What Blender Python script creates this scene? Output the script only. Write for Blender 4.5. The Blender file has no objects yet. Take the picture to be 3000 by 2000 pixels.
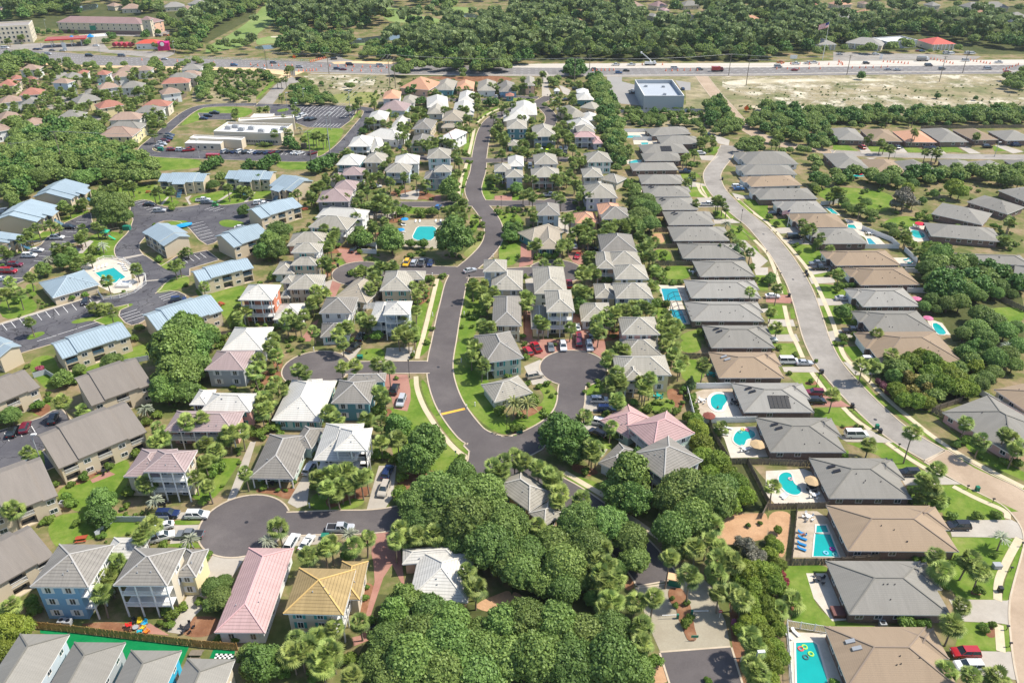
import bpy, math, random
import numpy as np
from mathutils import Vector
R=random.Random(7)
sc=bpy.context.scene
COL=sc.collection
# ---------------------------------------------------------------- camera / sky / sun / exposure
F=2350.0; TH=math.radians(30.5); H=119.0
CT,ST=math.cos(TH),math.sin(TH)
cam=bpy.data.cameras.new('camera'); cam.sensor_width=36.0; cam.lens=36.0*F/3000.0
cam.clip_start=1.0; cam.clip_end=6000.0
co=bpy.data.objects.new('camera',cam); COL.objects.link(co)
co.location=(0,0,H); co.rotation_euler=(math.radians(90-30.5),0,0); sc.camera=co
SUN_EL=54.0; SUN_AZ=6.0      # elevation; degrees the sun stands behind (+y of) due +x
w=bpy.data.worlds.new('World'); sc.world=w; w.use_nodes=True
nt=w.node_tree; bg=nt.nodes['Background']
sky=nt.nodes.new('ShaderNodeTexSky'); sky.sky_type='NISHITA'; sky.sun_disc=False
sky.sun_elevation=math.radians(SUN_EL); sky.sun_rotation=math.radians(90-SUN_AZ)
nt.links.new(sky.outputs[0],bg.inputs[0]); bg.inputs[1].default_value=0.15
sl=bpy.data.lights.new('sun','SUN'); sl.energy=4.6; sl.angle=math.radians(0.6); sl.color=(1.0,0.94,0.83)
so=bpy.data.objects.new('sun',sl); COL.objects.link(so)
_d=Vector((math.cos(math.radians(SUN_EL))*math.cos(math.radians(SUN_AZ)),math.cos(math.radians(SUN_EL))*math.sin(math.radians(SUN_AZ)),math.sin(math.radians(SUN_EL))))
so.rotation_euler=_d.to_track_quat('Z','Y').to_euler(); so.location=(0,0,300)
sc.view_settings.view_transform='Standard'; sc.view_settings.look='None'
sc.view_settings.gamma=1.0; sc.view_settings.exposure=0.40
sc.cycles.max_bounces=5; sc.cycles.diffuse_bounces=2; sc.cycles.transparent_max_bounces=6

# ---------------------------------------------------------------- survey: photo point -> ground
def P(t,x,y): return (int(t[1])*750+x/3.136, int(t[0])*500+y/3.136)
def G(x,y,z=0.0):
    u=(x-1500)/F; v=(y-1000)/F
    k=(z-H)/(-ST-v*CT)
    return (u*k,(CT-v*ST)*k)
def proj(X,Y,Z=0.0):
    Z=Z-H; zc=Y*CT-Z*ST; yc=Y*ST+Z*CT
    return (1500+F*X/zc,1000-F*yc/zc)
def g(t,x,y,z=0.0): return G(*P(t,x,y),z)
def pts(t,s,z=0.0):
    out=[]
    for tok in s.split():
        if ':' in tok: t,tok=tok.split(':')
        a,b=tok.split(','); out.append(g(t,float(a),float(b),z))
    return out

# ---------------------------------------------------------------- mesh builder
class MB:
    def __init__(s): s.v=[]; s.f=[]; s.m=[]; s.uv=[]
    def face(s,vs,m=0,uv=None):
        i=len(s.v); s.v.extend(vs); s.f.append(tuple(range(i,i+len(vs)))); s.m.append(m)
        s.uv.append(uv if uv else [(p[0],p[1]) for p in vs])
    def prism(s,poly,z0,z1,m=0,ms=None,bottom=True):
        n=len(poly); a=sum(poly[i][0]*poly[(i+1)%n][1]-poly[(i+1)%n][0]*poly[i][1] for i in range(n))
        if a<0: poly=poly[::-1]
        s.face([(x,y,z1) for x,y in poly],m)
        if bottom: s.face([(x,y,z0) for x,y in poly][::-1],m)
        for i in range(n):
            a,b=poly[i],poly[(i+1)%n]; L=math.dist(a,b)
            s.face([(a[0],a[1],z0),(b[0],b[1],z0),(b[0],b[1],z1),(a[0],a[1],z1)],m if ms is None else ms,[(0,z0),(L,z0),(L,z1),(0,z1)])
    def bar(s,p,q,w,h,m=0):
        p=Vector(p);q=Vector(q);d=(q-p)
        if d.length<1e-6:return
        d.normalize(); up=Vector((0,0,1)) if abs(d.z)<.95 else Vector((1,0,0))
        a=d.cross(up).normalized()*w/2; b=a.cross(d).normalized()*h/2
        c=[p-a-b,p+a-b,p+a+b,p-a+b,q-a-b,q+a-b,q+a+b,q-a+b]
        L=(q-p).length
        for i,j,k,l in ((0,3,2,1),(4,5,6,7),(0,1,5,4),(1,2,6,5),(2,3,7,6),(3,0,4,7)):
            s.face([tuple(c[i]),tuple(c[j]),tuple(c[k]),tuple(c[l])],m,[(0,0),(w,0),(w,L),(0,L)])
    def tube(s,path,rad,n=6,m=0,cap=True):
        rings=[]
        for i,p in enumerate(path):
            p=Vector(p); d=(Vector(path[min(i+1,len(path)-1)])-Vector(path[max(i-1,0)])).normalized()
            up=Vector((0,0,1)) if abs(d.z)<.9 else Vector((1,0,0))
            a=d.cross(up).normalized(); b=a.cross(d)
            r=rad[i] if isinstance(rad,(list,tuple)) else rad
            rings.append([tuple(p+a*(r*math.cos(2*math.pi*k/n))+b*(r*math.sin(2*math.pi*k/n))) for k in range(n)])
        for i in range(len(rings)-1):
            for k in range(n):
                s.face([rings[i][k],rings[i][(k+1)%n],rings[i+1][(k+1)%n],rings[i+1][k]],m)
        if cap: s.face(rings[-1],m); s.face(rings[0][::-1],m)
    def ball(s,c,r,m=0,n=8,k=5,sz=1.0,jit=0):
        row=[]
        for i in range(k+1):
            th=math.pi*i/k; row.append([(c[0]+r*math.sin(th)*math.cos(2*math.pi*j/n)*(1+R.uniform(-jit,jit)),c[1]+r*math.sin(th)*math.sin(2*math.pi*j/n)*(1+R.uniform(-jit,jit)),c[2]+r*sz*math.cos(th)) for j in range(n)])
        for i in range(k):
            for j in range(n):
                s.face([row[i][j],row[i+1][j],row[i+1][(j+1)%n],row[i][(j+1)%n]],m)
    def mesh(s,name,mats,fr=None):
        me=bpy.data.meshes.new(name)
        v=s.v
        if fr: v=[fr(p) for p in v]
        me.from_pydata(v,[],s.f)
        for m in mats: me.materials.append(m)
        me.polygons.foreach_set('material_index',s.m)
        ul=me.uv_layers.new(name='uv'); fl=[]
        for u in s.uv:
            for a in u: fl.extend(a)
        ul.data.foreach_set('uv',fl); me.update(); return me
    def build(s,name,mats,parent=None,fr=None):
        if not s.f: return None
        if not isinstance(mats,(list,tuple)): mats=[mats]
        o=bpy.data.objects.new(name,s.mesh(name,mats,fr)); COL.objects.link(o)
        if parent: o.parent=parent
        return o
THINGS=[]
def tag(o,label=None,cat=None,group=None,kind=None):
    if label: o['label']=label
    if cat: o['category']=cat
    if group: o['group']=group
    if kind: o['kind']=kind
    return o
def empty(name,x,y,z=0,rz=0):
    o=bpy.data.objects.new(name,None); COL.objects.link(o); o.location=(x,y,z); o.rotation_euler=(0,0,rz); o.empty_display_size=.5; return o
def frame_of(x,y,z,rz):
    c,s_=math.cos(-rz),math.sin(-rz)
    return lambda p:((p[0]-x)*c-(p[1]-y)*s_,(p[0]-x)*s_+(p[1]-y)*c,p[2]-z)
def struct(name,mb,mat,label=None):
    o=mb.build(name,mat); o['kind']='structure'
    if label:o['label']=label
    return o

# ---------------------------------------------------------------- materials
MC={}
def nd(nt,t,**k):
    n=nt.nodes.new(t)
    for a,b in k.items(): setattr(n,a,b)
    return n
def base(name,rough=.8,spec=.3):
    m=bpy.data.materials.new(name); m.use_nodes=True; nt=m.node_tree; b=nt.nodes['Principled BSDF']
    b.inputs['Roughness'].default_value=rough; b.inputs['Specular IOR Level'].default_value=spec
    return m,nt,b
def vmul(nt,col,fac_socket,lo,hi):
    """multiply colour by a factor running lo..hi with the socket"""
    mr=nd(nt,'ShaderNodeMapRange'); mr.inputs[3].default_value=lo; mr.inputs[4].default_value=hi
    nt.links.new(fac_socket,mr.inputs[0])
    mx=nd(nt,'ShaderNodeVectorMath',operation='MULTIPLY')
    if hasattr(col,'type') and not isinstance(col,tuple): nt.links.new(col,mx.inputs[0])
    else: mx.inputs[0].default_value=col[:3]
    cb=nd(nt,'ShaderNodeCombineXYZ')
    for i in range(3): nt.links.new(mr.outputs[0],cb.inputs[i])
    nt.links.new(cb.outputs[0],mx.inputs[1]); return mx.outputs[0]
def noise(nt,scale,detail=4,coord='Object',rough=.6,vec=None):
    n=nd(nt,'ShaderNodeTexNoise'); n.inputs['Scale'].default_value=scale; n.inputs['Detail'].default_value=detail; n.inputs['Roughness'].default_value=rough
    if vec is None:
        tc=nd(nt,'ShaderNodeTexCoord'); vec=tc.outputs[coord]
    nt.links.new(vec,n.inputs['Vector']); return n.outputs['Fac']
def ramp(nt,fac,stops):
    r=nd(nt,'ShaderNodeValToRGB'); e=r.color_ramp.elements
    while len(e)<len(stops): e.new(.5)
    for k,(p,c) in enumerate(stops): e[k].position=p; e[k].color=(*c,1)
    nt.links.new(fac,r.inputs[0]); return r.outputs[0]
def flat(name,c,rough=.7,var=.12,scale=.6,spec=.3,metal=0):
    if name in MC: return MC[name]
    m,nt,b=base(name,rough,spec); b.inputs['Metallic'].default_value=metal
    nt.links.new(vmul(nt,c,noise(nt,scale,5),1-var,1+var),b.inputs['Base Color']); MC[name]=m; return m
def ground(name,stops,scale=.15,fine=2.5,fv=.2,rough=.95,fine2=None,mask=0):
    if name in MC: return MC[name]
    m,nt,b=base(name,rough,.1)
    c=ramp(nt,noise(nt,scale,6,rough=.65),stops)
    c=vmul(nt,c,noise(nt,fine,4),1-fv,1+fv)
    if fine2: c=vmul(nt,c,noise(nt,fine2,3),.85,1.15)
    nt.links.new(c,b.inputs['Base Color'])
    if mask:   # a patch that frays out in clumps instead of ending at a clean edge
        r_=ramp(nt,noise(nt,mask,6,rough=.75),[(.48,(0,0,0)),(.60,(1,1,1))]); nt.links.new(r_,b.inputs['Alpha'])
    MC[name]=m; return m
def cracked(m):
    nt=m.node_tree; b=nt.nodes['Principled BSDF']; src=b.inputs['Base Color'].links[0].from_socket
    vo=nd(nt,'ShaderNodeTexVoronoi',feature='DISTANCE_TO_EDGE'); vo.inputs['Scale'].default_value=.14
    tc=nd(nt,'ShaderNodeTexCoord'); nz=nd(nt,'ShaderNodeTexNoise'); nz.inputs['Scale'].default_value=.35; nz.inputs['Detail'].default_value=5; nt.links.new(tc.outputs['Object'],nz.inputs['Vector'])
    sc_=nd(nt,'ShaderNodeVectorMath',operation='SCALE'); sc_.inputs[3].default_value=4.5; nt.links.new(nz.outputs['Color'],sc_.inputs[0]); ad=nd(nt,'ShaderNodeVectorMath',operation='ADD'); nt.links.new(tc.outputs['Object'],ad.inputs[0]); nt.links.new(sc_.outputs[0],ad.inputs[1]); nt.links.new(ad.outputs[0],vo.inputs['Vector'])
    gt=nd(nt,'ShaderNodeMath',operation='GREATER_THAN'); gt.inputs[1].default_value=.013; nt.links.new(vo.outputs['Distance'],gt.inputs[0])
    nt.links.new(vmul(nt,src,gt.outputs[0],.45,1.0),b.inputs['Base Color']); return m
def roofmat(name,c,kind='tile',stain=.25):
    """kind tile: concrete tile courses; shingle: asphalt shingles; seam: standing-seam metal"""
    key='roof_'+kind+'_'+name
    if key in MC: return MC[key]
    m,nt,b=base(key,.85 if kind!='seam' else .35,.2 if kind!='seam' else .5)
    uv=nd(nt,'ShaderNodeUVMap'); uv.uv_map='uv'
    sp=nd(nt,'ShaderNodeSeparateXYZ'); nt.links.new(uv.outputs[0],sp.inputs[0])
    def saw(sock,period,duty,lo,src):
        q=nd(nt,'ShaderNodeMath',operation='DIVIDE'); nt.links.new(sock,q.inputs[0]); q.inputs[1].default_value=period
        fr=nd(nt,'ShaderNodeMath',operation='FRACT'); nt.links.new(q.outputs[0],fr.inputs[0])
        g_=nd(nt,'ShaderNodeMath',operation='GREATER_THAN'); nt.links.new(fr.outputs[0],g_.inputs[0]); g_.inputs[1].default_value=duty
        return vmul(nt,src,g_.outputs[0],lo,1.0)
    # weathering: streaks that run down the slope + blotches
    mp=nd(nt,'ShaderNodeMapping'); mp.inputs['Scale'].default_value=(1.6,.16,1); nt.links.new(uv.outputs[0],mp.inputs[0])
    oi=nd(nt,'ShaderNodeObjectInfo'); ad=nd(nt,'ShaderNodeVectorMath',operation='ADD'); nt.links.new(mp.outputs[0],ad.inputs[0])
    cb=nd(nt,'ShaderNodeMath',operation='MULTIPLY'); nt.links.new(oi.outputs['Random'],cb.inputs[0]); cb.inputs[1].default_value=90
    nt.links.new(cb.outputs[0],ad.inputs[1])
    s1=noise(nt,1.0,5,vec=ad.outputs[0],rough=.7)
    s2=noise(nt,.28,5,vec=ad.outputs[0],rough=.7)
    col=vmul(nt,c,s1,1-stain,1+stain*.6)
    col=vmul(nt,col,s2,1-stain*.9,1+stain*.6)
    col=vmul(nt,col,oi.outputs['Random'],.92,1.08)
    if kind=='tile':
        col=saw(sp.outputs[1],.6,.2,.64,col); col=saw(sp.outputs[0],.6,.1,.9,col)
        mp2=nd(nt,'ShaderNodeMapping'); mp2.inputs['Scale'].default_value=(1/.6,1/.62,1); nt.links.new(uv.outputs[0],mp2.inputs[0])
    elif kind=='shingle':
        col=saw(sp.outputs[1],.36,.25,.9,col)
        col=vmul(nt,col,noise(nt,5,3,vec=uv.outputs[0]),.82,1.18)
    else:
        col=saw(sp.outputs[0],.75,.22,.62,col)
    nt.links.new(col,b.inputs['Base Color'])
    MC[key]=m; return m
def brick(name,c1,c2):
    if name in MC: return MC[name]
    m,nt,b=base(name,.9,.2)
    uv=nd(nt,'ShaderNodeUVMap'); uv.uv_map='uv'
    br=nd(nt,'ShaderNodeTexBrick'); br.inputs['Scale'].default_value=1.6; nt.links.new(uv.outputs[0],br.inputs['Vector'])
    br.inputs['Color1'].default_value=(*c1,1); br.inputs['Color2'].default_value=(*c2,1); br.inputs['Mortar'].default_value=(.3,.27,.24,1)
    br.inputs['Mortar Size'].default_value=.03
    nt.links.new(vmul(nt,br.outputs[0],noise(nt,.8,4),.75,1.2),b.inputs['Base Color']); MC[name]=m; return m
def leafmat(name,c,c2,trans=.25,h0=.462,h1=.502):
    if name in MC: return MC[name]
    m,nt,b=base(name,.55,.35)
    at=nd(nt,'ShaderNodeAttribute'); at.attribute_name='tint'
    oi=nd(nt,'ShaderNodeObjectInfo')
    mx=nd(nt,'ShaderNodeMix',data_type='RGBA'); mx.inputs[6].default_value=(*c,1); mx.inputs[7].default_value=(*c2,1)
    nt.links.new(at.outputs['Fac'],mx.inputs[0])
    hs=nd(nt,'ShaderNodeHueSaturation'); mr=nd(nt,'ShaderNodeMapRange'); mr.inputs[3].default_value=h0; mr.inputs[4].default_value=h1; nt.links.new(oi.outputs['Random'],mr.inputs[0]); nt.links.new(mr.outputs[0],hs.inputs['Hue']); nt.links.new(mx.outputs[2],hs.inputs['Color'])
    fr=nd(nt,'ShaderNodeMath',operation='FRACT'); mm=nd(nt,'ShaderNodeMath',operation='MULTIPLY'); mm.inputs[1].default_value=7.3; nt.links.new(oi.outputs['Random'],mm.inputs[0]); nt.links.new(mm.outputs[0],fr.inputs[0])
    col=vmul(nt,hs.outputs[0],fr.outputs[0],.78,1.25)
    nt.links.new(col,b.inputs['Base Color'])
    tr=nd(nt,'ShaderNodeBsdfTranslucent'); nt.links.new(col,tr.inputs[0])
    ms=nd(nt,'ShaderNodeMixShader'); ms.inputs[0].default_value=trans
    nt.links.new(b.outputs[0],ms.inputs[1]); nt.links.new(tr.outputs[0],ms.inputs[2])
    nt.links.new(ms.outputs[0],nt.nodes['Material Output'].inputs[0]); MC[name]=m; return m
ASPH=ground('dark_asphalt',[(.3,(.095,.084,.084)),(.55,(.120,.106,.104)),(.75,(.155,.138,.132))],.07,.5,.12,fine2=3)
ASPH2=ground('worn_asphalt',[(.3,(.22,.20,.175)),(.5,(.29,.265,.235)),(.7,(.35,.32,.285))],.09,.5,.16,fine2=3)
LOT=ground('lot_asphalt',[(.3,(.075,.073,.082)),(.5,(.098,.095,.104)),(.72,(.15,.146,.15))],.09,1.0,.18,fine2=4)
cracked(LOT)
HWY=ground('highway_asphalt',[(.3,(.17,.16,.155)),(.7,(.24,.225,.215))],.04,.3,.16)
CONC=ground('concrete',[(.3,(.36,.32,.27)),(.7,(.47,.43,.37))],.12,1.5,.1)
WALK=ground('path_concrete',[(.3,(.50,.42,.28)),(.7,(.60,.52,.37))],.3,2,.1)
KERB=ground('kerb_concrete',[(.3,(.45,.37,.27)),(.7,(.56,.47,.36))],.3,2,.1)
PAVER=ground('grey_pavers',[(.3,(.31,.27,.20)),(.7,(.38,.34,.26))],.25,3,.14)
BRICKP=ground('red_pavers',[(.3,(.31,.15,.12)),(.7,(.40,.22,.17))],.2,3,.18)
TANROAD=ground('tan_pavers',[(.3,(.34,.255,.18)),(.7,(.46,.355,.26))],.1,1.5,.14)
LAWN=ground('lawn_grass',[(.28,(.075,.145,.018)),(.46,(.12,.195,.026)),(.62,(.19,.24,.05)),(.78,(.29,.27,.10))],.16,1.2,.24,fine2=7)
LAWN2=ground('dry_lawn_grass',[(.3,(.17,.20,.05)),(.5,(.22,.235,.075)),(.7,(.32,.27,.12))],.12,1.8,.2,fine2=7)
BASEG=ground('ground_grass',[(.3,(.085,.115,.03)),(.45,(.14,.15,.05)),(.56,(.24,.19,.10)),(.66,(.30,.22,.14)),(.8,(.12,.14,.04))],.11,.7,.3,fine2=4)
SCRUB=ground('scrub_grass',[(.28,(.10,.125,.05)),(.42,(.19,.185,.09)),(.52,(.27,.23,.135)),(.62,(.37,.31,.20)),(.78,(.58,.52,.40))],.04,.22,.6,fine2=.9)
SANDM=ground('sand_scatter',[(.3,(.46,.40,.27)),(.6,(.62,.56,.43))],.05,.4,.25,mask=.07,fine2=1.5)
SAND=ground('sand_soil',[(.3,(.30,.27,.15)),(.5,(.50,.44,.31)),(.7,(.68,.62,.51))],.05,.4,.18,fine2=2)
CLAY=ground('orange_soil',[(.3,(.62,.42,.22)),(.7,(.75,.55,.33))],.1,1,.12)
MULCH=ground('pine_straw',[(.3,(.17,.075,.04)),(.55,(.25,.125,.07)),(.75,(.33,.2,.12))],.35,3,.3)
EARTH=ground('bare_earth',[(.3,(.38,.22,.12)),(.6,(.50,.31,.18)),(.8,(.34,.24,.12))],.25,2.5,.25)
FLOOR=ground('forest_floor',[(.3,(.05,.07,.02)),(.7,(.11,.11,.045))],.1,.6,.3)
FAIR=ground('fairway_grass',[(.3,(.15,.22,.06)),(.55,(.21,.28,.09)),(.78,(.30,.31,.14))],.02,.25,.12)
DECKP=ground('pool_deck_paving',[(.3,(.50,.44,.36)),(.7,(.62,.56,.47))],.4,2,.08)
STONE=ground('tan_stone_paving',[(.3,(.36,.29,.21)),(.7,(.50,.42,.33))],.5,3,.14)
TURF=ground('green_turf',[(.3,(.0,.16,.05)),(.7,(.01,.22,.07))],.2,2,.15)
WHITE=flat('white_paint',(.78,.77,.74),.5,.04)
DARK=flat('dark_metal',(.03,.03,.035),.4,.2)
GREYM=flat('grey_metal',(.35,.36,.37),.4,.15)
WOOD=flat('weathered_wood',(.20,.165,.125),.9,.35,2.0)
WOODN=flat('new_fence_wood',(.42,.24,.08),.85,.3,2.0)
BARK=flat('bark',(.13,.10,.075),.95,.3,3)
PBARK=flat('palm_bark',(.22,.175,.13),.95,.3,3)
BLUEP=flat('blue_paint',(.08,.22,.34),.6,.1)
RUBBER=flat('tyre_rubber',(.02,.02,.02),.8,.1)
GLASS,_n,_b=base('window_glass',.08,.8); _b.inputs['Base Color'].default_value=(.035,.05,.06,1); MC['window_glass']=GLASS
def watermat(name,c):
    m,nt,b=base(name,.04,.5)
    c2=vmul(nt,c,noise(nt,.25,2),.85,1.15); nt.links.new(c2,b.inputs['Base Color'])
    bp=nd(nt,'ShaderNodeBump'); bp.inputs['Strength'].default_value=.15; nt.links.new(noise(nt,3,2),bp.inputs['Height']); nt.links.new(bp.outputs[0],b.inputs['Normal'])
    return m
POOLW=watermat('pool_water',(.004,.33,.31)); PONDW=watermat('pond_water',(.06,.075,.07)); POOLW2=watermat('deep_pool_water',(.01,.27,.33))
# ---------------------------------------------------------------- houses
ROOFS={ # key: (material, words)
 'W':(roofmat('white',(.62,.595,.54),'tile',.24),'white tiled roof'),
 'w':(roofmat('pale',(.40,.37,.31),'tile',.38),'pale weathered tiled roof'),
 'g':(roofmat('grey',(.27,.25,.22),'tile',.32),'grey tiled roof'),
 'G':(roofmat('darkgrey',(.19,.185,.18),'tile',.3),'dark grey tiled roof'),
 'k':(roofmat('pink',(.50,.335,.32),'tile',.22),'pink tiled roof'),
 'K':(roofmat('dustypink',(.36,.275,.265),'tile',.22),'dusty pink tiled roof'),
 'O':(roofmat('ochre',(.38,.275,.13),'tile',.34),'ochre tiled roof'),
 'b':(roofmat('beige',(.38,.33,.26),'tile',.15),'beige tiled roof'),
 'r':(roofmat('red',(.42,.19,.14),'tile',.2),'red tiled roof'),
 't':(roofmat('tan',(.38,.27,.21),'tile',.2),'tan tiled roof'),
 'o':(roofmat('orange',(.60,.33,.21),'tile',.15),'orange tiled roof'),
 'm':(roofmat('mauve',(.30,.20,.19),'tile',.2),'mauve brown tiled roof'),
 's':(roofmat('grey',(.265,.25,.22),'shingle',.2),'grey shingle roof'),
 'S':(roofmat('palegrey',(.31,.295,.265),'shingle',.2),'pale grey shingle roof'),
 'n':(roofmat('brown',(.32,.24,.165),'shingle',.16),'tan brown shingle roof'),
 'd':(roofmat('taupe',(.245,.215,.185),'shingle',.2),'taupe shingle roof'),
 'M':(roofmat('blue',(.34,.42,.465),'seam',.22),'blue metal roof'),
 'X':(roofmat('bright',(.72,.71,.68),'tile',.10),'bright white roof'),
 'N':(roofmat('scarlet',(.60,.10,.05),'seam',.08),'scarlet roof'),
}
CAPS={}
def capmat(k):
    if k not in CAPS:
        c={'W':(.62,.59,.53),'w':(.52,.49,.43),'g':(.42,.40,.37),'G':(.33,.32,.3),'k':(.62,.38,.37),'K':(.45,.36,.34),'O':(.60,.40,.15),'b':(.47,.42,.33),'s':(.19,.18,.155),'S':(.24,.225,.20),'n':(.26,.2,.15),'d':(.17,.145,.12),'M':(.40,.47,.51)}.get(k,(.4,.25,.2))
        CAPS[k]=flat('ridge_'+k,c,.8,.15)
    return CAPS[k]
WALLS={'cream':((.62,.55,.42),'cream'),'white':((.72,.72,.70),'white'),'beige':((.56,.47,.34),'beige'),'grey':((.40,.42,.43),'grey'),'blue':((.22,.38,.52),'blue'),
 'pale':((.52,.60,.66),'pale blue'),'teal':((.12,.28,.32),'teal'),'yellow':((.72,.62,.36),'yellow'),'pink':((.66,.38,.33),'pink'),'peach':((.70,.45,.32),'peach'),'green':((.50,.54,.42),'pale green'),
 'mint':((.50,.62,.55),'mint'),'lilac':((.55,.53,.62),'lilac'),'sand':((.60,.52,.40),'sand'),'dim':((.20,.20,.24),'dark grey'),'red':((.52,.20,.12),'red'),'aqua':((.05,.42,.62),'aqua'),'purple':((.32,.07,.20),'purple')}
BRICKM=brick('red_brick',(.16,.085,.065),(.23,.14,.11))
def wallmat(k):
    if k=='brick': return BRICKM
    return flat('stucco_'+k,WALLS[k][0],.9,.05,.5,.2)
SHUT=[flat('shutter_'+n,c,.6,.05) for n,c in (('teal',(.06,.30,.28)),('white',(.7,.7,.68)),('navy',(.03,.06,.16)),('maroon',(.15,.03,.03)),('brown',(.16,.10,.06)))]
class Block:
    def __init__(s,FL,FR,third,ze,back=False):
        fx,fy=FL; dx,dy=FR[0]-fx,FR[1]-fy; s.W=math.hypot(dx,dy); s.u=(dx/s.W,dy/s.W); s.n=(-s.u[1],s.u[0])
        if isinstance(third,(int,float)): s.D=third
        else: s.D=abs((third[0]-fx)*s.n[0]+(third[1]-fy)*s.n[1])
        if back: fx-=s.n[0]*s.D; fy-=s.n[1]*s.D
        s.o=(fx,fy); s.ze=ze; s.ang=math.atan2(s.u[1],s.u[0])
    def pt(s,u,v,z): return (s.o[0]+s.u[0]*u+s.n[0]*v, s.o[1]+s.u[1]*u+s.n[1]*v, z)
def hip(mb,B,p,caps=True,fas=.24,m0=0,mc=1,mf=2):
    W,D,ze=B.W,B.D,B.ze; m=min(W,D)/2; r=p*m
    if W>=D: A,C=(m,D/2),(W-m,D/2)
    else: A,C=(W/2,m),(W/2,D-m)
    c=[(0,0),(W,0),(W,D),(0,D)]
    sl=math.hypot(1,p)
    def fc(lst,axis,off):
        vs=[B.pt(u,v,ze+z) for u,v,z in lst]; uv=[]
        for u,v,z in lst: uv.append((u if axis=='u' else v, z/p*sl+off))
        mb.face(vs,m0,uv)
    a3,c3=(A[0],A[1],r),(C[0],C[1],r)
    if W>=D:
        fc([(0,0,0),(W,0,0)]+([c3,a3] if W-D>.05 else [a3]),'u',0)
        fc([(W,D,0),(0,D,0)]+([a3,c3] if W-D>.05 else [a3]),'u',20)
        fc([(W,0,0),(W,D,0),c3],'v',40); fc([(0,D,0),(0,0,0),a3],'v',60)
        hips=[((0,0),A),((0,D),A),((W,0),C),((W,D),C),(A,C)]
    else:
        fc([(W,0,0),(W,D,0),c3,a3],'v',40); fc([(0,D,0),(0,0,0),a3,c3],'v',60)
        fc([(0,0,0),(W,0,0),a3],'u',0); fc([(W,D,0),(0,D,0),c3],'u',20)
        hips=[((0,0),A),((W,0),A),((W,D),C),((0,D),C),(A,C)]
    for i in range(4):
        a,b=c[i],c[(i+1)%4]; mb.face([B.pt(*a,ze-fas),B.pt(*b,ze-fas),B.pt(*b,ze),B.pt(*a,ze)],mf)
    mb.face([B.pt(*q,ze-fas) for q in c[::-1]],mf)
    if caps:
        for a,b in hips:
            za=ze if a in c else ze+r; zb=ze+r
            if math.dist(a,b)>.2: mb.bar(B.pt(*a,za+.05),B.pt(*b,zb+.05),.26,.13,mc)
def boxwall(mb,B,a,z0,z1,m=0,front=None):
    v0=a if front is None else front
    q=[(a,v0),(B.W-a,v0),(B.W-a,B.D-a),(a,B.D-a)]
    for i in range(4):
        p,r_=q[i],q[(i+1)%4]; L=math.dist(p,r_)
        mb.face([B.pt(*p,z0),B.pt(*r_,z0),B.pt(*r_,z1),B.pt(*p,z1)],m,[(0,z0),(L,z0),(L,z1),(0,z1)])
    mb.face([B.pt(*t,z1) for t in q],m)
def sidept(B,side,t,off,z,a,front):
    if side=='F': return B.pt(t,front-off,z)
    if side=='K': return B.pt(B.W-t,B.D-a+off,z)
    if side=='L': return B.pt(a-off,B.D-t,z)
    return B.pt(B.W-a+off,t,z)
def window(B,side,t,z,w,h,a,front,root,fr,near,shut=None,door=False):
    f=MB(); q=lambda tt,oo,zz: sidept(B,side,tt,oo,zz,a,front)
    g_=MB(); tgt=g_ if near else f; mi=0 if near else 1
    tgt.face([q(t-w/2+.06,.035,z+.06),q(t+w/2-.06,.035,z+.06),q(t+w/2-.06,.035,z+h-.06),q(t-w/2+.06,.035,z+h-.06)],mi)
    e=.09
    for (x0,x1,z0,z1) in ((-w/2-e,w/2+e,h,h+e),(-w/2-e,w/2+e,-e,0),(-w/2-e,-w/2,0,h),(w/2,w/2+e,0,h))+(((-.03,.03,0,h),) if near else ()):
        c=[q(t+x0,.07,z+z0),q(t+x1,.07,z+z0),q(t+x1,.07,z+z1),q(t+x0,.07,z+z1)]
        d=[q(t+x0,0.002,z+z0),q(t+x1,0.002,z+z0),q(t+x1,0.002,z+z1),q(t+x0,0.002,z+z1)]
        f.face(c,0)
        for i in range(4): f.face([d[i],d[(i+1)%4],c[(i+1)%4],c[i]],0)
    o=f.build('glass_door' if door else 'window',[WHITE,GLASS],root,fr)
    if near: g_.build('pane',GLASS,o,fr)
    if shut is not None:
        for sgn in (-1,1):
            s_=MB(); c0=t+sgn*(w/2+.36); s_.face([q(c0-.25,.06,z-.05),q(c0+.25,.06,z-.05),q(c0+.25,.06,z+h+.05),q(c0-.25,.06,z+h+.05)])
            for x in (-.25,.25): s_.face([q(c0+x,0,z-.05),q(c0+x,.06,z-.05),q(c0+x,.06,z+h+.05),q(c0+x,0,z+h+.05)])
            s_.build('shutter',shut,root,fr)
def rail(mb,p,q,z,near):
    p=Vector((*p[:2],0));q=Vector((*q[:2],0));L=(q-p).length
    for zz in (.95,.12): mb.bar((p.x,p.y,z+zz),(q.x,q.y,z+zz),.07,.07)
    n=int(L/(.2 if near else .45))
    for i in range(1,n):
        c=p+(q-p)*(i/n); mb.bar((c.x,c.y,z+.12),(c.x,c.y,z+.95),.055,.055)
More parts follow.
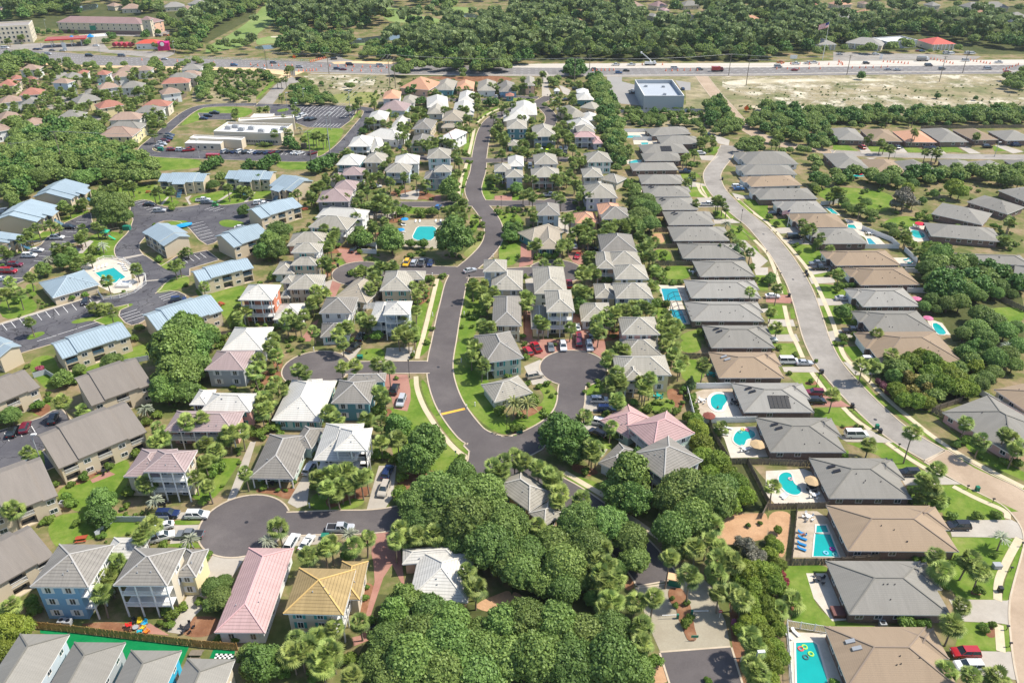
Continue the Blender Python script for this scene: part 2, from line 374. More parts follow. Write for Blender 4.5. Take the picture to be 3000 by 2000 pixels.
def cottage(B,root,fr,roof,wall,opts,rng,p=.52):
    near=B.o[1]<230; mid=B.o[1]<420
    a=.6; nf=max(1,round(B.ze/2.9)); fh=(B.ze-.25)/nf
    wm=wallmat(wall); sh=SHUT[rng.choice((0,1,1,1,4,3 if wall=='green' else 1,2 if wall=='cream' else 0))] if 'N' not in opts else None
    porch='F' in opts and B.D>5; pr='R' in opts and B.W>6; pl='L' in opts and B.W>6
    PD=min(2.2,B.D*.3); fv=a+PD if porch else a
    rm=MB(); hip(rm,B,p,caps=mid); ro=rm.build('roof',[ROOFS[roof][0],capmat(roof),WHITE],root,fr)
    # body; side porches cut the plan
    wb=MB(); ua=a+(1.9 if pl else 0); ub=B.W-a-(1.9 if pr else 0)
    q=[(ua,fv),(ub,fv),(ub,B.D-a),(ua,B.D-a)]
    for i in range(4):
        A_,C_=q[i],q[(i+1)%4]; L=math.dist(A_,C_)
        wb.face([B.pt(*A_,0),B.pt(*C_,0),B.pt(*C_,B.ze-.25),B.pt(*A_,B.ze-.25)],0,[(0,0),(L,0),(L,B.ze),(0,B.ze)])
    wb.build('wall',[wm],root,fr)
    B2=Block(B.pt(ua-a,0,0)[:2],B.pt(ub+a,0,0)[:2],B.D,B.ze)
    # decks, posts, railings
    runs=[]
    if porch: runs.append(((a,a),(B.W-a,a),(a,a,B.W-a,fv)))
    if pr: runs.append(((B.W-a,a),(B.W-a,B.D-a),(ub,a,B.W-a,B.D-a)))
    if pl: runs.append(((a,B.D-a),(a,a),(a,a,ua,B.D-a)))
    for (s_,e_,rc) in runs:
        L=math.dist(s_,e_); n=max(2,round(L/3.0))
        for k in range(1,nf):
            fb=MB(); fb.prism([B.pt(rc[0],rc[1],0)[:2],B.pt(rc[2],rc[1],0)[:2],B.pt(rc[2],rc[3],0)[:2],B.pt(rc[0],rc[3],0)[:2]],k*fh-.22,k*fh)
            fb.build('porch_floor',[WHITE],root,fr)
            rb=MB(); rail(rb,B.pt(*s_,0),B.pt(*e_,0),k*fh,near); rb.build('railing',[WHITE],root,fr)
        for i in range(n+1):
            t=i/n; c=(s_[0]+(e_[0]-s_[0])*t,s_[1]+(e_[1]-s_[1])*t)
            pb=MB(); pb.bar(B.pt(*c,0),B.pt(*c,B.ze-.2),.24,.24); pb.build('post',[WHITE],root,fr)
    # openings
    sides=['F']+(['R'] if B.o[0]+B.W/2<40 else [])+(['L'] if B.o[0]>-40 else [])
    for sd in sides:
        L=B2.W if sd=='F' else B2.D
        vo=0 if sd=='F' else (fv-a if porch else 0)
        span=L-2*a-(vo if sd!='F' else 0); n=max(1,int(span/(3.4 if mid else 5)))
        if not mid and sd!='F': n=min(n,2)
        for k in range(nf):
            for i in range(n):
                tt=a+(vo if sd=='R' else 0)+span*(i+.5)/n
                pd=(porch and sd=='F') or (pr and sd=='R') or (pl and sd=='L')
                if pd: window(B2,sd,tt,k*fh+.12,1.5,2.1,a,fv,root,fr,near,None,True)
                elif rng.random()<.85 or sd=='F': window(B2,sd,tt,k*fh+.95,1.0,1.45,a,fv,root,fr,near,sh if near or mid and sd=='F' else None)
    if near and rng.random()<.8:
        for _ in range(3):
            u=rng.uniform(.25,.75)*B.W; v=rng.uniform(.15,.4)*B.D; z=B.ze+p*min(u,B.W-u,v,B.D-v)
            vb=MB(); vb.tube([B.pt(u,v,z-.1),B.pt(u,v,z+.3)],.1,6); vb.build('roof_vent',[GREYM],root,fr)
    return ro
def ranch(B,root,fr,roof,wall,opts,rng):
    near=B.o[1]<260; a=.55; p=.36
    rm=MB(); hip(rm,B,p,caps=near,fas=.2)
    # a wing that breaks the front of the hip, towards the street
    if 'E' in opts or 'Q' in opts:
        right='E' in opts
        w_=B.W*.34; d_=B.D*.52
        u0=B.W-w_+1.1 if right else -1.1
        C=Block(B.pt(u0,B.D*.46,0)[:2],B.pt(u0+w_,B.D*.46,0)[:2],d_,B.ze-.06)
        hip(rm,C,p*1.12,caps=near,fas=.2)
    ro=rm.build('roof',[ROOFS[roof][0],capmat(roof),WHITE],root,fr)
    wb=MB(); boxwall(wb,B,a,0,B.ze-.2)
    if 'E' in opts or 'Q' in opts: boxwall(wb,C,a,0,C.ze-.2)
    wb.build('wall',[wallmat(wall)],root,fr)
    n=max(2,int(B.W/3.6))
    for i in range(n):
        if rng.random()<.75: window(B,'F',a+(B.W-2*a)*(i+.5)/n,1.05,1.3,1.0,a,a,root,fr,near)
    for sd in ('L','R'):
        for i in range(2 if B.o[1]<420 else 1):
            window(B,sd,B.D*(.3+.35*i),.9,1.5,1.2,a,a,root,fr,near)
    if 'E' in opts or 'Q' in opts:
        sd='R' if 'E' in opts else 'L'
        gd=MB(); q=lambda t,o,z: sidept(C,sd,t,o,z,a,a); L=C.D
        gd.face([q(L*.15,.05,.05),q(L*.85,.05,.05),q(L*.85,.05,2.15),q(L*.15,.05,2.15)]); gd.face([q(L*.15,.0,2.15),q(L*.15,.05,2.15),q(L*.85,.05,2.15),q(L*.85,.0,2.15)])
        gd.build('garage_door',[WHITE],root,fr)
    def onroof(u,v): return B.ze+p*min(u,B.W-u,v,B.D-v)
    if near or B.o[1]<330:
        for _ in range(4):
            u=rng.uniform(.3,.8)*B.W; v=rng.uniform(.12,.42)*B.D; z=onroof(u,v)
            vb=MB(); vb.tube([B.pt(u,v,z-.1),B.pt(u,v,z+.28)],.09,6); vb.build('roof_vent',[DARK],root,fr)
    if 'V' in opts:     # pair of skylights on the hip end
        for k in (0,1):
            u=B.D*.24+k*.55; v=B.D*(.66-.13*k); z=onroof(u,v)
            vb=MB(); z1=onroof(u+.75,v); vb.bar(B.pt(u-.75,v,z-p*.75+.16),B.pt(u+.75,v,z1+.16),.75,.24); vb.build('skylight',[DARK if roof!='n' else GREYM],root,fr)
    if 'H' in opts:     # black solar heating mats on the front slope
        nP=5
        for k in range(nP):
            u=B.W*.42+k*1.05; v0,v1=B.D*.08,B.D*.36
            vb=MB(); vb.bar(B.pt(u,v0,B.ze+p*v0+.1),B.pt(u,v1,B.ze+p*v1+.1),.95,.08); vb.build('solar_panel',[flat('solar_mat',(.02,.02,.022),.5,.1)],root,fr)
    return ro
def facade(mb,B,u0,u1,v,z0,z1,ops,dep,m=0,mi=0):
    """wall along v with recesses ops=(ua,ub,za,zb), dep deep"""
    us=sorted({u0,u1,*[x for o in ops for x in o[:2]]}); zs=sorted({z0,z1,*[x for o in ops for x in o[2:]]})
    for i in range(len(us)-1):
        for j in range(len(zs)-1):
            cu,cz=(us[i]+us[i+1])/2,(zs[j]+zs[j+1])/2
            if any(o[0]<cu<o[1] and o[2]<cz<o[3] for o in ops): continue
            mb.face([B.pt(us[i],v,zs[j]),B.pt(us[i+1],v,zs[j]),B.pt(us[i+1],v,zs[j+1]),B.pt(us[i],v,zs[j+1])],m)
    for a,b,c,d in ops:
        w=v+dep
        mb.face([B.pt(a,w,c),B.pt(b,w,c),B.pt(b,w,d),B.pt(a,w,d)],mi)
        mb.face([B.pt(a,v,c),B.pt(b,v,c),B.pt(b,w,c),B.pt(a,w,c)],mi); mb.face([B.pt(a,v,d),B.pt(a,w,d),B.pt(b,w,d),B.pt(b,v,d)],mi)
        mb.face([B.pt(a,v,c),B.pt(a,w,c),B.pt(a,w,d),B.pt(a,v,d)],mi); mb.face([B.pt(b,v,c),B.pt(b,v,d),B.pt(b,w,d),B.pt(b,w,c)],mi)
def apartment(B,root,fr,roof,wall,opts,rng):
    """two-storey block, gable roof stepped in three sections, recessed balconies"""
    a=.45; W,D,ze=B.W,B.D,B.ze; rp=.80 if roof=='d' else .62
    p=.30; vr=D*rp; zr=ze+p*vr; zb=zr-.30*(D-vr)*1.1
    stair='T' in opts
    rm=MB(); wb=MB(); rail_c=BLUEP if roof=='M' else WHITE
    secs=[(0,W*.22,0,0),(W*.22,W*.78,.35,1.0),(W*.78,W,0,0)]
    for (u0,u1,dz,ex) in secs:
        f0=-ex if stair else 0; bk=D if stair else D+ex
        zf=ze+dz+p*(f0); zk=zb+dz-(.33*(bk-D))
        top=[(u0,f0,zf),(u1,f0,zf),(u1,vr,zr+dz),(u0,vr,zr+dz)]
        s_=math.hypot(1,p)
        rm.face([B.pt(*t) for t in top],0,[(t[0],(t[1]-f0)*s_) for t in top])
        bkf=[(u1,vr,zr+dz),(u1,bk,zk),(u0,bk,zk),(u0,vr,zr+dz)]
        rm.face([B.pt(*t) for t in bkf],0,[(t[0],(t[1])*s_+30) for t in bkf])
        for (q1,q2) in (((u0,f0,zf),(u1,f0,zf)),((u1,f0,zf),(u1,vr,zr+dz)),((u1,vr,zr+dz),(u1,bk,zk)),((u1,bk,zk),(u0,bk,zk)),((u0,bk,zk),(u0,vr,zr+dz)),((u0,vr,zr+dz),(u0,f0,zf))):
            rm.face([B.pt(q1[0],q1[1],q1[2]-.28),B.pt(q2[0],q2[1],q2[2]-.28),B.pt(*q2),B.pt(*q1)],1)
        rm.face([B.pt(u0,f0,zf-.28),B.pt(u0,vr,zr+dz-.28),B.pt(u1,vr,zr+dz-.28),B.pt(u1,f0,zf-.28)],1)
        rm.face([B.pt(u0,vr,zr+dz-.28),B.pt(u0,bk,zk-.28),B.pt(u1,bk,zk-.28),B.pt(u1,vr,zr+dz-.28)],1)
        # walls of the section
        x0,x1=(u0+a if u0==0 else u0),(u1-a if u1==W else u1); v0=f0+.5; v1=bk-.5
        h0=ze+dz+p*v0-.27; hk=zk+.33*.5-.27
        ops=[]
        if not stair or True:
            n=max(1,round((x1-x0)/7.5))
            for k in range(n):
                c=x0+(x1-x0)*(k+.5)/n
                if dz or n==1 and rng.random()<.5:
                    ops+=[(c-1.5,c+1.5,.25,2.35),(c-1.5,c+1.5,2.85,min(4.85,h0-.1))]
        facade(wb,B,x0,x1,v0,0,h0,ops,1.6,0,0)
        for o in ops:
            gm=MB(); gm.face([B.pt(o[0]+.3,v0+1.55,o[2]+.05),B.pt(o[1]-.3,v0+1.55,o[2]+.05),B.pt(o[1]-.3,v0+1.55,o[3]-.2),B.pt(o[0]+.3,v0+1.55,o[3]-.2)]); gm.build('glass_door',[GLASS],root,fr)
            if o[2]>2:
                rb=MB(); rail(rb,B.pt(o[0],v0-.05,0),B.pt(o[1],v0-.05,0),o[2],B.o[1]<230); rb.build('balcony_railing',[rail_c],root,fr)
        for xx in (x0,x1):
            wb.face([B.pt(xx,v0,0),B.pt(xx,v1,0),B.pt(xx,v1,hk),B.pt(xx,vr,zr+dz-.27),B.pt(xx,v0,h0)],0)
        wb.face([B.pt(x1,v1,0),B.pt(x0,v1,0),B.pt(x0,v1,hk),B.pt(x1,v1,hk)],0)
        # windows beside the balconies
        for fz in (.95,3.4):
            for c in ([x0+(x1-x0)*.5] if not ops else [x0+1.6,x1-1.6] if x1-x0>9 else []):
                if all(abs(c-(o[0]+o[1])/2)>2.3 for o in ops): window(B,'F',c,fz,1.4,1.0,a,v0,root,fr,B.o[1]<230)
    if stair:   # external stair tower with blue treads
        c=W*.5
        for xx in (c-2.2,c+2.2): tb=MB(); tb.bar(B.pt(xx,-2.6,0),B.pt(xx,-2.6,ze-.2),.5,.5); tb.build('stair_column',[wallmat(wall)],root,fr)
        rm2=MB(); q=[(c-2.7,-3.1,ze-.1),(c+2.7,-3.1,ze-.1),(c+2.7,.4,ze+.9),(c-2.7,.4,ze+.9)]
        rm2.face([B.pt(*t) for t in q],0,[(t[0],t[1]) for t in q]); rm2.face([B.pt(t[0],t[1],t[2]-.2) for t in q[::-1]],1)
        for i in range(4): A_,C_=q[i],q[(i+1)%4]; rm2.face([B.pt(A_[0],A_[1],A_[2]-.2),B.pt(C_[0],C_[1],C_[2]-.2),B.pt(*C_),B.pt(*A_)],1)
        rm2.build('porch_roof',[ROOFS[roof][0],capmat(roof)],root,fr)
        st=MB()
        for k in range(12): st.prism([B.pt(c-.9,-3.4+.28*k-2,0)[:2],B.pt(c+.9,-3.4+.28*k-2,0)[:2],B.pt(c+.9,-3.1+.28*k-2,0)[:2],B.pt(c-.9,-3.1+.28*k-2,0)[:2]],.22*k,.22*k+.08)
        st.build('stairs',[rail_c],root,fr)
    rm.build('roof',[ROOFS[roof][0],capmat(roof)],root,fr)
    wb.build('wall',[wallmat(wall)],root,fr)
def flatblock(B,root,fr,wall,parapet=1.0,roofc=None):
    wb=MB(); W,D,ze=B.W,B.D,B.ze; t=.4
    o=[(0,0),(W,0),(W,D),(0,D)]; i_=[(t,t),(W-t,t),(W-t,D-t),(t,D-t)]
    for k in range(4):
        a_,b_=o[k],o[(k+1)%4]; c_,d_=i_[k],i_[(k+1)%4]
        L=math.dist(a_,b_)
        wb.face([B.pt(*a_,0),B.pt(*b_,0),B.pt(*b_,ze),B.pt(*a_,ze)],0,[(0,0),(L,0),(L,ze),(0,ze)])
        wb.face([B.pt(*a_,ze),B.pt(*b_,ze),B.pt(*d_,ze),B.pt(*c_,ze)],1)
        wb.face([B.pt(*d_,ze-parapet),B.pt(*c_,ze-parapet),B.pt(*c_,ze),B.pt(*d_,ze)],0)
    wb.build('wall',[wallmat(wall) if isinstance(wall,str) else wall,WHITE],root,fr)
    rb=MB(); rb.face([B.pt(*q,ze-parapet+.01) for q in i_]); rb.build('roof',[roofc or flat('white_membrane',(.74,.73,.70),.7,.05)],root,fr)
def parse(tok,t,z):
    if tok[0]=='D': return float(tok[1:])
    if '@' in tok: tok,t=tok.split('@')
    x,y=tok.split(','); return g(t,float(x),float(y),z)
HOUSES=[]
KIND={'c':('cottage',cottage),'h':('ranch_house',ranch),'a':('apartment_building',apartment)}
def build_houses(text,kind,extra=''):
    root=None
    for ln in text.strip().splitlines():
        ln=ln.strip()
        if not ln or ln[0]=='#': continue
        T=ln.split(); add=T[0][0]=='+'; t=T[0].lstrip('+'); bk='B' in (T[7] if len(T)>7 else '')
        ze=float(T[4]); roof=T[5]; wall=T[6]; op=(T[7] if len(T)>7 else '')+extra
        B=Block(parse(T[1],t,ze),parse(T[2],t,ze),parse(T[3],t,ze),ze,bk)
        rng=random.Random(int(B.o[0]*7+B.o[1]*13))
        if not add or root is None:
            c=B.pt(B.W/2,B.D/2,0)
            root=empty(KIND[kind][0],c[0],c[1],0,B.ang); fr=frame_of(c[0],c[1],0,B.ang)
            HOUSES.append((root,kind,roof,wall,ze,c,B.W))
        KIND[kind][1](B,root,fr,roof,wall,op,rng)
# ---------------------------------------------------------------- vegetation
def cards_mesh(name,P_,Nn,S,tint,mat,aspect=1.0,core=None):
    """quads at P_ with normals Nn, half size S, per-quad tint; core = (verts,faces,tint) appended"""
    n=len(P_); rs=np.random.RandomState(len(P_)); r=rs.normal(size=(n,3)); a=np.cross(Nn,r); a/=np.linalg.norm(a,axis=1)[:,None]+1e-9
    b=np.cross(Nn,a); a=a*S[:,None]; b=b*S[:,None]*aspect
    V=np.stack([P_-a-b,P_+a-b,P_+a+b,P_-a+b],1).reshape(-1,3)
    Fq=np.arange(4*n).reshape(-1,4); T=np.repeat(tint,1)
    if core is not None:
        cv,cf,ct=core; Fq=np.concatenate([Fq,cf+len(V)]); V=np.concatenate([V,cv]); T=np.concatenate([T,ct])
    return V,Fq,T
def np_mesh(name,V,Q,T,mats,midx=None):
    me=bpy.data.meshes.new(name); me.vertices.add(len(V)); me.vertices.foreach_set('co',V.astype(np.float32).ravel())
    me.loops.add(4*len(Q)); me.loops.foreach_set('vertex_index',Q.astype(np.int32).ravel())
    me.polygons.add(len(Q)); me.polygons.foreach_set('loop_start',(np.arange(len(Q))*4).astype(np.int32))
    for m in mats: me.materials.append(m)
    if midx is not None: me.polygons.foreach_set('material_index',midx.astype(np.int32))
    at=me.attributes.new('tint','FLOAT','FACE'); at.data.foreach_set('value',T.astype(np.float32))
    me.update(); me.validate(); return me
def sphere_quads(c,r,sz,n=8,k=6):
    V=[];Q=[]
    for i in range(k+1):
        th=math.pi*i/k
        for j in range(n): V.append((c[0]+r*math.sin(th)*math.cos(2*math.pi*j/n),c[1]+r*math.sin(th)*math.sin(2*math.pi*j/n),c[2]+r*sz*math.cos(th)))
    for i in range(k):
        for j in range(n): Q.append((i*n+j,(i+1)*n+j,(i+1)*n+(j+1)%n,i*n+(j+1)%n))
    return V,Q
def crown(seed,rad=1.0,hz=.8,lobes=9,n=1500,s=.07,shape='round',lr=(.33,.5)):
    LR=lr
    """unit crown (radius ~1): lobes spread in an ellipsoid, leaf quads on the lobes; returns V,Q,T"""
    rs=np.random.RandomState(seed); L=[]
    for i in range(lobes):
        for _ in range(20):
            th=rs.uniform(0,2*np.pi); rr=np.sqrt(rs.uniform(0,1))*.62
            if shape=='cone': z=rs.uniform(-.9,.95); rr=.5*(1-z)/1.9*np.sqrt(rs.uniform(.3,1)); lr=.42*(1.15-z)/2+.12
            elif shape=='pine': z=rs.uniform(.0,.8); lr=rs.uniform(.22,.4)
            else:
                z=rs.uniform(-.25,.55)*hz; lr=rs.uniform(*LR)
                if LR[0]<.3:
                    ph=rs.uniform(-.28,1.5); q=rs.uniform(.60,.80); rr=q*math.cos(ph); z=q*math.sin(ph)*hz
            c=np.array([rr*np.cos(th),rr*np.sin(th),z])
            if all(np.linalg.norm(c-q[0])>.22 for q in L): break
        L.append((c,lr,rs.uniform(0,1)))
    if shape=='round': L.append((np.array([0,0,.12*hz]),.66 if LR[0]<.3 else .55,.5))
    if shape=='round' and LR[0]<.3: L+=[(np.array([.3*math.cos(k),.3*math.sin(k),0]),.5,.4) for k in (0,1.6,3.1,4.7)]
    C=np.array([l[0] for l in L]); RR=np.array([l[1] for l in L]); LT=np.array([l[2] for l in L])
    w=RR**2/np.sum(RR**2); idx=rs.choice(len(L),size=n*3,p=w)
    d=rs.normal(size=(n*3,3)); d/=np.linalg.norm(d,axis=1)[:,None]; d[:,2]=np.where(d[:,2]<-.35,-d[:,2],d[:,2])
    pos=C[idx]+d*(RR[idx]*np.where(rs.uniform(0,1,n*3)<.22,rs.uniform(1.0,1.34,n*3),rs.uniform(.86,1.10,n*3)))[:,None]*np.array([1,1,.85])
    keep=np.ones(len(pos),bool)
    for c,lr,_ in L:
        keep&=(np.linalg.norm((pos-c)/np.array([1,1,.85]),axis=1)>lr*.84)
    sel=np.where(keep)[0][:n]; pos=pos[sel]; d=d[sel]; m=len(sel)
    nn=d+rs.normal(size=(m,3))*.55; nn/=np.linalg.norm(nn,axis=1)[:,None]
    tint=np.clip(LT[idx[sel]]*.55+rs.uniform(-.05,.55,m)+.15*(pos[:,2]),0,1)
    S=s*rs.uniform(.7,1.35,m)
    cv=[];cf=[];ct=[]
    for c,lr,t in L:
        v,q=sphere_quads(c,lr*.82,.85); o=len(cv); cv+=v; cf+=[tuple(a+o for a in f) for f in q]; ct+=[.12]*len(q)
    V,Q,T=cards_mesh('c',pos,nn,S,tint,None,rs.uniform(.5,1),(np.array(cv),np.array(cf),np.array(ct)))
    V=V*rad; return V,Q,T
def trunk_mb(h,r0,r1,limbs=4,spread=.5,seed=1,lean=0,crad=1):
    rr=random.Random(seed); mb=MB()
    mb.tube([(0,0,-.05),(lean*.3,0,h*.4),(lean,0,h)],[r0,(r0+r1)/2,r1],7)
    for k in range(limbs):
        a=2*math.pi*(k+rr.random()*.5)/limbs; z=h*rr.uniform(.55,.8); q=crad*spread
        mb.tube([(lean*z/h,0,z),(q*.5*math.cos(a),q*.5*math.sin(a),z+q*.45),(q*math.cos(a),q*math.sin(a),z+q*.8)],[r1*.8,r1*.55,r1*.25],5)
    return mb
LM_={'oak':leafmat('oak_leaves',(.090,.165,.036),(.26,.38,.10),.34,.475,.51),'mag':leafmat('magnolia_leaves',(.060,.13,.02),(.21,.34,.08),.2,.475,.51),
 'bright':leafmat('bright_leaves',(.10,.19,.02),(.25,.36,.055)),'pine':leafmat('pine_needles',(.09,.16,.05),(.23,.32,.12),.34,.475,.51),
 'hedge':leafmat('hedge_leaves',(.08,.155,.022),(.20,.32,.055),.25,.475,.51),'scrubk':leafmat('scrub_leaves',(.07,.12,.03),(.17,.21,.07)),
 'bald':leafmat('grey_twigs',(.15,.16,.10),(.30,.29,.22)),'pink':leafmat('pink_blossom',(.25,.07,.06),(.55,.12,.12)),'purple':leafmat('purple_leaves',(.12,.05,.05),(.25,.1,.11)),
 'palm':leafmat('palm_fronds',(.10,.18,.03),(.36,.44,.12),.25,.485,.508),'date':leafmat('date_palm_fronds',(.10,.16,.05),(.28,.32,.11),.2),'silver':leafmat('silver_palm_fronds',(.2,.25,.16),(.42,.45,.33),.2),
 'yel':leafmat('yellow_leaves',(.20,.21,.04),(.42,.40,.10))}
SPEC={ # kind: name, words, seeds, crown args, height of crown centre / radius, trunk radius
 'oak':('live_oak','broad spreading live oak with mid green crown',5,dict(n=8500,lobes=46,s=.033,hz=.72,lr=(.13,.24)),.95,.07),
 'mag':('magnolia_tree','dense glossy dark green magnolia',3,dict(n=4200,lobes=26,s=.046,hz=1.1,lr=(.15,.3)),.84,.06),
 'bright':('broadleaf_tree','rounded tree with bright yellow green crown',2,dict(n=5500,lobes=34,s=.038,hz=.9,lr=(.13,.26)),.95,.06),
 'pine':('pine_tree','tall pine with open dark crown',3,dict(n=700,lobes=7,s=.085,hz=1.0,shape='pine'),1.9,.06),
 'cone':('conical_tree','pointed conical evergreen',2,dict(n=1200,lobes=14,s=.07,shape='cone'),1.3,.06),
 'hedge':('clipped_shrub','clipped rounded green shrub',2,dict(n=700,lobes=3,s=.085,hz=.6),.62,.05),
 'scrubk':('wild_shrub','untrimmed dusky green shrub',3,dict(n=700,lobes=6,s=.09,hz=.8),.62,.05),
 'bald':('sparse_tree','sparse grey twiggy tree',2,dict(n=900,lobes=8,s=.05,hz=.9),1.0,.06),
 'pink':('flowering_shrub','shrub covered in pink blossom',1,dict(n=600,lobes=5,s=.08),.65,.05),
 'purple':('purple_shrub','purple leaved shrub',1,dict(n=600,lobes=5,s=.08),.65,.05),
 'yel':('yellow_shrub','yellow green feathery shrub',1,dict(n=700,lobes=6,s=.08),.75,.05)}
VAR={}
def variant(kind,i):
    if (kind,i) in VAR: return VAR[kind,i]
    nm,wd,ns,ca,hr,tr=SPEC[kind]
    V,Q,T=crown(hash((len(kind),i,ns))%1000+i*17+len(kind)*3,**ca)
    V=V+np.array([0,0,hr])
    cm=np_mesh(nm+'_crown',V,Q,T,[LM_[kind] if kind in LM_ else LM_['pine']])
    tb=trunk_mb(hr+.1,tr,tr*.55,0 if kind in('hedge','scrubk','pink','purple','yel') else 5,.5,i,R.uniform(-.05,.05),1)
    tm=tb.mesh(nm+'_trunk',[BARK]); VAR[kind,i]=(cm,tm,V,Q,T); return VAR[kind,i]
PLANTS=[]
def plant(kind,x,y,r,zs=1.0):
    nm,wd,ns,ca,hr,tr=SPEC[kind]; i=R.randrange(ns); cm,tm=variant(kind,i)[:2]
    e=empty(nm,x,y,0,R.uniform(0,6.28)); e.scale=(r,r,r*zs)
    c=bpy.data.objects.new('crown',cm); COL.objects.link(c); c.parent=e
    t=bpy.data.objects.new('trunk',tm); COL.objects.link(t); t.parent=e
    sz='small ' if r<(1.0 if kind=='hedge' else 3.2) else 'large ' if r>(2.2 if kind=='hedge' else 6) else ''
    PLANTS.append((e,sz+wd,nm,x,y,hr*r,r)); return e
def palm_arrays(seed,kind):
    """fan fronds (sabal) or long feather fronds (date); crown centre at origin, metres"""
    rs=np.random.RandomState(seed); P4=[];T=[]
    nf=52 if kind=='palm' else 46
    for k in range(nf):
        az=rs.uniform(0,2*np.pi); el=rs.uniform(-.75,1.25) if kind=='palm' else rs.uniform(-.45,1.2)
        ln=rs.uniform(1.45,2.1) if kind=='palm' else rs.uniform(2.3,3.1)
        d=np.array([np.cos(az)*np.cos(el),np.sin(az)*np.cos(el),np.sin(el)]); side=np.array([-np.sin(az),np.cos(az),0]); up=np.cross(d,side)
        dead=el<-.45
        tint=(rs.uniform(.45,1) if el>-.1 else rs.uniform(.0,.4)) if kind=='palm' else rs.uniform(.25,.9)
        if kind=='palm':
            stem=d*ln*.55
            P4.append([side*.03,stem+side*.03,stem-side*.03,-side*.03]); T.append(tint*.6)
            for j in range(9):
                a=(j-4)/4*1.2; q=d*np.cos(a)+side*np.sin(a); b0=stem; tip=stem+q*ln*.55+np.array([0,0,-.22-.04*abs(j-4)]); mid=(b0+tip)/2+np.array([0,0,.10])
                wv=np.cross(q,up); wv/=np.linalg.norm(wv)+1e-9
                P4.append([b0,mid+wv*.10,tip,mid-wv*.10]); T.append(np.clip(tint+rs.uniform(-.35,.3),0,1))
        else:
            prev=np.zeros(3); n=5
            for j in range(1,n+1):
                s_=j/n; pnt=d*ln*s_+np.array([0,0,-1.05*s_*s_*ln*.42]); w=.30*(1-.55*s_)
                seg=(pnt-prev); 
                for sg in (-1,1):
                    dr=np.array([0,0,-.10])
                    P4.append([prev,pnt,pnt+sg*side*w+dr+seg*.4,prev+sg*side*w+dr+seg*.4]); T.append(np.clip(tint+rs.uniform(-.2,.2),0,1))
                prev=pnt
    V=np.array(P4).reshape(-1,3); Q=np.arange(len(V)).reshape(-1,4); return V,Q,np.array(T)
PALMV={}
for kd,nvar in (('palm',5),('date',2),('silver',2)):
    for i in range(nvar):
        V,Q,T=palm_arrays(i*11+len(kd),'palm' if kd=='palm' else 'date')
        if kd=='silver': V=V*.72
        PALMV[kd,i]=(np_mesh(kd+'_crown',V,Q,T,[LM_[kd]]),V,Q,T)
PTR=[]
for i in range(3):
    tb=MB(); ln=R.uniform(-.12,.12); tb.tube([(ln*4,0,-.02),(ln*3.2,0,.12),(ln*1.2,0,.5),(0,0,.97)],[.2,.17,.14,.15],7); tb.ball((0,0,.955),.26,0,7,4,.12); PTR.append(tb.mesh('palm_trunk',[PBARK]))
PALMS=[]
def palm(kind,x,y,h,s=1.0):
    i=R.randrange(5 if kind=='palm' else 2)
    nm={'palm':'sabal_palm','date':'date_palm','silver':'pindo_palm'}[kind]
    e=empty(nm,x,y,0,R.uniform(0,6.28))
    c=bpy.data.objects.new('crown',PALMV[kind,i][0]); COL.objects.link(c); c.parent=e; c.location=(0,0,h); c.scale=(s,s,s)
    t=bpy.data.objects.new('trunk',PTR[R.randrange(3)]); COL.objects.link(t); t.parent=e; t.scale=(1,1,h)
    PALMS.append((e,kind,x,y,h,s)); return e
def merge_stuff(name,items,mats,cat,label,trunk=None):
    """items: (V,Q,T,x,y,z,s,rot)"""
    Vs=[];Qs=[];Ts=[];off=0
    for V,Q,T,x,y,z,s,a in items:
        c,sn=math.cos(a),math.sin(a); Rm=np.array([[c,sn,0],[-sn,c,0],[0,0,1]])
        Vs.append((V@Rm)*s+np.array([x,y,z])); Qs.append(Q+off); Ts.append(np.clip(T+R.uniform(-.18,.18),0,1)); off+=len(V)
    me=np_mesh(name,np.concatenate(Vs),np.concatenate(Qs),np.concatenate(Ts),mats)
    o=bpy.data.objects.new(name,me); COL.objects.link(o); tag(o,label,cat,kind='stuff'); return o
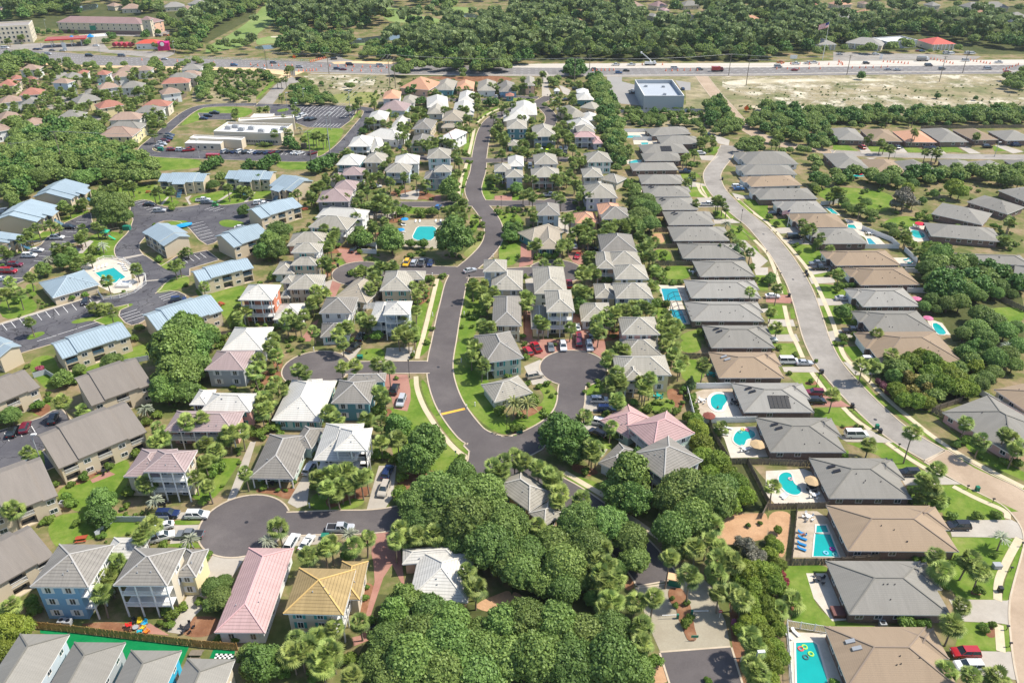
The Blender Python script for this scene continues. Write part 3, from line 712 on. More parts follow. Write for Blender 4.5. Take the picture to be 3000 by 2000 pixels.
# ---------------------------------------------------------------- cars
PAINT={'white':(.75,.75,.74),'silver':(.45,.46,.48),'grey':(.16,.17,.18),'black':(.012,.012,.016),'navy':(.015,.03,.10),'red':(.38,.012,.02),'maroon':(.16,.01,.03),'yellow':(.75,.42,.01),'lime':(.45,.65,.02),'champagne':(.45,.40,.33),'blue':(.03,.12,.3),'green':(.05,.4,.08),'orange':(.6,.2,.03)}
def paint(c):
    k='car_paint_'+c
    if k not in MC:
        m,nt,b=base(k,.25,.6); b.inputs['Base Color'].default_value=(*PAINT[c],1); b.inputs['Coat Weight'].default_value=.5; MC[k]=m
    return MC[k]
HL=flat('lamp_glass',(.7,.7,.7),.2,.05); TLm=flat('tail_lamp_red',(.35,.01,.01),.3,.05)
PROF={ # side outline of body and of glasshouse: length, width, body points (x,z), cabin base->roof
 'sedan':(4.7,1.8,[(-2.35,.35),(-2.35,.85),(-2.0,.98),(-1.2,1.02),(1.0,.98),(2.1,.78),(2.35,.62),(2.35,.35)],[(-1.85,.98),(-1.15,1.42),(.25,1.42),(1.05,.98)]),
 'suv':(4.8,1.95,[(-2.4,.42),(-2.4,1.05),(-2.3,1.12),(1.15,1.12),(2.2,.98),(2.4,.8),(2.4,.42)],[(-2.3,1.1),(-2.05,1.75),(.45,1.75),(1.25,1.1)]),
 'pickup':(5.7,2.0,[(-2.85,.5),(-2.85,1.15),(1.45,1.15),(2.65,1.05),(2.85,.85),(2.85,.5)],[(-.75,1.13),(-.6,1.85),(.8,1.85),(1.5,1.13)]),
 'van':(5.6,2.05,[(-2.8,.42),(-2.8,1.2),(1.6,1.2),(2.6,1.0),(2.8,.8),(2.8,.42)],[(-2.75,1.18),(-2.6,2.05),(1.1,2.05),(1.9,1.18)]),
 'cart':(2.4,1.2,[(-1.2,.3),(-1.2,.75),(.3,.7),(1.0,.8),(1.2,.6),(1.2,.3)],[(-.9,.75),(-.8,1.75),(.5,1.75),(.8,.75)])}
CM={}
def car_meshes(kind):
    if kind in CM: return CM[kind]
    L,W,bp,cp=PROF[kind]; hw=W/2
    b=MB()
    def ext(poly,w0,w1f=None):
        n=len(poly)
        l=[(x,(w1f(z) if w1f else w0),z) for x,z in poly]; r=[(x,-y,z) for x,y,z in l]
        b_=MB(); b_.face(r[::-1]); b_.face(l)
        for i in range(n): b_.face([l[i],r[i],r[(i+1)%n],l[(i+1)%n]][::-1])
        return b_
    body=ext(bp,hw,lambda z:hw-.06*max(0,z-.7)-.03*(z<.45))
    z0,z1=cp[0][1],cp[1][1]; taper=lambda z:hw-.08-.22*(z-z0)/(z1-z0)
    cab=ext(cp,hw,taper)
    # roof panel + pillars over the glasshouse
    rf=MB(); ra,rb_=cp[1][0]-.03,cp[2][0]+.03; y=taper(z1)
    rf.prism([(ra,-y),(rb_,-y),(rb_,y),(ra,y)],z1-.01,z1+.05)
    for sy in (-1,1):
        for (p,q) in ((cp[0],cp[1]),(cp[3],cp[2]),((( cp[0][0]+cp[3][0])/2,z0),((cp[1][0]+cp[2][0])/2,z1))):
            rf.bar((p[0],sy*(taper(z0)+.01),p[1]),(q[0],sy*(taper(z1)+.01),q[1]),.09,.05)
    for i,(v) in enumerate(rf.v): pass
    body.v+=rf.v; off=len(body.v)-len(rf.v)
    for f,m,u in zip(rf.f,rf.m,rf.uv): body.f.append(tuple(a+off for a in f)); body.m.append(0); body.uv.append(u)
    if kind=='pickup':  # open bed
        bed=MB(); bed.face([(-2.7,-.85,1.16),(-.95,-.85,1.16),(-.95,.85,1.16),(-2.7,.85,1.16)],0)
    else: bed=None
    wh=MB(); r=.34 if kind!='cart' else .22
    wh.tube([(0,-.11,0),(0,.11,0)],r,10)
    hb=MB(); hb.tube([(0,-.125,0),(0,.125,0)],r*.55,8)
    lamp=MB(); lamp.prism([(-.04,-.2),(.05,-.2),(.05,.2),(-.04,.2)],-.08,.08)
    CM[kind]=(body,cab.mesh('cabin',[GLASS]),wh.mesh('tyre',[RUBBER]),hb.mesh('rim',[GREYM]),lamp.mesh('lamp',[HL]),lamp.mesh('lamp',[TLm]),bed.mesh('bed',[DARK]) if bed else None,{})
    return CM[kind]
CARS=[]
def car(kind,colr,x,y,ang):
    body,cab,ty,rim,hl,tl,bed,bc=car_meshes(kind)
    if colr not in bc: bc[colr]=body.mesh('body',[paint(colr)])
    L,W,bp,cp=PROF[kind]
    nm={'sedan':'parked_car','suv':'parked_suv','pickup':'pickup_truck','van':'parked_van','cart':'golf_cart'}[kind]
    e=empty(nm,x,y,.06,math.radians(ang))
    def ch(n,me,p=(0,0,0),par=None):
        o=bpy.data.objects.new(n,me); COL.objects.link(o); o.parent=par or e; o.location=p; return o
    ch('body',bc[colr]); ch('glasshouse',cab)
    if bed: ch('truck_bed',bed)
    far=y>330
    for sx in (-1,1):
        for sy in (-1,1):
            w_=ch('wheel',ty,(sx*L*.31,sy*(W/2-.12),.34 if kind!='cart' else .22))
            if not far: ch('rim',rim,(0,0,0),w_)
    if not far and kind!='cart':
        for sy in (-1,1):
            ch('headlight',hl,(L/2-.03,sy*(W/2-.32),.72)); ch('taillight',tl,(-L/2+.0,sy*(W/2-.28),.88))
    CARS.append((e,kind,colr,x,y)); return e
# ---------------------------------------------------------------- ground, roads, paths, water
def sheet(name,polys,z,mat,label=None):
    mb=MB()
    for k,p in enumerate(polys):
        a=sum(p[i][0]*p[(i+1)%len(p)][1]-p[(i+1)%len(p)][0]*p[i][1] for i in range(len(p)))
        if a<0: p=p[::-1]
        mb.face([(x,y,z+.00025*k) for x,y in p])
        if name in('driveway','red_paving','pool_deck','pool_terrace','car_park','side_road'): PAVED.append(p)
    return struct(name,mb,mat,label)
def smooth(p,closed=True,it=2):
    for _ in range(it):
        q=[]; n=len(p); rng_=range(n if closed else n-1)
        if not closed: q.append(p[0])
        for i in rng_:
            a,b=p[i],p[(i+1)%n]
            q+= [(a[0]*.75+b[0]*.25,a[1]*.75+b[1]*.25),(a[0]*.25+b[0]*.75,a[1]*.25+b[1]*.75)]
        if not closed: q.append(p[-1])
        p=q
    return p
def strip(p,w):
    p=smooth(p,False,2); L=[];Rr=[]
    for i,c in enumerate(p):
        a=p[max(i-1,0)]; b=p[min(i+1,len(p)-1)]; dx,dy=b[0]-a[0],b[1]-a[1]; l=math.hypot(dx,dy) or 1; nx,ny=-dy/l*w/2,dx/l*w/2
        L.append((c[0]+nx,c[1]+ny)); Rr.append((c[0]-nx,c[1]-ny))
    return L,Rr
def quadstrip(mb,L,Rr,z):
    for i in range(len(L)-1): mb.face([(*Rr[i],z),(*Rr[i+1],z),(*L[i+1],z),(*L[i],z)])
def circle(c,r,n=40): return [(c[0]+r*math.cos(2*math.pi*k/n),c[1]+r*math.sin(2*math.pi*k/n)) for k in range(n)]
def inpoly(x,y,p):
    r=False; n=len(p); j=n-1
    for i in range(n):
        xi,yi=p[i]; xj,yj=p[j]
        if (yi>y)!=(yj>y) and x<(xj-xi)*(y-yi)/(yj-yi)+xi: r=not r
        j=i
    return r
gm=MB(); 
gm.face([(-2600,-60,0),(2600,-60,0),(2600,3500,0),(-2600,3500,0)]); struct('ground',gm,BASEG)
# --- road network: strips and patches; kerbs run where an edge is not inside another patch
PAVED=[]   # polygons for the kerb test
def road(name,parts,z,mat,kerb=True,kw=.35,kh=.12):
    mb=MB(); outl=[]
    for k,pr in enumerate(parts):
        zz=z+.0013*k
        if pr[0]=='s':
            L,Rr=strip(pr[1],pr[2]); quadstrip(mb,L,Rr,zz); outl.append(L+Rr[::-1])
        else:
            p=pr[1]; a=sum(p[i][0]*p[(i+1)%len(p)][1]-p[(i+1)%len(p)][0]*p[i][1] for i in range(len(p)))
            if a<0: p=p[::-1]
            mb.face([(x,y,zz) for x,y in p]); outl.append(p)
    PAVED.extend(outl)
    struct(name,mb,mat)
    if kerb:
        kb=MB()
        for k,p in enumerate(outl):
            n=len(p); a=sum(p[i][0]*p[(i+1)%n][1]-p[(i+1)%n][0]*p[i][1] for i in range(n)); sg=1 if a<0 else -1
            for i in range(n):
                A,B_=p[i],p[(i+1)%n]; L=math.dist(A,B_); m=max(1,int(L/1.2))
                nx,ny=-(B_[1]-A[1])/(L or 1)*sg,(B_[0]-A[0])/(L or 1)*sg
                for j in range(m):
                    a_=(A[0]+(B_[0]-A[0])*j/m,A[1]+(B_[1]-A[1])*j/m); b_=(A[0]+(B_[0]-A[0])*(j+1)/m,A[1]+(B_[1]-A[1])*(j+1)/m)
                    mx,my=(a_[0]+b_[0])/2+nx*.2,(a_[1]+b_[1])/2+ny*.2
                    if any(inpoly(mx,my,q) for kk,q in enumerate(outl) if kk!=k): continue
                    c_=(b_[0]+nx*kw,b_[1]+ny*kw); d_=(a_[0]+nx*kw,a_[1]+ny*kw)
                    kb.face([(*a_,kh),(*b_,kh),(*c_,kh),(*d_,kh)] if sg<0 else [(*a_,kh),(*d_,kh),(*c_,kh),(*b_,kh)])
                    kb.face([(*a_,0),(*b_,0),(*b_,kh),(*a_,kh)]); kb.face([(*c_,0),(*d_,0),(*d_,kh),(*c_,kh)])
        if kb.f: struct('kerb',kb,KERB)
# big patches first (lowest sheets)
sheet('sand_field',[pts('03','-1650,690 -1100,690 2352,665 3200,700 3600,1100 2352,1080 1800,1075 900,1060 300,1050 -20,1040 -150,1000 -420,1020 -520,900 -700,800')],.006,SCRUB)
sheet('sand_soil',[pts('03','-420,690 2352,690 2352,745 1900,800 1000,800 300,800 -200,900 -420,800'),pts('03','500,860 1900,1000 2352,1040 2352,1090 1900,1090 900,1010 100,1050 -20,1030'),pts('03','-400,760 700,790 1500,900 2352,900 2352,1000 1200,960 0,980'),pts('01','430,700 800,690 1100,735 1050,850 780,830 560,760')],.012,SANDM)
sheet('scrub_grass',[pts('00','2000,640 2352,640 2352,960 1960,950 1760,930 1780,760')+pts('01','0,640 240,690 150,780 0,930')[0:0],
  pts('01','480,680 1340,700 1300,850 1150,960 900,975 400,960 480,780'),pts('02','940,990 1780,1000 1790,850 1600,760 1850,1000 2000,1200 1900,1240 1600,1180 1240,1170 1010,1170 960,1060'),
  pts('02','1590,760 1700,760 1850,900 1790,1000 940,1000 930,975 1600,965')],.008,SCRUB)
sheet('lawn',[smooth(pts('01','460,1180 870,1150 640,1430 480,1430 400,1300')),smooth(pts('00','1650,1150 1800,1020 1900,980 2300,985 2330,1040 2200,1090 1850,1100 1700,1150')),
  smooth(pts('00','1150,1460 1350,1430 1870,1460 1850,1560 1150,1568')),smooth(pts('01','0,930 240,700 120,760 0,900')),smooth(pts('01','180,1470 560,1480 540,1560 200,1560')),
  smooth(pts('13','430,200 600,140 1180,200 1120,380 900,370 560,290')),smooth(pts('13','1060,460 1300,400 1480,500 1300,520 1080,500')),
  smooth(pts('13','1980,1260 2352,1250 2352,1400 2150,1390')),
  smooth(pts('10','880,180 1450,110 1470,200 1700,300 1480,330 1340,262 1200,290 900,280')),smooth(pts('10','1740,230 2480,120 2500,250 2060,330 1960,290 1760,305')),
  smooth(pts('10','700,760 860,560 1100,560 1150,610 1080,700 1100,800 700,820')),smooth(pts('10','1190,450 1290,460 1300,500 1250,550 1200,560')),
  smooth(pts('10','0,1150 250,1130 390,1280 0,1400')),smooth(pts('10','230,1040 330,1040 340,1170 250,1120')),
  smooth(pts('10','240,600 380,560 540,560 440,640 230,650')),smooth(pts('10','0,760 200,700 380,690 280,740 60,850 0,860')),smooth(pts('10','560,440 800,350 820,380 720,430 600,480')),
  smooth(pts('20','240,180 480,100 560,300 700,270 1350,0 1400,60 1370,160 900,270 680,320 470,480 330,350')),
  smooth(pts('20','510,1350 1050,1100 1200,1080 1180,1300 1060,1480 900,1568 700,1568 560,1480')),smooth(pts('30','420,130 560,0 1060,0 1240,30 1200,230 850,240 560,300 500,320')),
  smooth(pts('20','270,700 400,500 480,560 420,660')),smooth(pts('20','1660,1100 2200,1060 2210,1100 1950,1500 1720,1430')),smooth(pts('10','1690,1060 2290,1040 2230,1180 2120,1470 2050,1300')),
  smooth(pts('21','1180,620 1420,560 1400,340 1480,350 1640,830 1900,1000 1850,1180 1500,1280 1300,1200 1250,1000 1210,780')),
  smooth(pts('21','1510,340 1560,370 1640,560 1760,740 1930,960 1960,1050 1860,980 1720,820 1540,520')),
  smooth(pts('21','1480,-100 1545,-60 1620,0 1590,70 1515,140 1470,150')),smooth(pts('11','1640,1010 1690,1000 1730,1060 1640,1350 1560,1568 1500,1568 1600,1300')),
  smooth(pts('11','1530,1200 1590,1190 1540,1400 1490,1568 1440,1500')),
  smooth(pts('11','1930,1050 2000,990 2120,1080 2060,1300 2010,1568 1835,1568 1870,1300')),smooth(pts('21','1830,-10 2020,-10 2080,200 2150,400 2200,640 2352,700 2352,860 2200,840 2010,690 1900,540 1820,350 1810,150')),
  smooth(pts('22','-10,860 -10,720 100,700 290,560 290,470 200,400 360,385 420,480 410,560 330,700 160,810')),
  smooth(pts('21','970,70 1180,60 1180,150 1150,180 1040,180 960,130')),smooth(pts('21','480,1420 700,1340 1030,1420 940,1540 520,1560')),
  smooth(pts('30','980,180 1050,100 1330,90 1260,220')),smooth(pts('30','1450,300 1800,270 1880,320 1700,330')),smooth(pts('30','1570,70 1850,70 1840,110 1600,120')),
  smooth(pts('11','1380,340 1530,330 1480,400 1380,400')),smooth(pts('11','1970,380 2070,450 2000,600 1960,500')),smooth(pts('11','1870,60 1900,0 1960,-10 1900,240 1870,250')),smooth(pts('11','1500,230 1640,215 1600,280 1510,275')),
  smooth(pts('11','2080,60 2190,50 2200,270 2100,270 2070,230')),smooth(pts('12','-10,220 110,220 100,275 -10,282')),smooth(pts('12','-250,340 -120,380 100,400 100,620 60,860 -100,880 -130,760 -100,600')),
  smooth(pts('12','180,860 310,800 420,800 420,825 250,870')),smooth(pts('11','740,780 830,860 750,880')),smooth(pts('11','960,790 1140,800 1130,840 1000,835')),
  smooth(pts('01','1880,1420 1970,1200 2000,1190 1930,1440')),smooth(pts('01','1955,1435 2020,1200 2055,1200 2010,1400')),smooth(pts('01','1910,1560 1925,1510 1985,1510 1980,1568')),
  smooth(pts('01','2000,1140 2060,1060 2200,980 2230,1000 2100,1080 2030,1140')),smooth(pts('02','-40,900 150,890 250,880 200,930 0,930')),
  smooth(pts('22','660,480 760,370 860,370 830,500 700,510')),smooth(pts('22','1180,600 1350,520 1500,540 1490,620 1250,640')),smooth(pts('22','1540,165 1780,165 1770,370 1560,380')),
  smooth(pts('22','1545,-20 1740,-20 1740,100 1550,105')),smooth(pts('22','680,840 800,860 950,960 860,1000 750,940')),smooth(pts('22','460,1240 620,1240 800,1300 830,1350 700,1400')),smooth(pts('22','1635,480 1700,500 1750,680 1690,690')),
  smooth(pts('12','1290,725 1440,715 1480,830 1320,830')),smooth(pts('12','1370,875 1670,875 1640,1000 1380,1000')),smooth(pts('12','1320,1250 1420,1250 1440,1400 1340,1400')),smooth(pts('12','1540,1500 1770,1440 1790,1568 1560,1568')),
  smooth(pts('33','0,480 60,500 250,490 540,480 550,560 350,560 480,980 980,1040 980,1060 170,1030 260,880 180,650'))],.02,LAWN)
sheet('dry_grass',[smooth(pts('22','1130,600 1300,510 1490,520 1480,640 1200,640')),smooth(pts('11','1880,760 2090,620 2110,680 2050,760 1960,810')),smooth(pts('12','1270,570 1400,565 1420,670 1300,670')),
  smooth(pts('11','2200,400 2352,380 2352,560 2250,470')),smooth(pts('23','1500,1300 1420,1290 1560,1480 1640,1430')),smooth(pts('01','580,880 1150,830 1120,960 700,950')),
  smooth(pts('22','680,1230 830,1270 1000,1420 860,1400'))],.024,LAWN2)
# pine-straw beds under the palms of the cottage quarter
def bed(t,s): return smooth(pts(t,s))
sheet('mulch_bed',[bed('21','1180,620 1260,620 1230,780 1150,760'),bed('21','1380,1180 1700,1180 1560,1290 1400,1380 1270,1330'),bed('21','640,1440 880,1380 980,1330 1080,1340 980,1460 880,1430 700,1540 640,1500'),
  bed('21','0,1340 370,1340 360,1400 300,1460 160,1400 0,1390'),bed('11','700,780 740,880 830,860 700,960 640,990 630,940 690,880'),bed('11','550,680 900,700 840,760 560,760'),
  bed('22','0,660 240,590 300,600 200,680 60,710'),bed('22','0,780 150,780 160,820 0,870'),bed('22','1430,430 1560,440 1600,620 1480,600 1420,500'),bed('22','540,1150 620,1160 740,1230 700,1240 560,1190'),bed('22','500,1100 800,1180 780,1230 620,1220'),
  bed('20','280,600 410,560 480,600 420,700 300,660'),bed('20','600,1290 720,1250 820,1240 1000,1080 1050,1110 830,1270 680,1330'),bed('30','700,1020 1150,1000 1250,1100 1100,1100 850,1060'),
  bed('30','1640,960 2060,950 1950,1150 1650,1140'),bed('31','930,650 1090,650 1080,800 1030,940 930,920 980,760'),bed('21','150,150 240,130 250,250 170,260'),bed('21','0,280 230,260 260,340 60,430'),
  bed('12','500,700 660,700 720,780 640,860 560,800'),bed('12','100,1100 180,1300 180,1560 100,1560'),bed('12','560,1380 700,1480 1000,1450 1000,1568 560,1568'),bed('32','30,40 200,0 200,60 60,80'),bed('32','1030,600 1100,590 1130,690 1040,730'),
  bed('32','1790,400 1950,560 2000,800 2010,1180 2100,1568 2200,1568 2150,1200 2060,900 1990,600 1850,380'),bed('33','0,780 120,830 240,840 270,880 170,1020 60,960'),bed('01','1500,700 2100,710 2300,720 2352,760 1700,740'),
  bed('11','1480,1080 1600,1050 1590,1200 1450,1250'),bed('11','1230,180 1500,180 1690,240 1640,280 1250,240'),bed('23','640,780 830,780 900,800 700,810'),bed('23','330,370 460,360 460,400 350,405'),
  bed('33','1980,1040 2090,1060 2090,1160 2000,1140'),bed('33','1880,690 2000,690 1980,760 1850,760'),bed('12','590,1340 760,1240 900,1300 700,1400'),bed('01','1850,700 2352,700 2352,760 1900,750'),
  bed('11','1190,400 1350,400 1340,480 1200,480'),bed('11','1100,560 1250,560 1200,640 1100,620')],.028,MULCH)
sheet('bare_earth',[bed('32','1950,20 2250,10 2352,0 2352,240 2200,270 2050,300 1900,300 1870,180'),bed('33','0,-10 220,-10 200,150 160,400 100,420 60,250 0,200'),bed('32','1270,1450 1380,1380 1470,1568 1250,1568'),
  bed('31','2050,820 2200,760 2352,700 2352,900 2200,930 2000,880'),bed('32','0,700 180,830 60,920 0,850'),bed('12','1270,580 1400,570 1410,670 1300,660'),bed('31','380,-10 330,10 260,60')],.032,EARTH)
sheet('forest_floor',[pts('01','1250,560 2352,530 2352,700 2100,700 1500,700 1350,730 1230,700'),pts('02','-20,180 2352,120 2352,560 260,570 -20,540'),pts('03','-20,120 2352,60 3200,60 3200,500 1950,500 1700,450 1000,470 350,480 -20,500'),
  pts('00','0,20 1900,60 2352,-20 2352,150 1900,400 1600,330 1400,280 0,260'),pts('31','1100,750 1400,760 2352,900 2352,1568 800,1568 1000,1200'),pts('32','0,0 1050,0 1250,300 1100,620 1200,1000 1280,1568 0,1568'),pts('32','1350,100 1900,300 2050,600 2150,1000 2352,1568 2352,300 1800,0'),
  pts('21','1400,1450 1900,1200 2352,1300 2352,1568 1380,1568'),pts('22','1600,720 1850,720 2352,1300 2352,1568 2100,1568 1750,1250'),pts('13','1350,850 2300,1000 2352,1250 1980,1260 2352,1450 2352,1568 1700,1568'),pts('23','850,250 1100,300 1700,80 1950,500 1500,640 1250,600'),
  pts('10','0,-100 1450,-100 1450,60 880,150 700,60 0,230'),pts('02','700,740 900,760 1040,1400 900,1568 830,1300 760,900')],.014,FLOOR)
sheet('fairway',[smooth(pts('00','2352,150 2500,-60 2900,-60 3000,0 2700,120 2352,300 2352,400 2000,480 1880,500 1900,430 2100,330')),smooth(pts('01','0,340 600,300 850,310 600,380 100,400 0,420')),
  smooth(pts('01','1080,60 1300,70 1350,130 1700,170 1690,220 1250,210 1180,170')),smooth(pts('01','1640,260 2300,280 2300,320 1900,350')),smooth(pts('01','1700,60 2000,70 2000,120 1750,130')),smooth(pts('02','190,85 350,85 300,130 250,160 200,120')),
  smooth(pts('01','880,395 1300,395 1250,410 900,420'))],.018,FAIR)
sheet('sand_track',[smooth(pts('03','-400,738 300,728 900,722 1300,735 1000,752 500,748 -100,765 -400,790'))],.020,SAND)
sheet('bunker',[smooth(pts('01','130,335 210,332 230,345 140,348')),smooth(pts('01','1420,185 1480,183 1480,195 1430,196')),smooth(pts('01','200,380 240,378 250,388 205,390'))],.026,SAND)
sheet('pond',[smooth(pts('01','-20,430 100,415 230,415 180,450 0,460')),smooth(pts('01','600,385 900,360 1360,300 1380,330 1300,370 950,400 700,420')),smooth(pts('01','1780,235 2352,240 2352,280 1850,270')),smooth(pts('01','1720,110 2050,130 2060,180 1950,160 1730,140')),
  smooth(pts('00','640,95 800,40 900,30 900,90 700,110'))],.026,PONDW)
# paved surfaces
sheet('driveway',[pts('21','1010,1568 1100,1240 1130,1140 1290,1140 1270,1320 1250,1440 1180,1540'),pts('21','290,1480 430,1240 500,1230 470,1500 380,1530'),pts('21','1180,170 1200,60 1440,50 1430,130 1390,180'),pts('21','770,110 870,60 970,60 900,150 860,170'),pts('20','2080,1480 2230,1080 2300,920 2352,920 2240,1280 2100,1560'),
  pts('30','1600,120 1830,115 1850,250 1700,280 1560,290'),pts('30','1640,0 1960,0 1880,60 1600,60'),pts('30','1790,640 1970,370 2270,390 2100,640 1780,960 1680,1120 1540,1100'),pts('31','240,230 330,205 600,200 600,290 240,320'),
  pts('22','190,400 110,230 250,170 290,180 280,240 300,310 360,370'),pts('22','650,490 880,520 880,640 650,640 640,560'),pts('22','590,760 740,700 860,760 720,820'),pts('22','620,880 880,990 830,1060 600,1000'),
  pts('11','620,1030 720,990 770,1020 680,1160 640,1120'),pts('11','1060,370 1120,350 1290,350 1270,440 1040,440'),pts('11','1310,220 1500,170 1500,230 1480,270 1330,262'),
  pts('02','275,690 310,650 350,700 330,800 370,885 275,885'),pts('02','430,785 460,790 540,830 520,880 470,860'),pts('12','120,1000 200,980 205,1230 180,1240 130,1080'),
  pts('23','130,235 420,230 475,285 150,280'),pts('23','650,880 920,800 1020,860 1160,930 1070,930 720,920'),pts('23','1180,1190 1500,1190 1560,1210 1780,1310 1260,1320'),pts('33','1650,75 2060,70 2240,70 2352,130 2352,250 2300,235 2060,230 1690,225'),
  pts('33','1660,800 2220,805 2220,1035 2140,1020 1770,1000'),pts('33','1920,1275 2260,1280 2290,1540 1970,1500 1740,1500'),pts('23','690,190 780,190 870,180 980,300 800,310'),pts('12','2050,640 2140,640 2352,830 2230,930 2200,800'),pts('12','2220,890 2352,890 2352,960 2240,960'),
  pts('12','1850,447 2020,445 2100,480 1860,490'),pts('12','1700,250 1880,250 1960,300 2000,335 1700,340'),pts('12','1540,80 1800,130 1830,150 1640,150'),pts('12','2020,205 2120,230 2352,230 2352,255 2060,260'),
  pts('13','0,540 280,510 290,570 120,580 60,560'),pts('13','110,630 290,600 420,680 160,670'),pts('13','330,870 600,870 560,930 400,960'),pts('13','370,980 600,980 620,1030 400,1040'),pts('13','450,1170 800,1190 820,1230 470,1240'),pts('13','530,1480 860,1430 900,1500 580,1568'),
  pts('13','0,1365 230,1370 250,1430 0,1430'),pts('13','0,1510 260,1500 290,1568 0,1568'),pts('12','2250,1270 2352,1265 2352,1300 2260,1310'),pts('03','820,1335 890,1330 960,1408 860,1408'),pts('03','1120,1340 1220,1335 1290,1412 1180,1412'),pts('03','1450,1345 1560,1345 1640,1412 1500,1412'),pts('03','1740,1345 1820,1345 1960,1412 1850,1412'),pts('03','2080,1340 2150,1330 2352,1395 2250,1412'),
  pts('02','1760,1225 1830,1225 2000,1290 1990,1340 1900,1320'),pts('02','1720,1430 1840,1430 1900,1440 1850,1480 1740,1470'),pts('12','300,420 560,440 620,560 560,620 480,560'),pts('03','950,1470 1000,1450 900,1450 860,1440')],.036,CONC)
sheet('red_paving',[pts('21','1200,300 1390,305 1400,340 1420,440 1420,540 1390,640 1270,620 1230,480 1180,410'),pts('31','1080,190 1250,160 1330,360 1370,720 1250,480 1170,600 1020,1050 1160,1040 1100,1150 900,1230 880,1150 960,1130 1090,640 1080,470 1060,380'),
  pts('22','110,-20 720,-20 860,0 860,100 820,150 740,100 560,80 380,100 280,160 190,130'),pts('12','80,670 120,670 200,760 190,860 60,890 78,800'),pts('11','740,710 940,740 990,830 900,845 830,850'),
  pts('12','540,1180 700,1300 720,1568 560,1568'),pts('12','500,760 680,780 650,880 560,840'),pts('20','830,1270 1000,1190 1060,1220 850,1300'),pts('30','1120,1040 1380,1020 1560,1130 1300,1110'),pts('12','130,1240 180,1250 190,1568 110,1568'),
  pts('11','400,1568 520,1400 580,1360 500,1568'),pts('11','660,1150 700,1010 780,1040 730,1160'),pts('23','500,470 560,470 760,600 600,600 420,590 400,560'),pts('13','-20,1150 200,1140 230,1220 -20,1210'),pts('11','2190,235 2352,220 2352,278 2200,280'),pts('11','1650,225 1700,225 1700,283 1630,283')],.040,BRICKP)
# --- asphalt network of the cottage quarter
CD=9.2
road('road',[('s',pts('02','340,890 260,935 150,975 20,1000 01:2250,1050 2150,1110 2100,1200 2075,1300 2050,1440 11:2045,0 2005,110 1990,190 2035,290 2125,400 2180,500 2190,600 2150,700 2040,815 1935,900 1870,960 1830,1050 1800,1200 1765,1350 1727,1568 21:1705,100 1690,200 1690,300 1720,430 1770,560 1830,660 1910,770 2010,880 2200,950 22:0,960 200,890 380,790 500,680 545,560 545,450 560,380'),6.9),
 ('p',circle(g('22',565,243),CD)),('s',pts('22','-300,900 -200,1000 -150,1150 60,1200 300,1310 560,1450 32:850,100 1100,320 1300,560 1340,640'),8.5),
 ('p',smooth(pts('21','1960,900 2352,870 22:250,880 330,960 100,1080 60,1290 -100,1400 21:1950,1400 1930,1160 1965,1050'),True,1)),
 ('p',circle(g('30',2247,116),CD)),('s',pts('31','-105,116 300,110 700,90 1100,90 1450,20 21:2000,1480 2150,1250 2250,1080'),6.9),
 ('p',circle(g('21',556,250),CD)),('s',pts('21','556,250 1000,240 1690,235'),6.0),('p',circle(g('11',952,942),CD)),('s',pts('11','952,942 1300,918 1600,915 1900,925'),6.6),
 ('s',pts('11','2000,300 1700,312 1250,310 1120,330'),6.0),('p',circle(g('11',1150,340),7)),('s',pts('11','2000,295 2352,305 12:250,295 430,310'),6.2),('p',circle(g('12',440,315),8)),
 ('s',pts('11','1900,945 2352,935 12:150,925 400,925'),6.4),('p',circle(g('12',400,925),CD)),('s',pts('01','2060,1465 1900,1475 1500,1450'),7),('s',pts('01','2060,1480 02:-150,1475 520,1465'),6),
 ('s',pts('01','1480,900 1850,925 2060,925 2352,890 02:20,890 240,900'),6),('s',pts('02','230,955 330,1020 370,1090 330,1180 300,1260'),6),('p',smooth(pts('11','1340,878 1370,800 1620,800 1640,880'),True,1)),
 ('s',pts('32','1500,1420 1640,1500 1800,1700'),1),('p',pts('32','1366,1292 2008,1243 2130,1650 1490,1680'))],.050,ASPH)
road('paved_entrance',[('p',pts('32','1130,695 1550,640 1620,540 1700,560 1850,700 1905,880 1960,1000 2008,1240 1366,1290 1240,1010 1195,850'))],.046,PAVER,False)
sheet('paving_band',[pts('32','1355,1275 2008,1225 2010,1243 1362,1294'),pts('32','1130,690 1420,650 1425,662 1135,704')],.058,KERB)
isl=smooth(pts('32','1430,740 1450,700 1500,695 1560,700 1600,760 1640,860 1660,960 1680,1080 1700,1130 1690,1180 1640,1190 1600,1160 1560,1040 1520,960 1510,880 1450,830'))
mb=MB(); mb.prism(isl,0,.13); struct('planted_island',mb,MULCH)
for t_,x_,y_ in (('21',1675,237),('30',2265,92),('23',985,718),('32',1610,1440),('12',2310,585),('13',230,1000),('22',250,960),('11',1800,1240)):
    X_,Y_=g(t_,x_,y_); mc_=MB(); mc_.tube([(X_,Y_,.05),(X_,Y_,.075)],.42,14); mo=mc_.build('manhole_cover',[DARK]); mo['kind']='structure'
# speed hump across the main road
sheet('crosswalk',[pts('21','1700,660 1915,610 1925,626 1712,677')],.066,flat('yellow_road_paint',(.75,.42,.06),.8,.15))
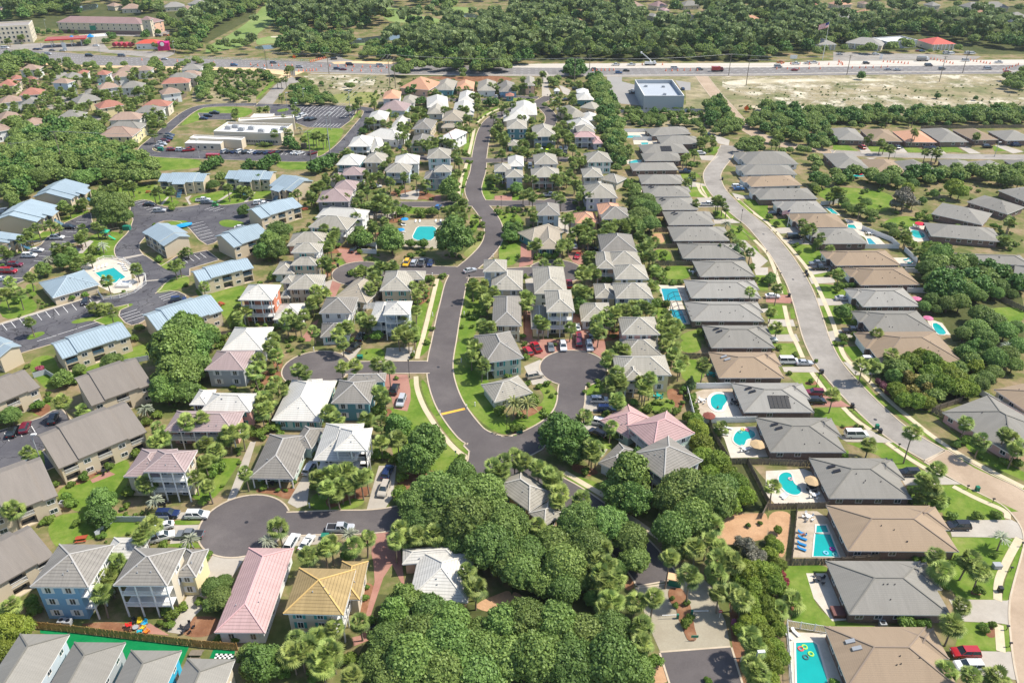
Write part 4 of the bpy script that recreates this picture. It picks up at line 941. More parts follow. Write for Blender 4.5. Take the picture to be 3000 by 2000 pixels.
# --- ranch street, paver part, far street and the brown lane
road('ranch_street',[('s',pts('02','1990,1340 1960,1430 12:1835,10 1840,90 1880,180 1990,300 2130,420 2240,500 2340,610 13:110,760 200,900 290,1060 350,1230 400,1400 450,1568 23:550,200 700,375 880,565 1110,780 1290,910 1540,1050'),7.4),
 ('p',circle(g('02',2010,1390),6))],.044,ASPH2)
road('ranch_street_paved',[('s',pts('23','1540,1050 1720,1160 2000,1310 2300,1450 33:2520,120 2590,330 2540,550 2490,750 2450,950 2490,1300 2540,1568 2600,1750'),8.3)],.046,TANROAD)
road('side_street',[('s',pts('03','585,1402 1000,1422 1600,1437 2352,1447 2900,1450'),7.5)],.043,ASPH2)
road('paved_lane',[('s',pts('02','1740,700 1850,850 1985,1000 2110,1150 2220,1220 2352,1290 03:130,1330 330,1360 600,1403'),8)],.041,TANROAD)
# --- highway
road('highway',[('s',pts('00','-600,470 0,492 380,515 680,545 1300,577 2352,597 01:0,597 1200,640 2352,655 02:1000,657 2352,652 03:1200,640 2352,632 3500,625'),31)],.034,HWY,True,.5)
sheet('road_works_concrete',[pts('02','230,588 1200,583 2352,580 03:600,562 1500,556 2352,550 3200,550 3200,590 2352,598 02:2352,622 1000,628 250,625 01:2352,622 2100,600')],.060,flat('new_concrete',(.52,.475,.41),.9,.1,.05))
sheet('sidewalk',[pts('01','500,672 1200,683 02:800,692 2352,680 03:1000,662 2352,650 3200,648 3200,655 2352,657 1000,669 02:2352,687 800,699 01:1200,690 500,679')],.062,CONC)
sheet('orange_soil',[pts('00','-100,545 680,600 1500,612 2352,625 01:150,640 450,660 240,740 180,730 240,690 0,660 00:2352,650 1500,640 900,620 0,590'),pts('01','690,572 950,562 1300,575 1290,590 900,585 720,590')],.052,CLAY)
ml=MB()
for off in (-9.5,-3.2,3.2,9.5):
    c=pts('00','-600,470 0,492 380,515 680,545 1300,577 2352,597 01:0,597 1200,640 2352,655 02:1000,657 2352,652 03:1200,640 2352,632 3500,625')
    c=smooth(c,False,2); L,_=strip(c,abs(off)*2); 
    if off<0: L=strip(c,abs(off)*2)[1]
    tot=0
    for i in range(len(L)-1):
        d=math.dist(L[i],L[i+1]); n=max(1,int(d/12))
        for j in range(n):
            a=[L[i][k]+(L[i+1][k]-L[i][k])*j/n for k in (0,1)]; b=[L[i][k]+(L[i+1][k]-L[i][k])*(j+.35)/n for k in (0,1)]
            ml.bar((*a,.066),(*b,.066),.3,.01)
struct('lane_marking',ml,WHITE)
# --- pavements (sidewalks) beside the streets
def walks(name,lst,z,mat):
    mb=MB()
    for k,(p,w_) in enumerate(lst): L,Rr=strip(p,w_); quadstrip(mb,L,Rr,z+.001*k)
    struct(name,mb,mat)
walks('sidewalk',[(pts('11','1665,995 1640,1100 1580,1350 1525,1568 21:1500,60 1480,160'),1.35),(pts('21','1470,320 1475,430 1530,580 1600,700 1700,850 1850,1010 1960,1080'),1.3),
 (pts('11','1905,0 1870,160 1860,260'),1.3),(pts('01','1920,1560 1935,1500'),1.4),(pts('01','2005,1185 1985,1300 1950,1440'),1.4),(pts('01','2020,1140 2090,1075 2160,1030 2240,1000'),1.4),
 (pts('22','480,1200 700,1330 950,1480 32:900,-50 1110,60 1230,150 1360,240'),1.4)],.048,WALK)
walks('sidewalk',[(pts('12','1890,-20 1700,120 1730,200 1790,250')[1:],1.2),(pts('12','1730,130 1790,230 1830,250'),1.2),(pts('12','1930,370 2020,450'),1.2),(pts('12','2110,530 2240,650 2352,760 13:40,850 140,1130'),1.3),
 (pts('12','2070,260 2220,390 2352,480 13:100,590 250,760 350,880 420,990 500,1160 600,1400 650,1568 23:700,150 820,250 1000,440 1150,580 1300,700 1480,850 1700,1000 1950,1140 2352,1340'),1.35),
 (pts('13','150,1240 200,1480 23:255,0 320,150'),1.3),(pts('23','400,285 530,460'),1.3),(pts('23','690,605 800,720 940,810'),1.3),(pts('23','1090,930 1300,1080 1500,1195'),1.3),(pts('23','1700,1330 1950,1460 2200,1560 33:2200,60'),1.3),
 (pts('33','2310,240 2230,380 2160,520 2110,650 2110,810'),1.5),(pts('33','2120,1030 2140,1280'),1.5)],.049,WALK)
# grass verges between pavement and street
sheet('verge',[pts('23','1120,930 1160,930 1400,1100 1560,1200 1500,1190'),pts('23','1700,1320 1790,1315 2300,1560 2200,1568'),pts('13','400,1045 445,1050 510,1165 480,1165'),pts('13','475,1245 525,1245 600,1390 540,1400'),pts('23','580,0 630,0 720,180 680,180'),pts('23','790,320 830,320 1000,500 1600,960 1900,1150 2352,1340 2352,1365 1900,1165 1430,860 1000,540'),
 pts('23','435,290 480,300 600,440 560,460'),pts('23','730,610 800,640 990,790 950,800'),pts('33','2290,240 2352,280 2300,450 2200,810 2150,810 2180,620 2260,430'),pts('33','2145,1025 2230,1040 2240,1270 2175,1285'),pts('13','110,1030 160,1060 185,1140 145,1140'),pts('13','200,1260 240,1270 250,1360 210,1360'),
 pts('12','1740,140 1780,145 1830,240 1800,245'),pts('12','1940,365 1970,365 2050,440 2010,445'),pts('12','2110,505 2240,635 2210,640 2110,540'),pts('12','2060,270 2100,275 2220,390 2190,395')],.050,LAWN)
sheet('lawn_patch',[pts('23','150,285 385,285 540,460 330,440'),pts('23','430,610 670,605 820,760 690,790 420,690'),pts('23','720,930 1050,930 1430,1190 1160,1190 1020,1050'),pts('23','1280,1320 1700,1320 2200,1568 1350,1568 1300,1480'),pts('33','1600,0 2150,0 2180,70 1620,68'),pts('33','1690,230 2060,230 2290,240 2100,620 2080,810 1750,800 1600,600'),
 pts('33','1780,1005 2090,1015 2095,1280 1720,1230'),pts('13','210,670 500,690 540,860 350,870'),pts('13','400,925 560,930 540,975 430,975'),pts('13','460,1040 740,1060 760,1190 520,1168'),pts('13','550,1240 800,1240 900,1430 620,1400'),pts('13','0,450 240,430 200,520 30,520'),
 pts('23','680,50 940,40 930,180 780,180'),pts('23','40,20 230,15 310,130 130,130'),pts('12','1610,140 1740,140 1780,245 1640,240'),pts('12','1850,365 1930,370 2000,445 1860,440'),pts('12','2000,495 2110,520 2180,640 2050,635'),pts('12','2120,695 2240,690 2300,790 2230,800'),pts('12','1860,130'+' 1870,131 1865,133')[0:0] or pts('23','1260,640 1500,650 1950,1100 2352,1280 2352,1200 1750,880 1500,640'),
 pts('13','0,1230 150,1230 175,1360 0,1360'),pts('13','0,1440 190,1440 210,1500 0,1500'),pts('12','2120,265 2352,260 2352,470 2300,440'),pts('03','600,1335 720,1330 840,1395 590,1385'),pts('03','915,1345 1000,1340 1170,1400 940,1400'),pts('03','1230,1345 1330,1345 1490,1400 1290,1400'),pts('03','1570,1345 1720,1340 1800,1400 1620,1398'),pts('03','2060,1340 2140,1340 2260,1390 2080,1392'),
 pts('02','1620,1370 1710,1370 1730,1440 1640,1420'),pts('02','1830,1350 1950,1350 1850,1420 1810,1410'),pts('12','1550,30 1700,25 1730,60 1560,75'),pts('23','680,1000 740,1000 740,1200'),pts('12','2230,960 2352,960 2352,1100 2270,1100')],.022,LAWN)
# --- apartment car parks
LOTS=[('p',smooth(pts('10','1200,290 1350,262 1480,335 1640,345 1960,295 2060,330 2500,240 2560,380 2200,520 2080,570 1985,660 1880,690 1700,480 1540,450 1420,490 1330,530 1310,480 1200,440'),True,1)),
 ('s',pts('10','1330,430 1290,560 1190,650 1155,720 1200,800 1330,900 1400,1010 1370,1090 1250,1160 1000,1215 850,1230'),8),
 ('p',pts('10','1330,780 1480,880 1620,790 1900,735 2010,820 1740,900 1740,965 1560,1000 1400,1130 1300,1150 1380,950')),
 ('p',smooth(pts('10','1400,1130 1600,1095 1740,1165 1560,1230 1420,1290 1300,1400 1180,1425 1070,1300 1230,1230 1000,1220 1100,1160'),True,1)),
 ('p',pts('10','-200,1470 0,1405 420,1275 720,1190 880,1150 1000,1200 1070,1290 850,1380 960,1420 700,1500 560,1568 270,1650 -200,1800')),
 ('p',pts('10','730,420 830,390 850,500 800,560 700,660 560,700 480,800 330,870 280,900 220,1010 100,1060 -150,1140 -150,900 -20,830 200,760 380,680 440,610 560,560 600,480')),
 ('p',pts('20','-150,860 40,810 380,700 480,640 560,620 660,730 650,900 380,1000 500,1150 360,1210 0,1240 -200,1200'))]
road('car_park',LOTS,.040,LOT,True,.3,.1)
road('car_park',[('s',pts('00','2352,962 1900,966 1750,1010 1600,1130 1430,1280 1330,1360 1340,1405 1500,1430 2352,1458 01:500,1470 660,1450 820,1320 960,1150 1060,1030 1000,990 300,975 0,967'),6.5),
 ('p',pts('01','320,975 950,988 930,1000 880,1100 770,1180 470,1170 370,1130 130,1050 120,975')),('p',pts('00','1400,1350 1900,1390 2352,1395 2352,1440 1500,1420')),('p',pts('01','0,1380 240,1380 560,1390 560,1460 0,1450')),
 ('p',pts('00','1820,1040 2130,1045 2130,1100 1850,1100'))],.038,LOT,True,.3,.1)
sheet('car_park',[pts('02','870,700 1010,700 1010,750 1160,790 1150,860 1180,970 950,950 920,880 880,760'),pts('02','1500,740 1640,760 1640,830 1560,835')],.036,flat('lot_concrete',(.30,.285,.265),.95,.1,.1))
sheet('side_road',[pts('01','250,700 330,700 400,760 310,770 150,960 0,965 200,760'),pts('00','850,470 1500,545 1600,500 1600,480 1000,460 950,400 300,400 0,420 0,470 400,470'),pts('00','1000,280 1560,280 1550,330 1390,340 1000,330'),pts('01','490,580 760,510 800,540 900,560 700,590'),
  pts('03','600,480 800,485 1500,500 1960,520 1900,550 600,560'),pts('02','860,690 1010,695 1640,700 1010,710 870,710'),pts('00','470,690 600,660 640,700 560,770 470,760'),pts('00','540,830 730,870 840,830 880,850 650,940 520,1040 450,1000 400,960 560,930'),pts('00','800,1060 940,1080 920,1130 820,1090')],.033,ASPH2)
sheet('grass_island',[smooth(pts('10','1400,1135 1560,990 1680,955 1740,980 1740,1060 1560,1110')),smooth(pts('10','640,1395 720,1360 880,1335 1060,1320 1170,1420 960,1430 850,1370 700,1410')),smooth(pts('10','1040,1260 1200,1215 1235,1235 1060,1300')),smooth(pts('10','230,1535 330,1480 420,1480 400,1510 270,1560')),
  smooth(pts('10','1525,480 1640,455 1740,465 1690,500 1540,520')),smooth(pts('10','2000,475 2060,450 2150,455 2260,480 2200,520 2050,520')),smooth(pts('10','1450,840 1560,850 1560,910 1500,900')),smooth(pts('01','190,1010 300,990 300,1020 200,1035')),smooth(pts('01','850,1110 960,1010 970,1025 880,1115')),
  smooth(pts('20','0,1230 200,1240 330,1000 400,1000 420,1180 300,1180')),smooth(pts('22','-40,860 20,850 60,870'))],.055,LAWN)
sheet('footpath',[pts('10','1470,310 1540,240 1555,245 1490,320'),pts('10','1700,250 1760,225 1730,270 1760,310 1740,315'),pts('10','1985,285 2120,200 2140,205 2010,290'),pts('10','2240,290 2330,200 2350,200 2270,290'),pts('10','160,720 380,655 410,650 190,725'),pts('10','240,645 410,640 405,655 250,655'),pts('10','780,345 850,345 820,355'),pts('10','1120,800 1310,765 1315,778 1140,815'),pts('10','1340,1010 1530,992 1535,1002 1345,1018'),pts('10','860,1210 930,1190 890,1230 940,1270 920,1280 870,1230'),
  pts('10','0,1405 860,1140 880,1150 0,1420'),pts('10','120,985 210,985 210,992 120,992'),pts('10','700,690 830,640 860,650 760,760 700,760')],.060,CONC)
pk=MB()
def stripes(t,a,b,n,d,z=.062,w=.14):
    for i in range(n):
        x=a[0]+(b[0]-a[0])*i/(n-1); y=a[1]+(b[1]-a[1])*i/(n-1)
        p,q=g(t,x,y),g(t,x+d[0],y+d[1]); pk.bar((*p,z),(*q,z),w,.01)
stripes('10',(1860,650),(1740,500),7,(130,-32)); stripes('10',(1880,360),(1960,375),3,(100,-30)); stripes('10',(1240,300),(1400,395),7,(100,-30)); stripes('10',(640,440),(480,800),2,(0,0)) if 0 else None
stripes('10',(700,470),(310,830),9,(100,5)); stripes('10',(20,1410),(820,1180),11,(45,55)); stripes('10',(1090,1330),(1170,1390),4,(170,-55)); stripes('10',(1460,1165),(1500,1195),3,(150,-50)); stripes('10',(1615,820),(1840,760),5,(55,42)); stripes('10',(720,1445),(340,1568),3,(180,-55))
stripes('01',(350,1060),(850,1085),14,(60,-50),.06,.18); stripes('01',(400,1010),(860,1020),14,(45,-30),.06,.18); stripes('01',(520,1165),(740,1170),8,(40,-30),.06,.18); stripes('00',(2060,1410),(2352,1420),8,(18,-14),.06,.18); stripes('01',(20,1420),(480,1430),12,(18,-16),.06,.18)
stripes('20',(40,840),(280,760),3,(45,75)); stripes('20',(390,710),(391,711),2,(50,70)); stripes('11',(1410,880),(1550,885),3,(25,-50))
struct('parking_marking',pk,WHITE)
# --- pool decks and yards
sheet('pool_deck',[pts('10','740,890 960,800 1130,810 1200,850 1210,1000 1330,960 1300,1080 1050,1130 900,1060'),pts('22','1680,470 1760,440 2020,430 2120,690 1760,700 1680,600'),pts('22','1850,790 2240,780 2352,1060 2010,1070 1950,890'),pts('23','-20,1190 330,1170 400,1200 540,1480 60,1490 -20,1400'),
  pts('33','350,560 540,560 720,990 590,1000 420,790'),pts('33','170,1100 550,1110 700,1568 750,1700 200,1700'),pts('12','1340,1050 1600,1060 1630,1190 1560,1200 1390,1200'),pts('12','1430,1205 1560,1205 1640,1410 1490,1415'),
  pts('13','1290,520 1480,490 1500,640 1340,660'),pts('13','700,440 860,480 900,620 780,560'),pts('13','880,600 1000,600 1100,700 940,710'),pts('13','1150,800 1300,800 1400,880 1220,880'),pts('13','1450,1350 1600,1400 1680,1510 1520,1500'),pts('13','500,330 560,330 680,420 600,400'),
  pts('02','1010,1205 1260,1220 1280,1260 1030,1265'),pts('02','1110,1280 1340,1280 1340,1320 1120,1330'),pts('02','1050,1470 1200,1470 1210,1510 1060,1510'),pts('12','1090,150 1190,180 1210,210 1100,210')],.042,DECKP)
sheet('pool_terrace',[pts('33','270,-10 450,-10 560,60 740,400 700,415 215,415 240,200'),pts('22','1690,470 1760,440 2020,430 2040,470 1850,470 1790,520 1800,600 1830,640 1830,700 1760,700 1680,600')],.045,STONE)
sheet('pool_terrace',[pts('11','1340,455 1790,445 1730,720 1360,700')],.042,PAVER)
sheet('artificial_turf',[pts('30','600,1100 700,1110 1740,1230 1660,1410 1600,1560 400,1560'),pts('30','370,1080 620,1095 600,1140 370,1110'),pts('30','1960,1260 2160,1270 2150,1350 1925,1340')],.044,TURF)
mb=MB()
for i in range(8):
    for j in range(3):
        if (i+j)%2==0:
            q=lambda a,b:g('30',1985+a*21+b*-6,1297+b*15.5+a*.5)
            mb.face([(*q(i,j+1),.052),(*q(i+1,j+1),.052),(*q(i+1,j),.052),(*q(i,j),.052)])
struct('game_court',mb,WHITE)
sheet('game_board',[pts('30','1985,1297 2153,1301 2135,1346 1967,1343')],.048,DARK)
# ---------------------------------------------------------------- buildings (photo survey: eave corners and eave height)
build_houses('''
30 275,685 815,690 555,292 8.9 g blue R
+30 930,430 1275,430 850,230 3.0 W white N
30 1040,672 1535,675 1235,325 8.7 g cream F
+30 1590,590 1800,592 1900,338 5.6 g yellow
30 1970,1105 85,1110@31 430,330@31 3.3 k white
31 250,930 805,945 415,510 7.6 O sand R
+31 700,800 955,802 1065,450 4.6 O sand N
31 1400,800 1945,830 1340,345 3.1 W peach
+31 1345,480 1850,440 1345,335 3.1 W peach N
20 1320,1197 1700,1202 1860,1000 8.7 K sand F
+20 1135,1242 1480,1245 1310,985 5.8 K sand N
20 1505,826 2150,830 1560,635 5.6 K pink F
20 1740,582 1900,585 1830,442 5.5 W white
+20 1845,637 2300,645 1990,470 5.5 W pink
20 1880,263 2245,265 1975,85 5.5 K grey
20 2035,83 60,80@21 -230,1440@11 5.5 W white
21 145,725 590,735 300,350 3.2 W mint
+21 395,430 580,430 400,345 3.3 W mint N
21 690,568 1050,570 770,355 5.6 g teal
+21 830,380 1185,370 860,298 5.6 g teal N
21 715,1005 1020,1005 790,795 8.7 W white FR
+21 525,1092 900,1094 650,752 5.8 W white F
21 -64,1255 345,1262 90,850 3.2 g mint F
+21 320,960 510,985 340,762 3.3 g mint N
21 2110,197 108,150@22 2017,1515@11 5.8 g green L
+21 2190,560 190,470@22 2115,385 3.0 w green
22 1050,775 1300,990 1635,805 5.6 k mint F
+22 805,725 1070,890 1215,665 3.0 k mint N
22 1085,1035 1400,1275 1690,1045 6.4 g white F
+22 790,1115 1000,1210 1150,1000 3.0 g white N
22 960,312 1465,310 950,130 5.6 w yellow
+22 1030,357 1225,357 925,222 5.6 w yellow F
22 1030,130 1375,125 D9 3.2 w peach
22 160,1560 408,1398 D11 3.3 w peach
+32 300,125 480,15 D5 3.0 w peach N
12 1010,1508 1362,1508 1000,1345 5.6 w pink R
12 635,1385 930,1385 690,1215 3.0 w white
12 955,1175 1300,1175 925,1035 5.6 w pale F
+12 765,1170 960,1172 680,1040 3.0 w yellow
12 950,998 1260,998 930,870 5.6 w yellow
12 778,900 955,902 790,750 5.6 w peach F
+12 895,868 1195,868 880,750 5.6 w peach N
12 820,742 1150,742 845,590 5.6 g grey N
12 318,1300 577,1298 308,1100 8.7 w yellow F
+12 205,1132 512,1130 205,888 5.6 w white N
+12 175,1450 345,1450 172,1238 3.0 w yellow
11 2155,1095 98,1098@12 98,920@12 5.6 w sand
+11 2085,930 2305,930 2090,822 8.2 w sand L
11 2168,1425 88,1425@12 2185,1155 5.6 g cream
12 235,720 460,720 260,520 3.0 b teal F
+12 185,645 480,560 190,530 3.2 b teal N
12 225,412 443,412 205,308 5.6 g pale L
12 675,255 972,252 725,135 5.6 w lilac
12 825,448 1097,445 820,345 5.6 g peach F
+12 800,400 1005,400 785,305 5.9 o peach N
12 585,485 800,480 580,390 3.0 o peach
12 655,62 840,60 1545,615 5.6 w cream F
12 655,62 842,60 D11 5.6 w cream F
+12 800,75 965,115 D8 3.4 w cream
11 2185,12 2345,12 D10 5.6 w lilac F
+12 -60,64 108,62 D9 5.6 w lilac
12 180,62 445,60 D11 5.6 w pink F
11 1165,1325 1410,1325 1200,1200 8.7 W pale F
+11 1035,1385 1250,1387 1100,1205 5.8 W pale F
11 1135,1103 1420,1103 1195,925 5.6 w beige
+11 1300,1000 1545,1000 D6 5.5 w beige N
11 720,1165 1015,1215 1060,1000 3.3 b beige N
11 578,1310 885,1312 650,1165 5.6 g white R
+11 590,1530 870,1510 D8 3.0 g white
11 285,1090 590,1088 340,960 5.6 w sand R
+11 225,1032 340,1035 260,962 5.6 w sand N
+11 215,1170 310,1170 220,1060 3.0 w sand N
11 320,755 580,755 350,672 8.4 w sand R
+11 318,870 560,870 365,800 5.6 w sand
+11 152,950 348,950 230,838 3.0 w mint
11 285,692 650,685 340,580 3.6 w pink N
11 480,520 835,547 545,415 5.6 w white R
+11 545,430 985,450 560,345 5.6 W white N
11 555,288 855,285 590,188 5.2 K dim N
11 705,178 910,178 730,100 5.6 K beige R
11 785,45 985,42 D9 5.6 K lilac F
+11 665,92 800,95 720,30 3.2 K lilac N
11 1195,18 1410,20 D10 5.6 w pale F
+01 1180,1568 1400,1568 D8 5.4 g pale N
11 1540,75 1680,75 D9 5.4 g grey
+11 1630,15 1795,15 D8 8.2 w pale F
10 2188,1188 150,1190@11 2270,1048 8.7 W red F
+11 155,1370 440,1360 180,1228 3.0 W white N
01 735,1515 950,1520 795,1430 5.6 W teal F
+01 950,1500 1030,1500 D8 3.2 w white N
01 985,1495 1175,1498 1040,1415 5.6 w beige
01 845,1348 1045,1348 915,1262 5.6 W pale F
+01 1060,1400 1200,1390 1050,1275 3.2 W white N
01 995,1255 1305,1295 1075,1190 3.5 W white N
01 1020,1105 1195,1105 1075,1033 5.6 W beige F
+01 1200,1212 1340,1215 1200,1065 3.2 W beige N
01 1125,1012 1370,1020 1185,948 3.6 K pale
01 1160,910 1320,908 1215,845 5.6 o white F
01 1335,950 1455,950 1340,885 3.2 w white N
01 1315,808 1590,830 1385,735 4.0 o peach
01 1635,828 1812,830 1690,745 3.6 w teal
01 1835,820 2000,820 1890,755 3.6 o peach
01 2030,835 2200,835 2075,750 3.6 w white
01 2235,845 2400,842 2290,760 3.6 g blue
01 1855,935 1998,935 1880,848 3.6 W sand N
01 1570,990 1770,985 1620,895 3.6 W white N
+01 1570,1048 1720,1048 1590,965 3.0 w white
01 1800,1055 2000,1055 1795,945 3.2 W grey
01 1705,1110 1895,1112 1740,1030 5.6 b beige
+01 1700,1175 1860,1175 D6 3.0 b beige N
01 1435,1185 1610,1190 1490,1105 5.6 g beige
01 1410,1350 1610,1350 1440,1250 3.2 g beige
01 1665,1270 1810,1290 1690,1180 5.6 X white
01 1570,1458 1790,1455 1610,1378 5.6 w pale
01 1270,1510 1500,1505 1300,1435 5.6 W white
02 -10,1058 232,1058 40,950 3.8 W sand
02 -80,1115 165,1115 -20,1045 3.0 W sand N
02 -50,1185 140,1185 -20,1115 5.6 w teal
+02 -40,1340 70,1340 D8 3.0 w teal
02 200,1258 410,1255 240,1160 5.6 w blue F
02 595,855 710,855 600,825 3.2 X blue
02 600,920 756,920 610,868 3.6 W teal
02 530,1085 700,1070 620,978 3.6 w beige
+02 620,985 760,1005 640,940 3.8 w beige N
02 650,1108 795,1108 648,1045 3.2 W yellow
02 560,1190 770,1180 600,1110 4.0 W lilac N
02 600,1222 765,1220 650,1165 5.0 w white N
02 575,1262 772,1262 590,1225 5.6 k lilac F
+02 745,1322 836,1320 770,1258 3.1 k lilac N
02 690,1492 922,1488 650,1412 5.6 w white
02 205,1512 425,1510 230,1425 5.6 w white
02 -40,1530 110,1530 -20,1440 5.6 W pale
02 118,788 213,788 140,712 5.6 w peach N
02 -60,885 20,885 D6 3.0 r teal N
30 185,1115 640,1120 D17 5.4 s pale BN
30 685,1190 1155,1195 D17 5.4 s grey BN
30 1205,1265 1670,1270 D17 5.4 s aqua BN
30 1720,1340 2160,1350 D17 5.4 s sand BN
'''.replace('12 655,62 840,60 1545,615 5.6 w cream F\n',''),'c')
build_houses('''
00 175,648 355,642 D10 5.4 t white
00 -40,795 130,790 D12 5.4 r cream
00 110,735 205,725 D10 5.4 r cream
00 170,882 385,868 D12 5.4 r white
00 0,952 205,928 D11 5.4 t white
00 185,957 335,952 D11 5.4 s yellow
00 0,1108 205,1075 D12 5.4 t cream
00 -60,1220 120,1185 D11 5.4 t white
00 230,1164 440,1132 D10 5.4 t white
00 515,1088 740,1082 D11 5.4 s white
00 710,948 935,912 D11 5.4 s yellow
00 912,1002 1140,967 D11 5.4 r yellow
00 915,822 1095,800 D10 5.4 t white
00 1105,812 1312,802 D11 5.4 s white
00 1035,715 1220,697 D10 5.4 t white
00 1075,658 1240,652 D11 5.4 t white
00 1240,652 1385,648 D9 5.4 t white
00 1230,1035 1470,1032 D10 5.4 s white H
00 1300,982 1545,978 D10 5.4 r cream
00 995,1108 1285,1098 D11 5.4 t white
00 960,1192 1280,1192 D11 5.4 s yellow
00 890,1262 1215,1258 D13 5.4 t yellow
00 1490,872 1670,850 D10 5.4 t white
00 1480,775 1740,762 D10 5.4 r cream
00 1545,728 1800,716 D10 5.4 s cream
00 1650,698 1835,692 D9 5.4 t cream
00 1660,645 1840,640 D11 5.4 s white
00 860,690 980,690 D9 5.4 r white
00 700,682 800,678 D8 5.4 r white
00 610,722 760,705 D10 5.4 s cream
00 470,762 620,768 D8 7.6 t pale
00 780,862 885,852 D8 3.2 s cream
00 290,735 355,725 D9 5.4 r pink
00 -90,650 30,640 D9 5.4 r cream
01 -60,1568 175,1568 D1 4 M beige N
'''.replace('01 -60,1568 175,1568 D1 4 M beige N\n',''),'c','N')
build_houses('''
02 1290,1250 1650,1230 1260,1183 2.7 s brick E
02 1370,1325 1722,1322 1335,1255 2.7 s brick E
02 1210,1410 1630,1402 1185,1332 2.7 s brick H
02 1220,1480 1570,1477 1200,1410 2.7 s brick
02 1110,1568 1530,1562 1075,1500 2.7 s brick
12 1190,122 1570,122 1165,37 2.7 s brick E
12 1225,240 1645,240 1195,140 2.7 s brick EV
12 1330,362 1715,360 1290,250 2.7 s brick V
12 1440,500 1865,497 1395,375 2.7 s brick EV
12 1485,645 2000,643 1440,515 2.7 s brick E
12 1570,805 2145,808 1512,665 2.7 s brick E
12 1730,975 2235,970 1668,825 2.7 s brick
12 1645,1170 2290,1170 1580,1003 2.7 S brick E
12 1650,1380 2320,1382 1572,1200 2.7 S brick E
22 1830,58 2415,58 1765,1420@12 2.7 s brick EV
22 1900,335 150,335@23 1808,97 2.7 n brick EV
22 2130,650 425,650@23 2040,380 2.7 S brick EVH
23 20,1015 718,1017 2237,697@22 2.7 s brick EV
23 560,1440 1325,1443 380,1068 2.7 s brick EV
33 735,355 1755,362 540,1500@23 2.7 n brick E
33 745,938 1685,945 535,443 2.7 s brick E
33 735,1600 1750,1610 548,1045 2.7 n brick EV
03 -200,1515 282,1508 -240,1400 2.7 s white Q
13 -216,38 270,36 D13 2.7 s white Q
13 -155,150 315,135 D13 2.7 n white Q
13 -80,265 460,260 D13 2.7 s brick Q
13 150,388 550,385 75,280 2.7 S brick Q
13 300,522 738,520 238,395 2.7 n brick Q
13 490,672 920,668 400,530 2.7 s brick Q
13 620,873 1220,868 550,735 2.7 n brick Q
13 850,1052 1398,1047 735,890 2.7 n brick Q
13 870,1250 1405,1245 750,1080 2.7 S brick Q
13 940,1480 1545,1480 835,1285 2.7 s brick Q
23 1040,200 1800,190 D17 2.7 n brick Q
03 650,1285 905,1292 590,1180 2.7 s brick
03 960,1297 1238,1302 830,1190 2.7 n brick
03 1270,1307 1555,1310 1150,1205 2.7 o brick N
03 1580,1304 1845,1304 1425,1185 2.7 s brick
03 1885,1290 2118,1284 1715,1190 2.7 n brick
03 2180,1292 2460,1290 2035,1205 2.7 s brick
03 640,1545 935,1547 555,1410 2.7 s brick
03 960,1590 1285,1600 910,1465 2.7 n brick
03 1330,1590 1565,1565 1225,1475 2.7 s brick
03 1640,1560 1920,1575 1560,1465 2.7 s brick
03 1990,1560 2210,1540 1910,1480 2.7 s brick
03 2280,1540 2500,1540 2220,1470 2.7 s brick
13 1500,395 1970,500 2165,415 2.7 s brick
13 1500,600 2130,652 1470,478 2.7 s brick E
13 1800,850 2420,870 1655,755 2.7 s brick
13 1825,285 2200,400 2310,320 2.7 s brick
13 2110,180 2400,300 D14 2.7 s brick
13 2250,1010 2600,1080 D14 2.7 s white
23 1600,650 2240,1040 D17 2.7 s pink
23 2075,440 2400,660 D16 2.7 n beige
'''.strip(),'h')
build_houses('''
10 1305,565 1500,690 1742,612 5.2 M beige
10 1830,1022 2332,890 1730,945 5.2 M beige
10 1455,1482 2050,1282 1290,1348 5.2 M beige
10 2145,705 135,590@11 1995,612 5.2 M beige
11 45,440 427,325 -65,368 5.2 M beige
11 118,135 322,190 550,115 5.2 M beige T
10 1450,98 1868,100 D9 5.2 M beige T
10 2062,72 2480,82 D9 5.2 M beige T
10 335,470 527,318 D15 5.2 M beige T
10 650,262 822,132 D15 5.2 M beige T
10 80,662 142,578 D13 5.2 M beige T
20 570,158 1205,-55 455,38 5.2 M beige
20 -330,20 -15,150 185,42 5.2 M beige T
20 -150,640 372,418 270,285 5.2 d beige
20 840,592 1402,388 605,432 5.2 d beige
20 540,1168 1350,828 370,928 5.2 d beige
20 -100,1660 532,1412 345,1148 5.2 d beige
30 -200,790 497,395 370,128 5.2 d beige
''','a')
def onehouse(nm,t,FL,FR,T_,ze,roof,wall,opts='',kind='h',p=None):
    B=Block(parse(FL,t,ze),parse(FR,t,ze),parse(T_,t,ze),ze); c=B.pt(B.W/2,B.D/2,0)
    root=empty(nm,c[0],c[1],0,B.ang); fr=frame_of(c[0],c[1],0,B.ang); rng=random.Random(5)
    return B,root,fr,rng
# clubhouse beside the kidney car park
B,root,fr,rng=onehouse('clubhouse','10','485,1170','915,1045','330,1035',3.0,'M','white')
ranch(B,root,fr,'M','beige','',rng); tag(root,'clubhouse with blue metal hip roof beside the fenced swimming pool','clubhouse')
# entrance kiosk
B,root,fr,rng=onehouse('gatehouse','02','385,838','440,838','D4',2.9,'X','white')
cottage(B,root,fr,'X','white','N',rng,.8); tag(root,'tiny white gatehouse between the two entrance lanes','gatehouse')
